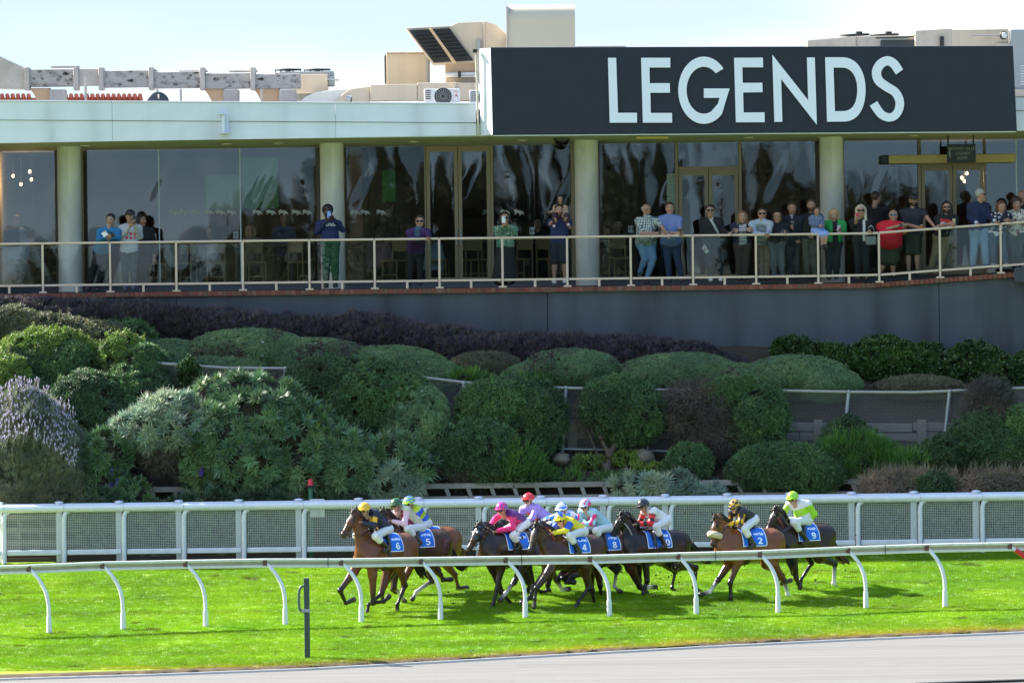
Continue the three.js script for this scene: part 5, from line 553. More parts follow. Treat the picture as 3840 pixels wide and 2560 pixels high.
bush('hedge_mound', 'small brownish mound hedge between two larger green mounds', 'hedge', 'moundBrown', [[1115, 838, 80, 30, 172.2]], { rough: 0.08, flat: 1.4, flowers: [0.02, [0.6, 0.6, 0.58]] });
bush('hedge_mound', 'smooth dome shaped mound hedge in the middle of the bank', 'hedge', 'mound', [[1310, 852, 118, 48, 172.0], [1230, 868, 80, 34, 171.9]], { rough: 0.06, flat: 1.5, brown: 0.37, flowers: [0.002, [0.7, 0.7, 0.7]] });
bush('hedge_mound', 'wide clipped mound hedge above the small tree shaped shrub', 'hedge', 'mound', [[1560, 862, 145, 50, 172.0], [1680, 876, 100, 40, 171.9]], { rough: 0.07, flat: 1.5, brown: 0.36 });
bush('hedge_mound', 'rounded green mound hedge at the right end of the mounds', 'hedge', 'mound', [[1825, 868, 125, 50, 172.0], [1905, 884, 76, 36, 171.6]], { rough: 0.06, flat: 1.4, flowers: [0.006, [0.7, 0.72, 0.7]] });
bush('hedge_mound', 'flat dark brown green mound hedge below the two glossy shrubs', 'hedge', 'moundBrown', [[2110, 890, 105, 26, 171.9]], { rough: 0.08, flat: 1.5 });
bush('grass_patch', 'bright green grass tufts on the bank behind the fence gap', 'grass', 'weed', [[1210, 880, 70, 10, 171.4], [1080, 872, 40, 12, 171.4]], { rough: 0.2 });
// glossy white speckled shrubs by the wall
const WF = [0.085, [0.75, 0.74, 0.7], -0.2, 0.4, 1.1];
bush('glossy_shrub', 'wedge shaped dark glossy shrub with white flowers rising to the left by the wall', 'shrub', 'broad', [[1822, 800, 42, 22, 173.0], [1890, 826, 66, 34, 172.9], [1930, 850, 40, 30, 172.8]], { flowers: WF });
bush('glossy_shrub', 'round dark glossy shrub thick with white flowers, the middle of three by the wall', 'shrub', 'broad', [[2030, 830, 76, 50, 172.8], [2070, 845, 80, 48, 172.7]], { flowers: WF, rough: 0.12 });
bush('glossy_shrub', 'small dark glossy shrub peeping out behind the round white flowered one', 'shrub', 'broad', [[2135, 830, 36, 38, 173.0], [2140, 860, 30, 30, 172.9]], { flowers: WF, rough: 0.12 });
bush('glossy_shrub', 'large dark glossy shrub with a white flowered crest near the right edge by the wall', 'shrub', 'broad', [[2240, 840, 70, 46, 172.8], [2290, 858, 56, 40, 172.7]], { flowers: WF, rough: 0.12 });
bush('glossy_shrub', 'dark glossy shrub cut off by the right edge of the view beside the wall', 'shrub', 'broad', [[2366, 846, 36, 34, 172.9]], { flowers: WF });
// shrubs in front of the chain link fence
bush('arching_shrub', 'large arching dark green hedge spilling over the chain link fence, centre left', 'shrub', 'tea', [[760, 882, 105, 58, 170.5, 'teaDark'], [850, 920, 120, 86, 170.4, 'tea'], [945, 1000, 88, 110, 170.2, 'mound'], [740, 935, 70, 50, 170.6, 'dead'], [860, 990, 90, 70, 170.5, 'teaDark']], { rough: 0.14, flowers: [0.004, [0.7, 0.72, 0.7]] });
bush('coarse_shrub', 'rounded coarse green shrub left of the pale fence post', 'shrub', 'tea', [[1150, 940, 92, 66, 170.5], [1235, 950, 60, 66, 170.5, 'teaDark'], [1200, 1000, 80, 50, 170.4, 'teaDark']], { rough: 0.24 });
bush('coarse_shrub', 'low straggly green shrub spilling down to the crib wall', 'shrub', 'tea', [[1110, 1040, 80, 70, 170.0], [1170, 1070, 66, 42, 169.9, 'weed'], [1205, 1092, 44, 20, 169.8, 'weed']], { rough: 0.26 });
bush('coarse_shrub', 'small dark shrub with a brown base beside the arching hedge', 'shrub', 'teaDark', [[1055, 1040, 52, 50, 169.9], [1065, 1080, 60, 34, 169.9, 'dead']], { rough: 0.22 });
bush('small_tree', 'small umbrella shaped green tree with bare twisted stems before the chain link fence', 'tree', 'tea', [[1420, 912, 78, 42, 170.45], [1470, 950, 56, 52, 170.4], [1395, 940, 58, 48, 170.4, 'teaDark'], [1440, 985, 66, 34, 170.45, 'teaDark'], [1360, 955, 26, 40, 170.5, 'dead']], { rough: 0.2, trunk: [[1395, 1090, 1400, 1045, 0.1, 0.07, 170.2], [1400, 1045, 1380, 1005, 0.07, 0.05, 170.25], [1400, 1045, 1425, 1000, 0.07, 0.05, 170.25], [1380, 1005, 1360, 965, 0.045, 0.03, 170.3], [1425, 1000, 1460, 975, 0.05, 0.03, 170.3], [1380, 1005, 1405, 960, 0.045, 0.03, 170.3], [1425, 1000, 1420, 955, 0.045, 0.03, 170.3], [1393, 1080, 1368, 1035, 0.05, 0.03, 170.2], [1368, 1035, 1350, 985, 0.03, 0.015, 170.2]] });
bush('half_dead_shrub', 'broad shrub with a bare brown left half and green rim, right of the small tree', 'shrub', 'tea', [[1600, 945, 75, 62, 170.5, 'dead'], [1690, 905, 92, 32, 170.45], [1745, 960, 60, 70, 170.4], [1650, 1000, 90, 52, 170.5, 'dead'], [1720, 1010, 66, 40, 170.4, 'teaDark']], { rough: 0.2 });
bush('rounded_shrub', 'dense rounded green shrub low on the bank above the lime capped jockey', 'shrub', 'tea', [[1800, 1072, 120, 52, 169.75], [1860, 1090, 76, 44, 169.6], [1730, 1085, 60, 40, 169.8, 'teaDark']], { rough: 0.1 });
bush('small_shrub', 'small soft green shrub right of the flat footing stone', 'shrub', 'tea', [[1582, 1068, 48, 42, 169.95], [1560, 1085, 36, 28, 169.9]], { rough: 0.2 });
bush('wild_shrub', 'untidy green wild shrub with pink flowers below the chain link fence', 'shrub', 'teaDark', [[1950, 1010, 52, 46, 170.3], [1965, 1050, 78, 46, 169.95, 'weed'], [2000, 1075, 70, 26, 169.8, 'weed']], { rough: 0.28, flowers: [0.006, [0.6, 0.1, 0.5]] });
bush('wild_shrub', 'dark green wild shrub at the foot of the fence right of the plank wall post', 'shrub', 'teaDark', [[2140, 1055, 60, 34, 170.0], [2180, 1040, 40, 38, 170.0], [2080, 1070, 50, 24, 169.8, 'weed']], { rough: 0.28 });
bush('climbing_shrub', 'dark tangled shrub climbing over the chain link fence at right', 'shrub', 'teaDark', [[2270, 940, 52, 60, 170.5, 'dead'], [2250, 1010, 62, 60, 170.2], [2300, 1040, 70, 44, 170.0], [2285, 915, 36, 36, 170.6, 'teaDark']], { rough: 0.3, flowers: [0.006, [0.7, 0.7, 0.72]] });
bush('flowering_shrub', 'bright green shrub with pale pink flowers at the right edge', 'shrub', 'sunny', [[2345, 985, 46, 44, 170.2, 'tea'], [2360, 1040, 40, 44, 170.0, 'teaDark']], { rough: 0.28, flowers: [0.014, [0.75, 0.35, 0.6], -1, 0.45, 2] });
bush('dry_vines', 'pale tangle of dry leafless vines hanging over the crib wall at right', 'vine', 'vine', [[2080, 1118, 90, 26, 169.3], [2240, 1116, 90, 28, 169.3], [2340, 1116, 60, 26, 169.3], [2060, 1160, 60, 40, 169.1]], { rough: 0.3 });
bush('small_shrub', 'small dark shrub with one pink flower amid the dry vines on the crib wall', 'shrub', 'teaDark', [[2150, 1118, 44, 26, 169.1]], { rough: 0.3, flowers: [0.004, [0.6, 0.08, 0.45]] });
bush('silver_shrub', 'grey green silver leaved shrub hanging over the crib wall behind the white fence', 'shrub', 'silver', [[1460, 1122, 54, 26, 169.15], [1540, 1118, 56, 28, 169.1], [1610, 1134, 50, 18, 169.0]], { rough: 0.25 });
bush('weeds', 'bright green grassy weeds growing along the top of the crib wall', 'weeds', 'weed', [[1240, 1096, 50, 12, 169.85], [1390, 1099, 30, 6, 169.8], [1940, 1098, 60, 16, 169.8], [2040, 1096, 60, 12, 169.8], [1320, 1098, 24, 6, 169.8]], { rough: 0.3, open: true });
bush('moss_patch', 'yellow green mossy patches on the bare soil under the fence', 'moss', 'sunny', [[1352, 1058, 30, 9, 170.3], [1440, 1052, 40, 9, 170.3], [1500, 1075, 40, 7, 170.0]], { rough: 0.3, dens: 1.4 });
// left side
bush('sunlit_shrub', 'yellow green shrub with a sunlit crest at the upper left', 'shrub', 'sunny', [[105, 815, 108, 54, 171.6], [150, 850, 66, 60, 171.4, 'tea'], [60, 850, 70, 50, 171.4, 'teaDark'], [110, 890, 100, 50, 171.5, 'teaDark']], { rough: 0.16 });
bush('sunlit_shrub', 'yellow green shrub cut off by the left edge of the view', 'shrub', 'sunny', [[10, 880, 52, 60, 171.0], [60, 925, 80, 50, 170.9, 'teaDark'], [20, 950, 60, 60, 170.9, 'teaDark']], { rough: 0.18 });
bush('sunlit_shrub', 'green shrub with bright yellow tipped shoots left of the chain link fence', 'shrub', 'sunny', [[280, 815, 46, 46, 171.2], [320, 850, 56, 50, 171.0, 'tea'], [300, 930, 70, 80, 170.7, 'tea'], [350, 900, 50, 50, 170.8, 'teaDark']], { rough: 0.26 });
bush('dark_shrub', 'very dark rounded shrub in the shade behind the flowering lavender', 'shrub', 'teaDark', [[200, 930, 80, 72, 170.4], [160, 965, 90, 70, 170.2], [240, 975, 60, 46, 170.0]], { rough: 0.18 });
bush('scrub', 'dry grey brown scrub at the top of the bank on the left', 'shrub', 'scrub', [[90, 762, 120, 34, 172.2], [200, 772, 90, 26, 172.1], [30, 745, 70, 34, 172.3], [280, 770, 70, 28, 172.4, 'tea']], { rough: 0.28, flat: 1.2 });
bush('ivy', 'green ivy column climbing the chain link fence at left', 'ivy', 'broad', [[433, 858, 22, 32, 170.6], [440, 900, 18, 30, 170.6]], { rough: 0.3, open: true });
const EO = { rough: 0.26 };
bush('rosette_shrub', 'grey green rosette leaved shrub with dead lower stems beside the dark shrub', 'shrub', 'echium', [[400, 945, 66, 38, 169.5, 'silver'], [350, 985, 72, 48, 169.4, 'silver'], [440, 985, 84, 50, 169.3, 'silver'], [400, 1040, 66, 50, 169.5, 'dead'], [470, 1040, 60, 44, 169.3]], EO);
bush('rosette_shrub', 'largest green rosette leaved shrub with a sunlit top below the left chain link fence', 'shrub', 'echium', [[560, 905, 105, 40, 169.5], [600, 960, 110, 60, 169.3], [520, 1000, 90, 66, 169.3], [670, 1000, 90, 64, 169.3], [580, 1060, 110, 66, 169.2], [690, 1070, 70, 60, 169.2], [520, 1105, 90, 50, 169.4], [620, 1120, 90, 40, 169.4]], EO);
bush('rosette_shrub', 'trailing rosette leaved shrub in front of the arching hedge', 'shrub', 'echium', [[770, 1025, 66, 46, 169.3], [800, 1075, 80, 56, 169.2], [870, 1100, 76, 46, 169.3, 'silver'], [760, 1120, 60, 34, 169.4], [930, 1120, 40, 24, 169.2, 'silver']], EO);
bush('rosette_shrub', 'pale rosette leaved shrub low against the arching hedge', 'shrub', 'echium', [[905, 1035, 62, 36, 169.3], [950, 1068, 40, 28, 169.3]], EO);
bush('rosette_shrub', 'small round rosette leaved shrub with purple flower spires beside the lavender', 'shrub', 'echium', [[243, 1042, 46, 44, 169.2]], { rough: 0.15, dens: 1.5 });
bush('rosette_shrub', 'low rosette leaved shrub with purple spires just above the white fence at left', 'shrub', 'echium', [[225, 1120, 42, 30, 169.1], [290, 1132, 50, 26, 169.0]], { rough: 0.2, dens: 1.3 });
{ const R = rngOf(9), list = []; for (const [x, y0, y1] of [[255, 1095, 1072], [254, 1128, 1108], [268, 1118, 1100], [462, 1095, 1075], [258, 1136, 1120]]) { const a = PD(x, y0, 168.9), b = PD(x + 1, y1, 168.9), g = []; for (let i = 0; i < 60; i++) { const t = R(), an = R() * 6.28, r = 0.045 * (1 - t * 0.5); g.push(new THREE.OctahedronGeometry(0.018).translate(mix(a.x, b.x, t) + Math.cos(an) * r, mix(a.y, b.y, t), a.z + Math.sin(an) * r)); } list.push(single('flower_spire', `purple flower spire among the rosette leaved shrubs, ${['tallest at left', 'lower middle one at left', 'right hand one at left', 'alone further right', 'lowest at left'][list.length]}`, 'flower', merge(g), mat([0.07, 0.04, 0.28], 0.7), 'purple flower spires')); } }
{
  const lv = bush('flowering_lavender', 'big grey lavender bush crowned with pale purple flower stalks at the left edge', 'shrub', 'lav', [[60, 1010, 92, 100, 169.4], [110, 1060, 84, 96, 169.3], [30, 1085, 100, 80, 169.2], [120, 1120, 80, 50, 169.1]], { rough: 0.14, dens: 1.3 });
  const R = rngOf(31), st = [], fl = []; for (let i = 0; i < 620; i++) { const x = -20 + R() * 190, top = 880 + Math.max(0, x - 70) * 0.75 + Math.max(0, 40 - x) * 0.5, q = R() ** 1.3, y = top - 22 + q * 130 + R() * 14, dd = 169.3 - q * 0.95, a = PD(x + (R() - 0.5) * 8, y + 30, dd), b = PD(x + (R() - 0.5) * 14 + 3, y, dd - 0.02); st.push(barG(a, b, 0.0035, 3)); for (let k = 0; k < 4; k++) fl.push(new THREE.OctahedronGeometry(0.008 + 0.007 * R()).translate(b.x + (R() - 0.5) * 0.02, b.y - k * 0.014, b.z + (R() - 0.5) * 0.02)); } part(lv, 'stalks', merge(st), mat([0.2, 0.2, 0.16], 0.9)).userData.kind = 'stuff'; part(lv, 'flowers', merge(fl), mat([0.5, 0.43, 0.62], 0.8)).userData.kind = 'stuff';
}
bush('low_growth', 'drooping green leaves between the crib wall and the white mesh fence at left', 'shrub', 'echium', [[230, 1190, 60, 60, 168.85, 'echium', 0.22], [350, 1210, 80, 50, 168.85, 'echium', 0.22], [500, 1190, 110, 64, 168.85, 'echium', 0.22], [630, 1190, 70, 60, 168.85, 'echium', 0.22], [800, 1200, 70, 56, 168.85, 'teaDark', 0.2]], { rough: 0.2, tone: 0.8 });
bush('low_growth', 'green weeds at the foot of the crib wall seen through the right mesh fence', 'weeds', 'weed', [[1500, 1225, 110, 30, 168.75, 'weed', 0.2], [1720, 1220, 110, 34, 168.75, 'weed', 0.2], [1930, 1205, 110, 46, 168.75, 'weed', 0.2], [2130, 1200, 120, 50, 168.75, 'weed', 0.2], [2320, 1200, 100, 50, 168.75, 'weed', 0.2]], { rough: 0.2, tone: 0.75, dens: 1.2 });
// ---------- turf ----------
{
  const R = rngOf(4242), list = [], m = new THREE.MeshPhysicalMaterial({ color: rgb(1, 1, 1), roughness: 0.55, specularIntensity: 0.35, transmission: 0.6, thickness: 0, side: THREE.DoubleSide });
  const counts = [[], [], []], N = 190000; for (let i = 0; i < N; i++) { const d = 149.5 + R() * 18.6, x = (R() * 2 - 1) * (gx(d) + 0.5), z = -d; if (z > edgeZ(x) - 0.02) continue; const e = edgeZ(x) - z, pt = fbm(x * 0.9, z * 0.5, 1, 4), streak = fbm(x * 0.15, z * 1.6, 6, 3), dry = smooth(1.1, 0.1, e + (fbm(x * 1.5, z * 2, 8) - 0.5) * 1.1), w = 0.85 + 0.35 * (R() - 0.5) + 0.4 * (pt - 0.5) + 0.45 * (streak - 0.5); const c = [mix(0.31, 0.46, dry * 0.9) * w * (1 + (pt - 0.5) * 0.4), mix(0.54, 0.44, dry) * w, mix(0.004, 0.03, dry) * w]; if (R() < 0.035) { const b = 1 + R(); c[0] = Math.min(0.95, c[0] * 1.9 * b); c[1] = Math.min(0.95, c[1] * 1.4 * b); c[2] = 0.3 * b; } const dv = fbm(x * 2.3, z * 2.3, 77, 2); if (dv > 0.83) { c[0] *= 0.5; c[1] *= 0.42; } counts[i % 3].push([V(x, groundY(d) - 0.004, z), V((R() - 0.5) * 0.3, 1, (R() - 0.5) * 0.3).normalize(), 0.42 + 0.42 * R(), c, R() * 6.28]); }
  const root = new THREE.Group(); root.name = 'grass'; scene.add(root); tag(root, 'bright green mown turf of the race track', 'grass', null, 'stuff'); foliage(root, root, CL.grass, m, counts[0].map((_, i) => [counts[0][i], counts[1][i], counts[2][i]]).flat().filter(Boolean), 'blades'); void list;
}
{ // clods thrown up by the hooves
  const R = rngOf(88), g = []; for (const [x, y, w, h, n, d] of [[1030, 1390, 30, 40, 26, 159], [1215, 1330, 60, 90, 60, 159], [1530, 1330, 60, 80, 70, 160], [1590, 1250, 60, 90, 40, 160], [1830, 1330, 90, 60, 26, 159.5], [1960, 1290, 90, 70, 30, 161], [1200, 1240, 90, 60, 40, 158.9], [1650, 1300, 90, 60, 30, 159], [1620, 1395, 40, 14, 40, 159.4]]) for (let i = 0; i < n; i++) { const p = PD(x + (R() + R() - 1) * w, y + (R() + R() - 1) * h, d + (R() - 0.5)), s = 0.006 + 0.022 * R() ** 3; if (p.y < groundY(-p.z) + 0.02) continue; g.push(new THREE.TetrahedronGeometry(s, 1).rotateX(R() * 3).rotateY(R() * 3).translate(p.x, p.y, p.z)); }
  const c = mesh('flying_turf', merge(g), mat([0.05, 0.045, 0.02], 1)); tag(c, 'small clods of turf thrown up behind the galloping hooves', 'turf clods', null, 'stuff');
}
// ---------- trees across the course, mirrored in the windows ----------
{
  const MZ = 60, per = 42.6; [[880, 120, 5.8, 300], [1090, 110, 4.5, 330], [1255, 60, 3.2, 350], [1410, 62, 3, 338], [1525, 52, 2.6, 350], [1770, 105, 4, 362], [1870, 60, 3, 450], [2010, 80, 3.4, 430], [2130, 50, 2.5, 455], [665, 70, 3, 432], [560, 60, 2.6, 480], [90, 60, 2.4, 570], [215, 30, 2, 585], [420, 70, 2.6, 560]].forEach(([x, w, r, top], i) => {
    const X = (x - 1176) / per, W = w / per, yT = EYE + (620 - top) / per, y0 = -4.3, h = yT - y0, t = thing('tree', `${['broad', 'tall', 'slim', 'dark', 'leaning', 'domed', 'low'][i % 7]} tree across the course seen mirrored in the ${x < 740 ? 'left' : x < 1330 ? 'middle' : 'right'} windows`, 'tree', V(X, y0, MZ + (i % 3) * 4), 'trees across the course'), R = rngOf(600 + i), spots = [];
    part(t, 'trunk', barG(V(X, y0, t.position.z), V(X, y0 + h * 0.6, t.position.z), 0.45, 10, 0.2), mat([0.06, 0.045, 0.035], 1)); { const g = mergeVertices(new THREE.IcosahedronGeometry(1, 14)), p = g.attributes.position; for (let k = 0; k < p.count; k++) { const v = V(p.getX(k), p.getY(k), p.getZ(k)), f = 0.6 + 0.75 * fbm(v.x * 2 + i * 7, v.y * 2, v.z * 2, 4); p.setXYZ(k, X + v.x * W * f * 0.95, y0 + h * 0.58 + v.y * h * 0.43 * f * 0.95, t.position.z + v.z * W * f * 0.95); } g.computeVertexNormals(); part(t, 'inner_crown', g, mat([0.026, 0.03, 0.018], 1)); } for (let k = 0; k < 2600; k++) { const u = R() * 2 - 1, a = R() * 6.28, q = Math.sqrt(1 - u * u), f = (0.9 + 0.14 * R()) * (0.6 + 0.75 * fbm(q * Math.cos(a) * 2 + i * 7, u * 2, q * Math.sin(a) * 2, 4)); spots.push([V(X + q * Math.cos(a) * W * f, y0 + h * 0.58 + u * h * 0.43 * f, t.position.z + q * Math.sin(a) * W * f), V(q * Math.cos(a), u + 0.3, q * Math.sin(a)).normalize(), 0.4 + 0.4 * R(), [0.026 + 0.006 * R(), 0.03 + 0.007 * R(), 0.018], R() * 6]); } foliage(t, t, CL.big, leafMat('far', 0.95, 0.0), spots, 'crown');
  });
}
// ---------- horses and jockeys, measured in crops ----------
const ZA = Z(1250, 1850, 3.136), ZB = Z(1720, 1830, 3.136), ZC = Z(1920, 1830, 3.136), ZD = Z(2200, 1840, 3.136), ZE = Z(2620, 1830, 3.136);
const hoof = [0.035, 0.03, 0.027], tackMat = mat([0.02, 0.016, 0.014], 0.4), leadMat = mat([0.02, 0.018, 0.02], 0.35);
function clothTexture(num) {
  const c = document.createElement('canvas'); c.width = 256; c.height = 256; const g = c.getContext('2d');
  g.fillStyle = '#1f6fdc'; g.fillRect(0, 0, 256, 256); g.strokeStyle = '#eaf2ff'; g.lineWidth = 10; g.strokeRect(4, 4, 248, 248);
  g.strokeStyle = '#f4f8ff'; g.lineWidth = 6;
  for (let s = 0; s < 2; s++) { g.save(); g.translate(s ? 256 : 0, 0); if (s) g.scale(-1, 1); g.restore(); }
  if (num) { g.fillStyle = '#ffffff'; g.font = 'bold 100px sans-serif'; g.textAlign = 'center'; g.fillText(num, 180, 228); }
  g.lineWidth = 5; g.beginPath(); for (let i = 0; i < 44; i++) { const x = 128 + i * 2.4, y = 122 + (hash(i, num ? num.charCodeAt(0) : 7, 3) - 0.5) * 26; i ? g.lineTo(x, y - 12) : g.moveTo(x, y - 12); } g.stroke();
  const t = new THREE.CanvasTexture(c); t.colorSpace = THREE.SRGBColorSpace; return t;
}
function makeHorse(s) {
  const W0 = P(...s.z(s.W), s.d), a = s.yaw * Math.PI / 180, root = thing('horse', s.label, 'horse', V(W0.x, groundY(-W0.z), W0.z), s.group || 'galloping racehorses');
  root.rotation.y = Math.PI + a; root.updateMatrixWorld(true);
  const inv = new THREE.Matrix4().copy(root.matrixWorld).invert(), wy = W0.y - root.position.y, back = V(Math.sin(Math.PI + a), 0, Math.cos(Math.PI + a));
  // the place in the horse's own axes (x ahead, y up, z to its right) of a pixel on the plane lat metres to its left
  const at = (p, lat = 0) => { const q = s.z(p), r = rayOf(q[0], q[1]), n = back, o = W0.clone().addScaledVector(n, -lat).sub(camera.position), t = o.dot(n) / r.dot(n); return camera.position.clone().addScaledVector(r, t).applyMatrix4(inv); };
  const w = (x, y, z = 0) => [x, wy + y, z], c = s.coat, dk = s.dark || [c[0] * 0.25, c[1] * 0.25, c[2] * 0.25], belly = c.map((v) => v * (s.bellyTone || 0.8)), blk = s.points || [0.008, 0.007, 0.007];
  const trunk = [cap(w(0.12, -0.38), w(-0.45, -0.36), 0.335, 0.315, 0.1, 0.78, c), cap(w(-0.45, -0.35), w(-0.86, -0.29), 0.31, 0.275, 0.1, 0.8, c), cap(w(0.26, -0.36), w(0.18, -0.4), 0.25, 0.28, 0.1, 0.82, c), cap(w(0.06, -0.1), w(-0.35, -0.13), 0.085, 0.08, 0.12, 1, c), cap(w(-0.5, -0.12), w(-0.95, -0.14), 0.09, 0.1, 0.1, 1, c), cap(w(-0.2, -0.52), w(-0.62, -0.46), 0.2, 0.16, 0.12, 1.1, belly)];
  const pr = [...trunk, ...[-1, 1].flatMap((q) => [cap(w(0.02, -0.16, q * 0.13), w(0.3, -0.5, q * 0.19), 0.1, 0.13, 0.06, 0.7, c), cap(w(-0.9, -0.26, q * 0.13), w(-0.84, -0.5, q * 0.16), 0.22, 0.2, 0.08, 0.75, c), cap(w(-0.98, -0.3, q * 0.1), w(-0.98, -0.5, q * 0.12), 0.17, 0.15, 0.08, 0.85, c)])];
  const poll = at(s.poll), mz0 = at(s.muz), hd = mz0.clone().sub(poll), hl = clamp(hd.length(), 0.56, 0.62); const muz = poll.clone().addScaledVector(hd.normalize(), hl); if (s.headTurn) { muz.z += s.headTurn; }
  hd.copy(muz).sub(poll).normalize(); const hside = V(0, 0, 1), hup = hside.clone().cross(hd).normalize(); if (hup.y < -0.3) hup.negate(); const hUp = V(-hd.y, hd.x, 0); if (hUp.y < 0) hUp.negate(); hUp.normalize();
  const H = (f, u, z = 0) => poll.clone().addScaledVector(hd, f * hl / 0.6).addScaledVector(hUp, u).add(V(0, 0, z)), fc = s.face || c;
  pr.push(cap(w(0.16, -0.2), poll.clone().add(V(-0.06, -0.08, 0)), 0.17, 0.092, 0.08, 0.6, c), cap(w(0.3, -0.4), poll.clone().addScaledVector(hd, 0.1).add(V(-0.07, -0.15, 0)), 0.2, 0.085, 0.08, 0.62, c));
  pr.push(cap(H(0.02, -0.02), H(0.24, -0.03), 0.1, 0.1, 0.05, 0.82, fc), cap(H(0.15, -0.095), H(0.24, -0.09), 0.085, 0.07, 0.04, 0.7, fc), cap(H(0.22, 0.0), H(0.52, -0.025), 0.08, 0.056, 0.05, 0.8, fc), cap(H(0.26, -0.07), H(0.5, -0.065), 0.058, 0.045, 0.04, 0.85, fc), cap(H(0.54, -0.025), H(0.56, -0.05), 0.062, 0.056, 0.03, 0.95, s.muzzle || [0.03, 0.022, 0.02]));
  for (const q of [-1, 1]) { pr.push(cap(H(0.17, 0.035, q * 0.078), H(0.19, 0.03, q * 0.08), 0.021, 0.02, 0.008, 1, [0.01, 0.008, 0.008]), cap(H(0.55, 0.01, q * 0.035), H(0.57, 0.0, q * 0.04), 0.02, 0.016, 0.01, 1, [0.02, 0.015, 0.015]), cap(H(0.0, 0.06, q * 0.05), H(-0.09, 0.15, q * 0.068), 0.034, 0.009, 0.02, 0.8, dk)); }
  if (s.blaze) pr.push(cap(H(0.2, 0.066), H(0.5, 0.02), 0.018, 0.016, 0.01, 1, [0.5, 0.46, 0.42]));
  if (s.star) pr.push(cap(H(0.14, 0.068), H(0.2, 0.066), 0.02, 0.018, 0.01, 1, [0.62, 0.6, 0.58]));
  const ik = (A, B, l1, l2, bend) => { const d = B.clone().sub(A), L = d.length(); d.normalize(); const q = Math.min(L, (l1 + l2) * 0.995), x = (l1 * l1 - l2 * l2 + q * q) / (2 * q), h = Math.sqrt(Math.max(0, l1 * l1 - x * x)), n = V(-d.y, d.x, 0).normalize(); if (n.x * bend < 0) n.negate(); return A.clone().addScaledVector(d, x * L / q).addScaledVector(n, h); };
  const vec = (p) => V(p[0], p[1], p[2]);
  for (const key of ['FL', 'FR', 'HL', 'HR']) {
    const g = s.legs[key]; if (!g) continue; const near = key[1] === 'L' ? 1 : -1, fore = key[0] === 'F', lat = near * (fore ? 0.13 : 0.14), k1 = at(g[0], lat), k2 = at(g[1], lat), k3 = at(g[2], lat), sock = g[3];
    const low = sock ? [0.62, 0.6, 0.57] : blk, mid = s.legTone || blk;
    if (fore) { const A = vec(w(0.26, -0.48, -lat)), el = ik(A, k1, 0.3, 0.47, -1); pr.push(cap(A, el, 0.13, 0.11, 0.05, 0.75, c), { ...cap(el, k1, 0.1, 0.052, 0.04, 0.85, c), c2: mid }, cap(k1, k1, 0.06, 0.06, 0.03, 1, mid)); }
    else { const A = vec(w(-0.84, -0.32, -lat)), st = ik(A, k1, 0.42, 0.48, 1); pr.push(cap(A, st, 0.2, 0.14, 0.06, 0.75, c), { ...cap(st, k1, 0.125, 0.056, 0.05, 0.8, c), c2: mid.map((v, i) => mix(v, c[i], 0.4)) }, cap(k1, k1, 0.06, 0.06, 0.03, 1, mid)); }
    const hd2 = k3.clone().sub(k2).normalize(), hf = k2.clone().addScaledVector(hd2, 0.1), tip = k2.clone().addScaledVector(hd2, Math.max(0.17, Math.min(0.24, k3.distanceTo(k2))));
    pr.push({ ...cap(k1, k2, 0.044, 0.036, 0.02, 0.9, mid), c2: sock ? low : mid }, cap(k2, k2, 0.047, 0.047, 0.02, 1, low), cap(k2, hf, 0.038, 0.036, 0.02, 1, low), cap(hf, tip, 0.042, 0.058, 0.02, 1, s.hoof || hoof));
  }
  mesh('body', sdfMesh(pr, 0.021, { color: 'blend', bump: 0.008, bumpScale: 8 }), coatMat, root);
  // mane and tail
  const nb = vec(w(0.02, 0.0)), mane = []; for (let i = 0; i <= 7; i++) { const t = i / 7, p = nb.clone().lerp(poll.clone().add(V(-0.06, 0.05, 0)), t).add(V(0, Math.sin(t * 3.1) * 0.05, 0)); mane.push(cap(p, p.clone().add(V(-0.06 - 0.03 * hash(i, s.seed, 2), -0.09 - 0.05 * hash(i, s.seed, 1), -0.05)), 0.035, 0.016, 0.03, 0.6, blk)); if (i) mane.push(cap(p, mane.prev, 0.034, 0.034, 0.03, 0.5, blk)); mane.prev = p; }
  mane.push(cap(H(-0.02, 0.08), H(0.1, 0.1), 0.035, 0.02, 0.03, 1, blk)); mesh('mane', sdfMesh(mane, 0.014, { color: dk.map((v, i) => Math.min(v, blk[i] * 2)), bump: 0.01, bumpScale: 40 }), hairMat, root);
  if (s.tail) { const T0 = vec(w(-1.08, -0.17)), pts = [T0, ...s.tail.map((p) => at(p, 0))], cv = new THREE.CatmullRomCurve3(pts), R = rngOf(s.seed), strands = []; for (let i = 0; i < 46; i++) { const n = 9, q = [], ox = (R() - 0.5), oy = (R() - 0.5), oz = (R() - 0.5), ln = 0.78 + 0.22 * R(); for (let k = 0; k <= n; k++) { const t = k / n, sp = 0.03 + 0.12 * Math.sin(Math.min(1, t * 1.25) * 2.2), p = cv.getPoint(t * ln); q.push(p.add(V(ox * sp, oy * sp, oz * sp))); } strands.push(new THREE.TubeGeometry(new THREE.CatmullRomCurve3(q), 16, 0.013, 4)); } mesh('tail', paint(mergeC2(strands), s.tailColor || blk), hairMat, root); }
  // bridle and reins
  const loop = (f, u, r, sx, t) => { const m = new THREE.Matrix4().makeBasis(hUp, V(0, 0, 1), hd).setPosition(H(f, u)); return new THREE.TorusGeometry(r, t, 5, 28).scale(1.12, sx, 1).applyMatrix4(m); };
  const strap = (p, q, r = 0.009) => barG(p, q, r, 5), tack = [loop(0.40, -0.03, 0.098, 0.75, 0.009), loop(0.02, -0.01, 0.12, 0.86, 0.01), loop(0.1, 0.0, 0.118, 0.86, 0.009)];
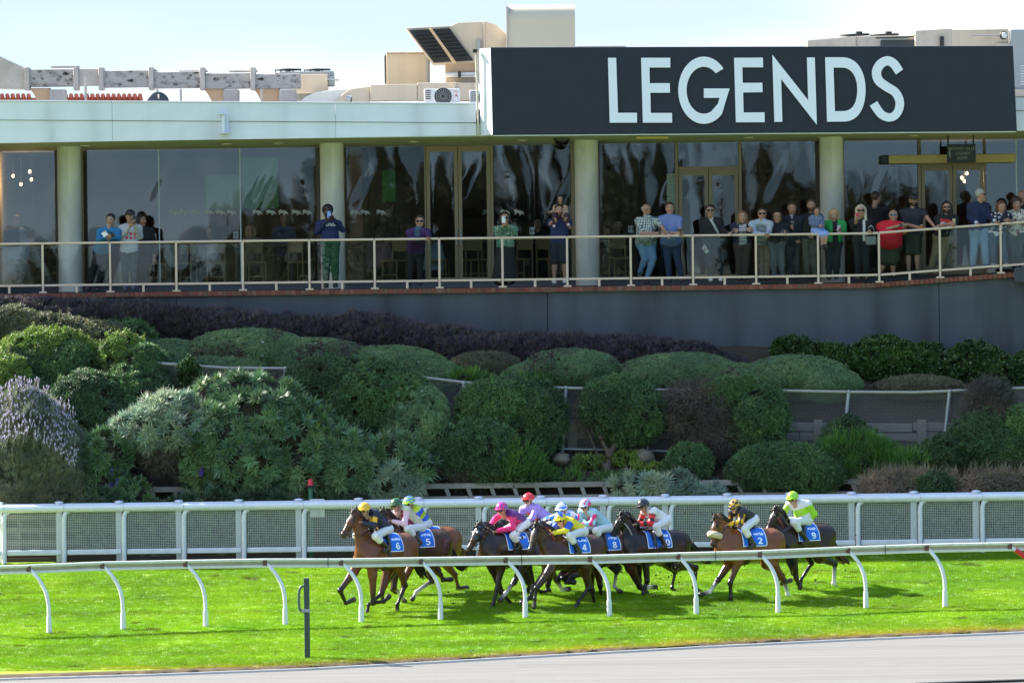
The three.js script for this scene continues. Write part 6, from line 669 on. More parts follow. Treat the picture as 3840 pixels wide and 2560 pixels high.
  for (const q of [-1, 1]) tack.push(strap(H(0.06, 0.02, q * 0.105), H(0.43, -0.06, q * 0.07)), new THREE.TorusGeometry(0.036, 0.008, 6, 16).translate(...H(0.46, -0.075, q * 0.068).toArray()), tubeG([H(0.46, -0.075, q * 0.07), vec(w(0.55, -0.1, q * 0.16)).lerp(H(0.3, -0.2, q * 0.1), 0.4), vec(w(0.22, 0.1, q * 0.08))], 0.009, 5));
  mesh('bridle', merge(tack), tackMat, root);
  if (s.rein) mesh('neck_strap', new THREE.TorusGeometry(0.17, 0.012, 6, 40).scale(1.25, 0.72, 1).applyMatrix4(new THREE.Matrix4().makeBasis(V(0.55, 0.83, 0), V(0, 0, 1), V(0.83, -0.55, 0)).setPosition(vec(w(0.36, 0.02)))), mat(s.rein, 0.5), root);
  if (s.hood) { mesh('blinker_hood', sdfMesh([cap(H(0.0, -0.02), H(0.27, -0.03), 0.109, 0.104, 0.04, 0.86), cap(H(0.14, -0.1), H(0.2, -0.1), 0.085, 0.08, 0.03, 0.75), ...[-1, 1].map((q) => cap(H(0.19, 0.02, q * 0.085), H(0.2, 0.02, q * 0.1), 0.055, 0.05, 0.02, 0.7))], 0.014, { color: [0.02, 0.024, 0.04] }), shinyMat, root); }
  if (s.noseband) mesh('sheepskin_noseband', sdfMesh([...Array(18)].map((_, i) => { const t0 = i / 18 * Math.PI * 2, t1 = (i + 1) / 18 * Math.PI * 2, f = (t) => H(0.36, -0.03).addScaledVector(hUp, Math.cos(t) * 0.105).add(V(0, 0, Math.sin(t) * 0.1)); return cap(f(t0), f(t1), 0.062, 0.062, 0.02); }), 0.014, { color: [0.62, 0.52, 0.36], bump: 0.012, bumpScale: 55 }), clothMat, root);
  // saddle cloth, girth and saddle lie on the trunk
  const shell = (x0, x1, a0, a1, nx, na, lift, flareX) => { const pos = [], uv = [], ix = []; for (let i = 0; i <= nx; i++) for (let k = 0; k <= na; k++) { const u = i / nx, v = k / na, th = mix(a0, a1, v), x = mix(x0, x1, u) + (flareX || 0) * Math.abs(th); let r = 0.1; const cy = wy - 0.34, dy = Math.cos(th), dz = Math.sin(th); for (let n = 0; n < 40; n++) { const d = evalField(trunk.concat(pr.slice(6, 12)), x, cy + dy * r, dz * r); if (d > lift) break; r += Math.max(0.004, (lift - d) * 0.8); } r += (noise(u * 4 + s.seed, th * 3, 0) - 0.5) * 0.012 * Math.abs(th); pos.push(x, cy + dy * r, dz * r); uv.push(u * 1, 0); const vv = Math.abs(th) / Math.max(Math.abs(a0), Math.abs(a1)); uv[uv.length - 2] = s.flipCloth ? 1 - u : 1 - u; uv[uv.length - 1] = 1 - vv; } for (let i = 0; i < nx; i++) for (let k = 0; k < na; k++) { const p = i * (na + 1) + k, q = p + na + 1; ix.push(p, p + 1, q, q, p + 1, q + 1); } const g = new THREE.BufferGeometry(); g.setAttribute('position', new THREE.Float32BufferAttribute(pos, 3)); g.setAttribute('uv', new THREE.Float32BufferAttribute(uv, 2)); g.setIndex(ix); g.computeVertexNormals(); return g; };
  const fixUV = (g) => { const p = g.attributes.position, uv = g.attributes.uv; for (let i = 0; i < p.count; i++) { uv.setX(i, (-p.getX(i) - 0.0) / 0.61); } return g; };
  mesh('saddle_cloth', fixUV(shell(0.0, -0.61, -1.66, 1.66, 14, 28, 0.014)), new THREE.MeshStandardMaterial({ map: clothTexture(s.num), roughness: 0.75, side: THREE.DoubleSide }), root);
  mesh('girth', shell(-0.13, -0.23, -3.14, 3.14, 2, 44, 0.019), leadMat, root);
  mesh('saddle', sdfMesh([cap(w(-0.05, 0.03), w(-0.4, 0.04), 0.05, 0.06, 0.05, 1.8), cap(w(-0.2, -0.03, 0.2), w(-0.16, -0.28, 0.3), 0.04, 0.03, 0.03), cap(w(-0.2, -0.03, -0.2), w(-0.16, -0.28, -0.3), 0.04, 0.03, 0.03)], 0.017, { color: [0.018, 0.014, 0.012] }), shinyMat, root);
  return { root, at, toWorld: (p) => p.clone().applyMatrix4(root.matrixWorld), W0, wy, a, s, F: V(-Math.cos(a), 0, Math.sin(a)) };
}
function mergeC2(list) { return mergeGeometries(list.map((g) => { const h = new THREE.BufferGeometry(), n = g.toNonIndexed(); h.setAttribute('position', n.attributes.position); h.setAttribute('normal', n.attributes.normal); return h; })); }
function makeJockey(h, s) {
  const q = (p, lat) => h.toWorld(h.at(p, lat)), F = h.F, S = V(Math.sin(h.a), 0, Math.cos(h.a)), J = {};
  J.head = q(s.head, 0.02); J.hip = q(s.hip, 0.0); const shm = q(s.sh, 0.17);
  const mir = (p, near, far) => { const l = h.at(p, near); l.z = -far; return h.toWorld(l); };
  J.shR = shm; J.shL = s.sh2 ? q(s.sh2, -0.16) : mir(s.sh, 0.17, -0.16); J.neck = J.shR.clone().lerp(J.shL, 0.5).add(V(0, 0.045, 0)).addScaledVector(F, 0.03);
  J.elR = q(s.el, 0.21); J.elL = s.el2 ? q(s.el2, -0.2) : mir(s.el, 0.21, -0.21); J.haR = q(s.ha, 0.08); J.haL = s.ha2 ? q(s.ha2, -0.06) : mir(s.ha, 0.08, -0.06);
  J.hpR = J.hip.clone().addScaledVector(S, 0.1); J.hpL = J.hip.clone().addScaledVector(S, -0.1); J.knR = q(s.kn, 0.27); J.knL = mir(s.kn, 0.27, -0.27); J.anR = q(s.an, 0.3); J.anL = mir(s.an, 0.3, -0.3);
  const toeDir = F.clone().multiplyScalar(0.9).add(V(0, -0.25, 0)).normalize(), spine = J.neck.clone().sub(J.hip).normalize(), front = V(0, 0, 0).copy(spine).cross(S.clone().negate()).negate();
  const tilt = (s.tilt ?? 0.25) * 0.7, look = F.clone().applyAxisAngle(V(0, 1, 0), s.look || 0.28).add(V(0, -tilt, 0)).normalize(), frontDown = F.clone().addScaledVector(spine, -F.dot(spine)).add(V(0, -0.2, 0)).normalize();
  return makePerson({ ...s, J, base: V(h.W0.x, J.anR.y - 0.1, h.W0.z), fwd: look, up: V(0, 1, 0).addScaledVector(F, 0.25), front: frontDown, palm: V(0, -1, 0).addScaledVector(S, 0.4), toes: { L: toeDir, R: toeDir }, silk: true, grip: true, sc: s.sc || 0.98, fat: 0.9, skin: s.skin || [0.5, 0.3, 0.22], hair: null, boots: [0.012, 0.011, 0.011], bottom: { color: s.breeches || [0.72, 0.72, 0.74], e: 0.018, len: 0.62, name: 'breeches', bump: 0.008 }, top: { color: s.silks, e: 0.024, sleeve: 0.95, hem: -0.02, collar: true, bump: 0.01, name: 'silks' }, cell: 0.0165, group: 'jockeys riding in the race' });
}
const NAVY = [0.012, 0.016, 0.05], YEL = [0.85, 0.48, 0.02], PINK = [0.85, 0.03, 0.2], PURP = [0.13, 0.02, 0.2], LAV = [0.34, 0.24, 0.66], LIME = [0.36, 0.7, 0.03], BLU = [0.02, 0.09, 0.6], LBL = [0.36, 0.62, 0.75], WHT = [0.76, 0.76, 0.78], RED = [0.75, 0.02, 0.03], BLK = [0.012, 0.012, 0.014], GOLD = [0.8, 0.42, 0.02], MAR = [0.26, 0.01, 0.11], PPK = [0.8, 0.55, 0.65];
const BAY = [0.15, 0.05, 0.02], DBAY = [0.055, 0.022, 0.011], BROWN = [0.032, 0.015, 0.009], BLACKH = [0.019, 0.011, 0.008], CHES = [0.17, 0.055, 0.016];
const checks = (x, y, n) => (Math.floor(x * n + 40) + Math.floor(y * n + 40)) % 2 === 0;
const field = [];
{
  const ride = (hs, js) => { hs.seed = field.length + 3; const h = makeHorse(hs); field.push(h); makeJockey(h, js); };
  ride({ z: ZA, W: [480, 480], d: 158.2, yaw: 47, poll: [262, 232], muz: [95, 500], num: '6', coat: BAY, star: true, label: 'leading bright bay racehorse with head turned to the camera and blue number 6 cloth', legs: { FL: [[467, 1285], [590, 1270], [650, 1212]], FR: [[78, 1140], [145, 1292], [245, 1245]], HL: [[842, 1080], [752, 1310], [750, 1440]], HR: [[560, 1185], [412, 1310], [385, 1440]] }, tail: [[1010, 880], [1075, 990]] },
    { label: 'jockey in navy silks with yellow sleeve band and yellow cap on the leading horse', head: [362, 195], sh: [500, 240], el: [470, 380], ha: [345, 345], hip: [610, 420], kn: [492, 500], an: [650, 650], helmet: [0.85, 0.5, 0.02], peak: [0.8, 0.48, 0.03], tilt: 0.35, look: 0.1, silks: (x, y, z, t, u) => t === 'aU' && u > 0.35 && u < 0.75 ? YEL : t === 't' && Math.abs(x) < 0.025 ? YEL : NAVY });
  ride({ z: ZA, W: [830, 430], d: 159.7, yaw: 38, poll: [600, 225], muz: [470, 450], num: '5', coat: DBAY, face: BROWN, label: 'dark bay racehorse with blue number 5 cloth just behind the leader', legs: { FL: [[600, 1090], [556, 1185], [590, 1270]], FR: [[712, 1110], [790, 1185], [835, 1270, 1], 1], HL: [[1152, 1030], [972, 1160], [935, 1235], 1], HR: [[1262, 960], [1285, 1020], [1385, 1008]] }, tail: [[1420, 760], [1500, 850], [1545, 880]], legTone: [0.03, 0.012, 0.008] },
    { label: 'jockey in maroon silks with pale pink sleeves and dark green cap', head: [738, 140], sh: [868, 195], el: [835, 360], ha: [690, 325], hip: [1005, 395], kn: [872, 420], an: [1025, 575], helmet: [0.03, 0.11, 0.04], peak: [0.02, 0.07, 0.03], tilt: 0.35, look: 0.15, silks: (x, y, z, t) => t[0] === 'a' ? PPK : t === 'c' || y > 0.2 ? [0.6, 0.68, 0.5] : Math.abs(x) > 0.14 || y < -0.28 ? [0.55, 0.56, 0.42] : MAR });
  ride({ z: ZA, W: [940, 400], d: 161.6, yaw: 36, poll: [720, 250], muz: [580, 450], coat: CHES, label: 'chestnut racehorse mostly hidden behind the horse with number 5', legs: { FL: [[820, 1050], [800, 1170], [830, 1230]], FR: [[700, 1020], [690, 1130], [760, 1180]], HL: [[1430, 960], [1470, 1112], [1570, 1112]], HR: [[1240, 900], [1290, 1000], [1370, 1010]] }, tail: [[1450, 650], [1500, 690], [1545, 710]], tailColor: [0.16, 0.06, 0.025], legTone: [0.09, 0.03, 0.012], points: [0.04, 0.015, 0.01] },
    { label: 'jockey in blue and lime hooped silks and matching hooped cap', head: [890, 115], sh: [1010, 195], el: [960, 330], ha: [880, 330], hip: [1075, 350], kn: [990, 425], an: [1085, 560], helmet: (az, y) => Math.floor((y + 2) * 5) % 2 ? LIME : [0.08, 0.2, 0.7], peak: LIME, tilt: 0.4, silks: (x, y, z, t) => Math.floor((y + 3) * 9) % 2 ? BLU : [0.42, 0.6, 0.03] });
  ride({ z: ZB, W: [480, 520], d: 159.2, yaw: 40, poll: [265, 445], muz: [95, 735], coat: BROWN, face: [0.1, 0.035, 0.016], hood: true, label: 'near black racehorse wearing a dark blinker hood', legs: { FL: [[452, 1190], [405, 1365], [380, 1440]], FR: [[505, 1225], [620, 1362], [735, 1380]], HL: [[650, 1110], [548, 1240], [490, 1315], 1], HR: [[815, 1110], [850, 1240], [870, 1340]] }, num: '' },
    { label: 'jockey in purple silks with hot pink sleeves and a pink and purple striped cap', head: [505, 250], sh: [640, 320], el: [635, 470], ha: [445, 508], hip: [750, 405], kn: [640, 560], an: [728, 690], el2: [430, 360], ha2: [365, 450], sh2: [520, 300], helmet: (az, y, x) => Math.floor((x + 2) * 5) % 2 ? PINK : [0.2, 0.05, 0.4], peak: PINK, tilt: 0.4, silks: (x, y, z, t) => t[0] === 'a' || (z > 0.07 && y < 0.2) ? PINK : PURP });
  ride({ z: ZB, W: [800, 480], d: 161.2, yaw: 40, poll: [470, 430], muz: [430, 600], coat: BLACKH, label: 'dark racehorse mostly hidden between two rivals under the red capped rider', legs: { FL: [[880, 1170], [985, 1225], [1060, 1205]], FR: [[845, 1150], [800, 1200], [850, 1260]], HL: [[1052, 1130], [1036, 1260], [1032, 1345]], HR: [[1150, 1090], [1215, 1195], [1300, 1185], 1] } },
    { label: 'jockey in lavender silks with red spots and a bright red cap', head: [820, 140], sh: [920, 230], el: [860, 360], ha: [760, 400], hip: [1020, 360], kn: [930, 440], an: [980, 560], sh2: [760, 250], helmet: RED, peak: RED, tilt: 0.2, look: 0.2, silks: (x, y, z, t) => (Math.hypot(x - 0.09, y - 0.05) < 0.06 || Math.hypot(x + 0.09, y - 0.05) < 0.06 || Math.hypot(x, y + 0.2) < 0.07) && t === 't' ? RED : LAV });
  ride({ z: ZB, W: [1200, 560], d: 158.6, yaw: 44, poll: [935, 440], muz: [820, 755], coat: DBAY, star: true, blaze: true, num: '4', rein: [0.5, 0.03, 0.03], label: 'dark bay racehorse with white blaze and red neck strap nearest the rail in the middle', legs: { FL: [[915, 1175], [895, 1300], [890, 1380]], FR: [[880, 1170], [835, 1290], [700, 1375]], HL: [[1525, 1180], [1405, 1340], [1345, 1470]], HR: [[1570, 1190], [1600, 1370], [1612, 1455]] }, tail: [[1790, 850], [1850, 930], [1900, 960]] },
    { label: 'jockey crouched low in yellow silks with blue sleeve and a blue starred yellow cap', head: [1195, 370], sh: [1325, 400], el: [1260, 500], ha: [1110, 530], hip: [1430, 505], kn: [1305, 560], an: [1425, 740], helmet: (az, y) => y > 0.55 + 0.25 * Math.cos(az * 5) ? BLU : [0.8, 0.66, 0.03], peak: [0.8, 0.66, 0.03], tilt: 0.45, silks: (x, y, z, t, u) => (t === 'aU' || (t === 'aF' && u < 0.5)) && z < 0.2 ? BLU : [0.82, 0.7, 0.03] });
  ride({ z: ZB, W: [1290, 500], d: 160.4, yaw: 42, poll: [1010, 420], muz: [930, 640], coat: [0.1, 0.034, 0.016], label: 'bay racehorse tucked behind the yellow silks rider', legs: { FL: [[1160, 1080], [1212, 1195], [1295, 1185], 1], FR: [[1240, 1040], [1260, 1110], [1350, 1105]], HL: [[1665, 1145], [1685, 1330], [1708, 1425]], HR: [[1560, 1240], [1480, 1330], [1440, 1440]] }, tail: [[1830, 760], [1900, 800]] },
    { label: 'jockey in white and blue quartered silks half hidden behind the yellow silks', head: [1210, 255], sh: [1320, 320], el: [1190, 380], ha: [1040, 430], hip: [1410, 420], kn: [1310, 480], an: [1400, 640], helmet: (az, y) => checks(az / 1.57, y * 2, 1) ? [0.06, 0.25, 0.7] : WHT, peak: WHT, tilt: 0.4, silks: (x, y, z, t) => checks(x, y, 6) ? [0.06, 0.28, 0.72] : WHT });
  ride({ z: ZC, W: [930, 530], d: 160.2, yaw: 42, poll: [690, 440], muz: [600, 640], coat: [0.07, 0.026, 0.015], num: '8', label: 'brown racehorse with one white hind fetlock under the pink and pale blue rider', legs: { FL: [[700, 1040], [660, 1110], [725, 1105]], FR: [[600, 1060], [640, 1100], [700, 1100]], HL: [[1505, 1160], [1592, 1168], [1725, 1160], 1], HR: [[1232, 985], [1205, 1155], [1275, 1220], 1] } },
    { label: 'jockey in pale blue silks with hot pink sleeve stripes and a pink striped cap', head: [862, 215], sh: [965, 290], el: [950, 410], ha: [810, 435], hip: [1100, 460], kn: [985, 500], an: [1060, 610], sh2: [820, 270], helmet: (az, y, x) => Math.floor((x + 2.1) * 4.5) % 2 ? PINK : LBL, peak: LBL, tilt: 0.35, silks: (x, y, z, t, u) => t[0] === 'a' && Math.abs(((x * 7 + 10) % 1) - 0.5) < 0.2 ? PINK : t === 't' && Math.hypot(x, y - 0.02) < 0.06 && z > 0.05 ? PINK : LBL });
  ride({ z: ZD, W: [640, 470], d: 160.8, yaw: 32, poll: [440, 285], muz: [305, 500], coat: BLACKH, num: '10', rein: [0.5, 0.5, 0.46], label: 'black racehorse with blue number 10 cloth and a white neck strap', legs: { FL: [[712, 1060], [668, 1205], [655, 1310]], FR: [[620, 1060], [640, 1150], [700, 1190]], HL: [[1288, 900], [1268, 1130], [1345, 1200]], HR: [[1042, 950], [1005, 1140], [1060, 1215]] }, tail: [[1310, 720], [1380, 800], [1440, 830]] },
    { label: 'jockey in white silks with red and black hooped sleeves and a black cap', head: [665, 180], sh: [780, 250], el: [755, 380], ha: [590, 395], hip: [920, 350], kn: [815, 420], an: [925, 645], helmet: [0.015, 0.016, 0.025], tilt: 0.4, silks: (x, y, z, t, u) => t[0] === 'a' ? (Math.floor(u * 3.4 + (t === 'aF' ? 1 : 0)) % 2 ? RED : BLK) : (Math.abs(Math.abs(x) - y * 0.6 - 0.02) < 0.022 && z < -0.02 ? BLK : WHT) });
  ride({ z: ZE, W: [440, 480], d: 159.7, yaw: 32, poll: [225, 345], muz: [150, 690], coat: CHES, star: true, noseband: true, num: '2', label: 'bright bay racehorse wearing a thick cream sheepskin noseband', legs: { FL: [[375, 1115], [380, 1285], [380, 1362]], FR: [[228, 1085], [135, 1220], [30, 1250], 1], HL: [[1008, 1090], [1050, 1250], [1085, 1335], 1], HR: [[985, 1030], [985, 1125], [1085, 1085]] }, tail: [[1070, 760], [1100, 870], [1120, 930]] },
    { label: 'jockey in black and gold checked silks and matching checked cap', head: [428, 220], sh: [515, 285], el: [500, 390], ha: [360, 430], hip: [625, 365], kn: [545, 480], an: [655, 665], sh2: [400, 280], helmet: (az, y) => checks(az / 0.75, y * 3, 1) ? GOLD : BLK, tilt: 0.5, look: 0.3, silks: (x, y, z, t, u) => t[0] === 'a' ? (checks(x, y + z * 0.3, 12) ? GOLD : BLK) : BLK });
  ride({ z: ZE, W: [1080, 420], d: 161.3, yaw: 40, poll: [930, 255], muz: [815, 480], coat: BROWN, star: true, num: '9', rein: [0.4, 0.06, 0.04], label: 'dark brown racehorse with white forehead star at the tail of the field', legs: { FL: [[1150, 1060], [1195, 1175], [1190, 1290]], FR: [[1120, 1000], [1170, 1120], [1205, 1170]], HL: [[1608, 890], [1590, 1120], [1640, 1205], 1], HR: [[1330, 885], [1208, 1080], [1195, 1170]] }, tail: [[1650, 790], [1700, 840], [1745, 865]], tailColor: [0.06, 0.02, 0.012] },
    { label: 'jockey sitting upright in lime and white silks with a lime cap', head: [1108, 125], sh: [1290, 190], el: [1370, 300], ha: [1305, 400], hip: [1255, 385], kn: [1125, 400], an: [1280, 620], sh2: [1070, 190], el2: [1010, 270], ha2: [1020, 330], helmet: LIME, peak: LIME, tilt: 0.45, look: 0.25, silks: (x, y, z, t, u) => t[0] === 'a' ? LIME : y > 0.02 || y < -0.14 ? WHT : LIME });
}
// ---------- onlookers on the terrace ----------
const z4 = Z(0, 500, 1.809), z5 = Z(1200, 500, 1.96), z6 = Z(2200, 500, 2.3756), z7 = Z(2940, 500, 2.3756);
const FAIR = [0.36, 0.205, 0.145], TAN = [0.3, 0.165, 0.11], DEEP = [0.045, 0.022, 0.015], ASIA = [0.33, 0.2, 0.13], BH = [0.012, 0.01, 0.009], BR = [0.05, 0.028, 0.016], GREYH = [0.35, 0.34, 0.33], BLON = [0.4, 0.27, 0.13], DN = [0.06, 0.12, 0.25], DARKJ = [0.018, 0.022, 0.035], BLKC = [0.01, 0.01, 0.013];
const TR = (c, o = {}) => ({ color: c, ...o }), G = { group: 'racegoers along the terrace balustrade', d: 174.0 };
const pr = [];
const add = (zf, s) => pr.push(onlooker(zf, { ...G, skin: FAIR, shoes: [0.02, 0.02, 0.025], bottom: TR(BLKC), ...s }));
add(z4, { label: 'man in bright blue jumper leaning on the rail beside the left column', head: [747, 588], sh: [735, 665, 0.1], hip: [692, 800, -0.35], feet: [[600, 1066, -0.5], [662, 1072, -0.3]], armL: [[668, 722, 0.2], [725, 700, 0.42]], armR: [[800, 712, 0.2], [745, 708, 0.42]], skin: ASIA, hair: ['short', BH], top: TR([0.02, 0.16, 0.34]), nod: 0.1, look: -0.2 });
add(z4, { label: 'man in grey hoodie with red lettering and black cap filming on a phone', head: [880, 562], sh: [880, 640], hip: [872, 800], feet: [[850, 1068, 0.1], [905, 1068, 0.1]], armL: [[815, 715], [880, 625, 0.34]], armR: [[950, 700], [912, 610, 0.34]], skin: ASIA, cap: [0.012, 0.012, 0.014], hair: ['short', BH], grip: true, top: TR((x, y, z, t) => z > 0.05 && t === 't' && Math.abs(y + 0.06) < 0.07 && Math.abs(x) < 0.13 && !(Math.abs(y + 0.06) < 0.012) && (Math.floor((x + 1) * 34) % 3 > 0) ? [0.5, 0.02, 0.06] : [0.42, 0.43, 0.46]), bottom: TR([0.05, 0.06, 0.075]), shoes: [0.06, 0.08, 0.16] });
add(z4, { d: 174.7, label: 'black clad person with dark hair half hidden behind the grey hoodie', head: [958, 592], sh: [962, 660], hip: [962, 800], feet: [[955, 1045], [985, 1045]], hair: ['bob', BH], skin: TAN, top: TR(BLKC), look: 0.9 });
add(z4, { d: 174.3, label: 'man in navy hooded top and green trousers filming before the second column', head: [2222, 535], sh: [2228, 612], hip: [2240, 730], feet: [[2212, 1050], [2275, 1048]], armL: [[2148, 672], [2222, 585, 0.32]], armR: [[2325, 655], [2258, 575, 0.32]], skin: DEEP, hair: ['curly', BH], grip: true, top: TR([0.015, 0.022, 0.095]), bottom: TR([0.012, 0.075, 0.03], { e: 0.024 }), hw: 0.2 });
add(z5, { label: 'woman in purple jacket and sunglasses leaning forward on the rail', head: [733, 648], sh: [722, 725, 0.12], hip: [700, 870, -0.3], feet: [[655, 1122, -0.2], [735, 1118, -0.2]], armL: [[668, 790, 0.15], [775, 778, 0.42]], armR: [[800, 760, 0.2], [795, 770, 0.45]], hair: ['fringe', BR], glasses: true, top: TR((x, y, z, t) => t === 'c' || (y > 0.1 && Math.abs(x) < 0.04 && z > 0.05) ? [0.04, 0.1, 0.14] : [0.05, 0.016, 0.09], { hem: -0.3, collar: true }), bust: 1 });
add(z5, { label: 'woman in green knit jumper and long dark skirt holding up a white phone', head: [1358, 622], sh: [1365, 702], hip: [1362, 850], feet: [[1322, 1110], [1392, 1108]], armL: [[1308, 760], [1348, 680, 0.32]], armR: [[1432, 745], [1376, 672, 0.32]], skin: ASIA, hair: ['bob', BH], glasses: true, grip: true, top: TR((x, y, z, t) => t === 'c' || y < -0.3 ? [0.02, 0.13, 0.05] : (hash(Math.floor(x * 60 + 99), Math.floor(y * 60 + 99), Math.floor(z * 30 + 50)) > 0.55 ? [0.28, 0.36, 0.28] : [0.02, 0.13, 0.06]), { collar: true, hem: -0.16 }), bottom: TR([0.02, 0.018, 0.022], { type: 'skirt', len: 0.85 }), shoes: [0.07, 0.03, 0.015], bust: 1 });
add(z5, { label: 'man in navy shirt and dark shorts carrying a small girl on his shoulders', head: [1758, 566], sh: [1762, 648], hip: [1758, 800], feet: [[1722, 1108], [1802, 1104]], armL: [[1688, 668], [1722, 640, 0.2]], armR: [[1832, 690], [1812, 640, 0.2]], hair: ['short', BH], beard: [0.08, 0.05, 0.04], top: TR([0.016, 0.022, 0.085], { sleeve: 0.42 }), bottom: TR([0.02, 0.022, 0.04], { type: 'shorts' }), shoes: [0.6, 0.6, 0.62], grip: true });
add(z5, { label: 'small girl with long black hair riding on the shoulders of the man in navy', sc: 0.66, head: [1766, 482], sh: [1768, 542], hw: 0.17, hip: [1768, 606], knees: [[1722, 600, 0.2], [1812, 600, 0.2]], feet: [[1722, 692, 0.2], [1826, 680, 0.2]], armL: [[1722, 572], [1694, 578, 0.12]], armR: [[1812, 580], [1790, 606, 0.15]], skin: ASIA, hair: ['long', BH], top: TR([0.42, 0.26, 0.2]), bottom: TR([0.045, 0.02, 0.035]), shoes: [0.62, 0.5, 0.52], cell: 0.014 });
const plaid = (x, y, z) => { const a = ((x * 22 + z * 22) % 1 + 1) % 1 < 0.45, b = ((y * 22) % 1 + 1) % 1 < 0.45; return a && b ? [0.015, 0.04, 0.06] : a || b ? [0.14, 0.2, 0.24] : [0.62, 0.62, 0.55]; };
add(z6, { label: 'bald man with glasses in checked shirt and light jeans leaning on the rail', head: [535, 682], sh: [540, 775, 0.1], hip: [530, 965, -0.15], knees: [[520, 1120], [595, 1110, 0.1]], feet: [[475, 1285, -0.1], [535, 1338, 0.1]], armL: [[490, 890, 0.2], [650, 890, 0.42]], armR: [[668, 830, 0.25], [718, 895, 0.42]], hair: ['balding', GREYH], specs: true, look: 0.45, nod: 0.1, top: TR(plaid, { sleeve: 0.42, hem: -0.16, collar: true }), bottom: TR([0.12, 0.22, 0.36]), fat: 1.15, belly: 0.06 });
add(z6, { label: 'man in plain blue short sleeved shirt and navy jeans holding a can', head: [742, 668], sh: [745, 760, 0.08], hip: [750, 975, -0.1], feet: [[735, 1328], [845, 1328]], armL: [[675, 880, 0.2], [790, 890, 0.42]], armR: [[832, 850, 0.2], [842, 890, 0.42]], hair: ['short', BR], top: TR([0.14, 0.19, 0.42], { sleeve: 0.42, hem: -0.14, collar: true }), bottom: TR([0.02, 0.035, 0.08]), shoes: [0.03, 0.035, 0.06], fat: 1.15, belly: 0.07 });
add(z6, { label: 'woman in black with pale bag strap, sunglasses and white sneakers', head: [1102, 690], sh: [1110, 785], hip: [1110, 970], feet: [[1105, 1322], [1195, 1320]], armL: [[1030, 895], [1050, 995, 0.15]], armR: [[1205, 860], [1275, 892, 0.4]], skin: ASIA, hair: ['fringe', BH], glasses: true, top: TR((x, y, z, t) => z > 0.03 && t === 't' && Math.abs(x + (y - 0.12) * 0.55 - 0.0) < 0.022 ? [0.4, 0.4, 0.4] : t === 'c' || (y > 0.14 && Math.abs(x) < 0.045 && z > 0.03) ? [0.6, 0.6, 0.6] : BLKC, { collar: true, hem: -0.25 }), bottom: TR([0.012, 0.016, 0.024], { e: 0.022 }), shoes: [0.68, 0.68, 0.68] });
add(z6, { label: 'woman with wavy light brown hair, navy jacket and striped top, arms folded', head: [1390, 745], sh: [1390, 825], hip: [1390, 985], feet: [[1365, 1312], [1410, 1312]], armL: [[1312, 880, 0.15], [1425, 858, 0.26]], armR: [[1470, 880, 0.15], [1360, 866, 0.22]], hair: ['long', [0.16, 0.08, 0.035]], top: TR((x, y, z) => z > 0.04 && Math.abs(x) < 0.075 && y < 0.12 ? (((y * 26) % 1 + 1) % 1 < 0.5 ? [0.6, 0.6, 0.6] : [0.02, 0.025, 0.05]) : [0.014, 0.016, 0.04], { hem: -0.2 }), bottom: TR([0.05, 0.032, 0.03]), bust: 1 });
add(z6, { label: 'man in pale grey jumper and sunglasses bent over with forearms on the rail', head: [1565, 718], sh: [1555, 805, 0.2], hip: [1592, 960, -0.4], feet: [[1560, 1312, -0.3], [1610, 1312, -0.3]], armL: [[1500, 890, 0.25], [1590, 902, 0.48]], armR: [[1628, 876, 0.25], [1605, 898, 0.5]], hair: ['short', BR], glasses: true, top: TR([0.32, 0.37, 0.46]), bottom: TR([0.3, 0.22, 0.16]), fat: 1.1 });
add(z6, { label: 'woman with dark hair and glasses in black top looking at a phone', head: [1700, 740], sh: [1705, 825], hip: [1692, 965], feet: [[1675, 1304], [1745, 1302]], armL: [[1645, 890], [1742, 884, 0.34]], armR: [[1772, 880], [1768, 880, 0.36]], skin: ASIA, hair: ['bob', BH], specs: true, top: TR(BLKC, { hem: -0.15 }), bottom: TR([0.09, 0.11, 0.12]), bust: 1 });
add(z6, { d: 174.3, label: 'man in navy jumper with open collar holding a wine glass', head: [1832, 665], sh: [1830, 765], hip: [1830, 950], feet: [[1815, 1300], [1870, 1300]], armL: [[1765, 880], [1822, 838, 0.3]], armR: [[1900, 880], [1885, 940, 0.1]], hair: ['short', BR], top: TR((x, y, z, t) => t === 'c' ? [0.5, 0.45, 0.55] : [0.012, 0.016, 0.032], { collar: true }), bottom: TR(DARKJ), grip: true, nod: 0.15 });
add(z6, { d: 174.35, label: 'bearded man in black jumper and olive trousers standing behind the seated boy', head: [2003, 640], sh: [2000, 745], hip: [1992, 930], feet: [[1965, 1292], [2030, 1292]], armL: [[1930, 860], [1985, 900, 0.15]], armR: [[2075, 850], [2060, 900, 0.3]], hair: ['short', BR], beard: [0.08, 0.045, 0.03], top: TR(BLKC), bottom: TR([0.075, 0.09, 0.08]), nod: 0.1 });
add(z7, { d: 173.75, label: 'small boy in blue checked shirt and pale blue shorts sitting on the rail', sc: 0.72, head: [296, 696], sh: [290, 752], hw: 0.16, hip: [305, 850, 0], knees: [[340, 900, 0.25], [380, 895, 0.25]], feet: [[345, 1030, 0.25], [372, 1020, 0.25]], armL: [[240, 800], [318, 818, 0.22]], armR: [[345, 800], [345, 822, 0.22]], hair: ['short', [0.14, 0.07, 0.035]], top: TR((x, y, z) => { const c = plaid(x * 1.3, y * 1.3, z); return [c[0] * 0.35 + 0.02, c[1] * 0.4 + 0.03, c[2] * 0.6 + 0.07]; }), bottom: TR([0.25, 0.35, 0.68], { type: 'shorts' }), shoes: [0.015, 0.015, 0.02], cell: 0.015 });
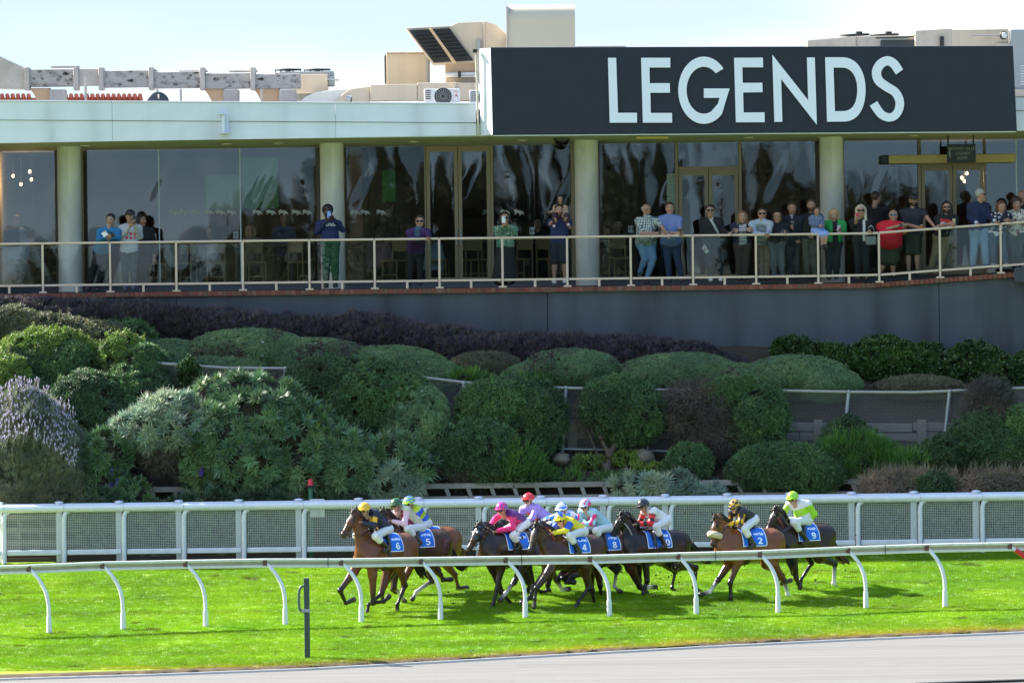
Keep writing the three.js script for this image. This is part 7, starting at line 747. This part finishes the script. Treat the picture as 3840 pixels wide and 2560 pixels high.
add(z7, { label: 'blonde woman in bright green blazer and black trousers reading a phone', head: [447, 728], sh: [450, 805], hip: [440, 965], feet: [[405, 1305], [468, 1302]], armL: [[385, 890], [480, 862, 0.3]], armR: [[540, 885], [505, 862, 0.3]], hair: ['bob', BLON], top: TR((x, y, z) => z > 0.05 && Math.abs(x - 0.02) < 0.05 - y * 0.04 ? BLKC : [0.025, 0.3, 0.075], { hem: -0.3 }), bottom: TR([0.012, 0.016, 0.018], { e: 0.018 }), nod: 0.3, bust: 1 });
add(z7, { label: 'woman with long silver blonde hair and sunglasses in black lifting a red cup', head: [688, 690], sh: [690, 785], hip: [690, 945], feet: [[660, 1306], [732, 1304]], armL: [[625, 850], [652, 765, 0.3]], armR: [[770, 850], [762, 880, 0.4]], hair: ['long', [0.5, 0.44, 0.34]], glasses: true, top: TR((x, y, z) => z > 0.05 && Math.abs(x - 0.05) < 0.025 && y < 0.1 ? [0.6, 0.6, 0.6] : BLKC, { hem: -0.2, sleeve: 0.75 }), bottom: TR([0.016, 0.018, 0.022]), shoes: [0.1, 0.06, 0.04], grip: true });
add(z7, { d: 175.0, label: 'man in black with cropped hair turned away towards the entry', head: [822, 575], sh: [818, 672], hip: [815, 860], feet: [[790, 1240], [850, 1240]], hair: ['short', BR], top: TR(BLKC), look: 2.2, hw: 0.21 });
add(z7, { label: 'large bald man in red polo shirt and mirrored sunglasses filming on a phone', head: [978, 732], sh: [958, 822, 0.08], hip: [945, 985, -0.05], knees: [[900, 1150], [975, 1150]], feet: [[850, 1296], [975, 1292]], armL: [[870, 868, 0.15], [1035, 818, 0.36]], armR: [[1075, 880, 0.15], [1085, 826, 0.36]], glasses: mat([0.02, 0.1, 0.2], 0.1), top: TR([0.55, 0.012, 0.03], { sleeve: 0.44, hem: -0.28, collar: true, e: 0.03 }), bottom: TR([0.03, 0.036, 0.022], { type: 'shorts', e: 0.03 }), fat: 1.32, belly: 0.08, hw: 0.22, grip: true });
add(z7, { d: 174.2, label: 'tall bearded man in dark grey tee shirt, cap and shorts holding a beer', head: [1157, 598], sh: [1150, 700, 0.05], hip: [1140, 885, -0.1], feet: [[1115, 1275], [1195, 1270]], armL: [[1085, 810, 0.1], [1215, 838, 0.42]], armR: [[1275, 745, 0.2], [1345, 832, 0.45]], cap: [0.015, 0.016, 0.02], specs: true, beard: [0.03, 0.02, 0.016], top: TR([0.022, 0.022, 0.036], { sleeve: 0.44, hem: -0.15 }), bottom: TR([0.03, 0.034, 0.026], { type: 'shorts' }), fat: 1.2, hw: 0.22 });
add(z7, { label: 'long haired bearded man in printed black tee shirt and khaki trousers', head: [1452, 660], sh: [1450, 755, 0.05], hip: [1420, 915, -0.1], feet: [[1315, 1250, -0.05], [1400, 1245]], armL: [[1368, 830, 0.1], [1480, 805, 0.4]], armR: [[1530, 830, 0.1], [1515, 815, 0.42]], hair: ['long', BH], glasses: true, beard: [0.02, 0.014, 0.012], top: TR((x, y, z, t) => z > 0.06 && t === 't' && Math.abs(x) < 0.11 ? (y > 0.03 && y < 0.08 ? [0.6, 0.03, 0.02] : y < 0.02 && y > -0.08 && hash(Math.floor(x * 40 + 50), Math.floor(y * 40 + 50), 1) > 0.35 ? [0.6, 0.6, 0.6] : BLKC) : BLKC, { sleeve: 0.44, hem: -0.15 }), bottom: TR([0.16, 0.125, 0.075], { e: 0.025 }), fat: 1.1, shoes: [0.03, 0.025, 0.02] });
add(z7, { label: 'grey haired man in navy jacket and pale jeans looking away to the right', head: [1758, 548], sh: [1735, 650, 0.05], hip: [1742, 860], feet: [[1685, 1215], [1805, 1208]], armL: [[1655, 750], [1730, 805, 0.38]], armR: [[1830, 740], [1890, 785, 0.42]], hair: ['short', GREYH], glasses: true, look: 1.25, turn: 0.5, top: TR((x, y, z, t, u) => t[0] === 'a' && t[1] === 'F' && u > 0.9 ? [0.5, 0.52, 0.6] : [0.012, 0.018, 0.06], { collar: true, hem: -0.05 }), bottom: TR([0.18, 0.28, 0.4], { e: 0.022 }), shoes: [0.03, 0.04, 0.09], fat: 1.1, hw: 0.2 });
add(z7, { label: 'auburn haired woman in dark spotted blouse over white shirt and rolled jeans', head: [1940, 655], sh: [1928, 735], hip: [1900, 890], feet: [[1868, 1198], [1982, 1196]], armL: [[1860, 800], [1975, 775, 0.34]], armR: [[2000, 790], [2020, 775, 0.4]], hair: ['bob', [0.1, 0.035, 0.018]], top: TR((x, y, z, t) => y < -0.26 ? [0.6, 0.6, 0.62] : y > 0.12 && Math.abs(x) < 0.05 && z > 0.04 ? [0.62, 0.62, 0.64] : hash(Math.floor(x * 34 + 99), Math.floor(y * 34 + 99), 3) > 0.85 ? [0.5, 0.5, 0.5] : [0.014, 0.016, 0.03], { hem: -0.25, collar: true }), bottom: TR([0.05, 0.085, 0.14]), shoes: [0.4, 0.38, 0.36], nod: 0.2, look: 0.3, bust: 1 });
add(z7, { d: 174.2, label: 'woman with short dark hair in cream floral shirt at the right edge', head: [2075, 632], sh: [2082, 715], hip: [2068, 890], feet: [[2045, 1195], [2095, 1195]], armL: [[2010, 800], [2050, 790, 0.3]], armR: [[2150, 800], [2110, 800, 0.3]], hair: ['curly', [0.035, 0.015, 0.012]], top: TR((x, y, z) => { const n = noise(x * 26 + 9, y * 26 + 9, z * 26 + 9); return n > 0.68 ? [0.22, 0.05, 0.05] : n < 0.3 ? [0.16, 0.18, 0.14] : [0.6, 0.54, 0.46]; }, { sleeve: 0.5, hem: -0.15 }), bottom: TR([0.045, 0.06, 0.045]), look: 0.3, bust: 1 });
add(z7, { d: 174.8, label: 'grey haired man in black cut off by the right edge behind the floral shirt', head: [2128, 560], sh: [2140, 660], hip: [2130, 860], feet: [[2105, 1190], [2160, 1190]], hair: ['balding', GREYH], top: TR(BLKC), look: 0.6 });
// things held
{
  const phone = (zf, x, y, f, lab, m, tilt = 0, d = 174.0, w = 0.085, h = 0.165) => { const q = zf([x, y]), p = P(q[0], q[1], d - f), t = thing('phone', lab, 'phone', p); const g = mesh('case', new RoundedBoxGeometry(w, h, 0.011, 2, 0.005).rotateX(-0.2).rotateZ(tilt), m, t); const l = mesh('camera_lens', new THREE.CylinderGeometry(0.012, 0.012, 0.006, 12).rotateX(Math.PI / 2 - 0.2).translate(w * 0.25, h * 0.33, 0.006).rotateZ(tilt), lensMat, t); void g; void l; };
  phone(z4, 912, 582, 0.38, 'dark phone held up by the man in the grey hoodie', MT.phone); phone(z4, 2232, 552, 0.4, 'blue white phone held up by the man in the navy hooded top', mat([0.25, 0.35, 0.75], 0.3), 0, 174.3); phone(z5, 1350, 636, 0.38, 'white phone held up by the woman in the green knit jumper', mat([0.66, 0.68, 0.66], 0.25)); phone(z6, 1058, 1035, 0.2, 'white phone hanging in the hand of the woman with the bag strap', mat([0.6, 0.6, 0.62], 0.3), 0.7); phone(z6, 1768, 872, 0.42, 'small dark phone held by the woman with glasses in black', MT.phone, 1.2); phone(z7, 1065, 815, 0.42, 'dark phone held sideways by the man in the red polo shirt', MT.phone, 1.57); phone(z7, 495, 850, 0.36, 'small pale phone held by the woman in the green blazer', mat([0.4, 0.4, 0.42], 0.3)); phone(z4, 708, 682, 0.45, 'white paper held by the man in the blue jumper', mat([0.7, 0.7, 0.7], 0.6), 0.6, 174.0, 0.12, 0.12); phone(z4, 755, 690, 0.46, 'black phone held by the man in the blue jumper', MT.phone, 1.5);
  const cup = (zf, x, y, f, lab, m, d = 174.0, r = 0.038, h = 0.12) => { const q = zf([x, y]), p = P(q[0], q[1], d - f), t = thing('cup', lab, 'cup', p); mesh('cup_wall', new THREE.CylinderGeometry(r, r * 0.85, h, 18, 1, true), m, t); mesh('cup_base', new THREE.CylinderGeometry(r * 0.86, r * 0.85, 0.012, 18).translate(0, -h / 2, 0), m, t); mesh('rim', new THREE.TorusGeometry(r, 0.004, 6, 20).rotateX(Math.PI / 2).translate(0, h / 2, 0), MT.white, t); };
  const dsM = (c, r = 0.3) => mat(c, r, { side: THREE.DoubleSide });
  cup(z6, 828, 868, 0.46, 'dark drink can held by the man in the blue shirt', dsM([0.05, 0.04, 0.04])); cup(z6, 652, 862, 0.46, 'dark bottle held by the man in the checked shirt', dsM([0.03, 0.015, 0.012]), 174.0, 0.03, 0.17); cup(z7, 1232, 838, 0.48, 'glass of amber beer held by the tall man in the cap', dsM([0.36, 0.13, 0.02], 0.15), 174.2); cup(z7, 1518, 785, 0.46, 'cup of beer held by the long haired man', dsM([0.5, 0.38, 0.24])); cup(z7, 655, 728, 0.36, 'red cup lifted by the silver blonde woman', dsM([0.45, 0.03, 0.05])); cup(z6, 1836, 805, 0.36, 'wine glass held by the man in the navy jumper', new THREE.MeshPhysicalMaterial({ color: rgb(0.9, 0.92, 0.92), transmission: 1, thickness: 0, roughness: 0.02, side: THREE.DoubleSide }), 174.3, 0.04, 0.1);
  { const q = z7([778, 955]), p = P(q[0], q[1], 173.85); single('handbag', 'grey handbag hanging beside the silver blonde woman', 'handbag', merge([new RoundedBoxGeometry(0.24, 0.2, 0.08, 2, 0.03).translate(p.x, p.y, p.z), new THREE.TorusGeometry(0.13, 0.01, 6, 20, Math.PI).scale(0.7, 1.8, 1).translate(p.x, p.y + 0.1, p.z)]), mat([0.24, 0.28, 0.28], 0.5)); }
  { // printed word on the navy top
    const q = z4([2238, 618]), p = P(q[0], q[1], 174.3 - 0.18), t = textG('PUMA', 0.075, fontBold, 0.01).scale(1.15, 1, 1).translate(p.x, p.y, p.z); const n = part(pr[3].root, 'chest_lettering', t, mat([0.72, 0.72, 0.74], 0.7)); void n; }
}
// ---------- inside the clubhouse: tables, chairs, diners ----------
{
  const floor = deckY, at = (x, d) => V(PD(x, 600, d).x, floor, -d);
  const t0 = thing('dining_table', 'dark timber dining table behind the third window', 'table', at(470, 178.6), 'dining tables inside the clubhouse'); const build = (t) => { mesh('tabletop', new RoundedBoxGeometry(2.0, 0.05, 0.9, 2, 0.02).translate(0, 1.02, 0), mat([0.1, 0.045, 0.025], 0.4), t); for (const x of [-0.8, 0.8]) for (const z of [-0.32, 0.32]) mesh('leg', new THREE.BoxGeometry(0.07, 1.0, 0.07).translate(x, 0.5, z), MT.black, t); }; build(t0);
  for (const [x, d] of [[590, 178.9], [860, 178.6], [1040, 179], [1240, 178.4], [1440, 178.6], [60, 178.8]]) { const c = t0.clone(); c.name = numbered('dining_table'); c.position.copy(at(x, d)); c.userData.label = `dark timber dining table inside, seen through the window at ${x < 200 ? 'the far left' : x < 700 ? 'left of the second column' : x < 1000 ? 'right of the second column' : x < 1130 ? 'the bronze doors' : x < 1330 ? 'left of the third column' : 'right of the third column'}`; scene.add(c); }
  const c0 = thing('chair', 'pale timber dining chair under the seated long haired woman inside', 'chair', at(495, 177.7), 'chairs inside the clubhouse'); mesh('seat', new RoundedBoxGeometry(0.44, 0.05, 0.42, 2, 0.02).translate(0, 0.62, 0), MT.chair, c0); mesh('backrest', new RoundedBoxGeometry(0.42, 0.32, 0.03, 2, 0.012).rotateX(0.12).translate(0, 1.0, -0.22), MT.chair, c0); for (const x of [-0.19, 0.19]) { mesh('leg', barG(V(x, 0.62, 0.17), V(x * 1.1, 0, 0.2), 0.02, 8), MT.chair, c0); mesh('leg', barG(V(x, 1.05, -0.23), V(x * 1.1, 0, -0.2), 0.02, 8), MT.chair, c0); } mesh('stretcher', new THREE.BoxGeometry(0.38, 0.03, 0.02).translate(0, 0.3, 0.18), MT.chair, c0);
  for (const [x, d, r] of [[355, 177.8, 0.4], [425, 177.7, -0.3], [587, 177.7, 0.2], [690, 177.9, 2.6], [905, 177.8, -0.6], [1080, 178.1, 3.1], [1095, 177.6, 0.3], [1195, 177.7, -0.5], [1262, 178, 2.4], [1425, 177.8, 0.3], [1010, 178, 1.4]]) { const c = c0.clone(); c.name = numbered('chair'); c.position.copy(at(x, d)); c.rotation.y = r; c.userData.label = `pale timber dining chair seen through ${x < 400 ? 'the third window beside the hooded man' : x < 450 ? 'the third window behind the middle post' : x < 600 ? 'the fourth window at its left' : x < 750 ? 'the fourth window by the second column' : x < 950 ? 'the window right of the second column' : x < 1020 ? 'the left bronze door' : x < 1090 ? 'the middle of the right bronze door' : x < 1130 ? 'the right edge of the bronze doors' : x < 1220 ? 'the window behind the woman in green knit' : x < 1300 ? 'the window behind the man carrying a girl' : 'the window right of the third column'}`; scene.add(c); }
  const zz = Z(0, 0, 1 / K), diner = (x, d, top, c, lab, hair, o = {}) => { const y = PD(x, 600, d).y, yh = (v) => v, s = o.sit ? 470 : 0; void y; void yh; void s; const hy = top; return onlooker((p) => [p[0] * K, p[1] * K], { d, group: 'guests inside the clubhouse', skin: FAIR, label: lab, head: [x, hy + 12], sh: [x, hy + 36], hip: [x, hy + 96], feet: [[x - 12, 636], [x + 10, 636]], knees: o.sit ? [[x - 14, hy + 104, 0.4], [x + 12, hy + 104, 0.4]] : undefined, hair, top: TR(c), bottom: TR(DARKJ), shoes: BLKC, look: o.look || 0, cell: 0.024, sc: 1.05 }); }; void zz;
  diner(36, 178.2, 496, [0.12, 0.2, 0.4], 'man in pale blue shirt inside the leftmost window', ['short', BR]); diner(484, 178.2, 520, BLKC, 'woman with long brown hair in black seated inside behind the third window', ['long', BR], { sit: true, look: -1.1 }); diner(575, 178.4, 518, [0.3, 0.2, 0.16], 'blonde woman seated inside behind the fourth window', ['bob', BLON], { sit: true }); diner(652, 179, 490, [0.03, 0.05, 0.14], 'man in navy jacket standing inside behind the fourth window', ['short', BR]); diner(870, 178.2, 520, [0.3, 0.14, 0.18], 'woman in dusty pink jumper seated inside right of the second column', ['long', BR], { sit: true, look: 2.4 }); diner(893, 179, 464, BLKC, 'tall dark figure standing inside right of the second column', ['short', BH], { look: 2 }); diner(990, 178.2, 528, [0.35, 0.42, 0.46], 'person in pale blue shirt seated inside behind the bronze doors', ['short', BH], { sit: true, look: 2.8 }); diner(1235, 179, 500, BLKC, 'dark figure inside beside the number 10 table sign', ['bob', BH]); diner(1420, 179, 505, BLKC, 'dark figure inside right of the third column', ['short', BH]); diner(1395, 178.6, 520, [0.05, 0.05, 0.06], 'shorter dark figure inside right of the third column', ['bob', BH]);
  for (const [n, x, y] of [['6', 352, 544], ['7', 541, 540], ['10', 1222, 530], ['11', 1449, 526]]) { const p = PD(x, y, 177.3), t = thing('table_number', `white table number ${n} on a thin stand inside ${x < 400 ? 'the third window' : x < 700 ? 'the fourth window' : x < 1300 ? 'the window left of the third column' : 'the window right of the third column'}`, 'table sign', V(p.x, floor, -177.3)); part(t, 'card', boxG(p.x - 0.06, p.x + 0.06, p.y - 0.08, p.y + 0.08, -177.306, -177.3, 0.002), mat([0.7, 0.72, 0.72], 0.6)); part(t, 'number', textG(n, 0.085, fontBold, 0.004).translate(p.x, p.y, -177.299), MT.black); part(t, 'stand', barG(V(p.x, floor, -177.303), V(p.x, p.y - 0.08, -177.303), 0.006, 6), MT.metal); part(t, 'base', new THREE.CylinderGeometry(0.06, 0.06, 0.02, 16).translate(p.x, floor + 0.012, -177.303), MT.metal); }
}
renderer.render(scene, camera);
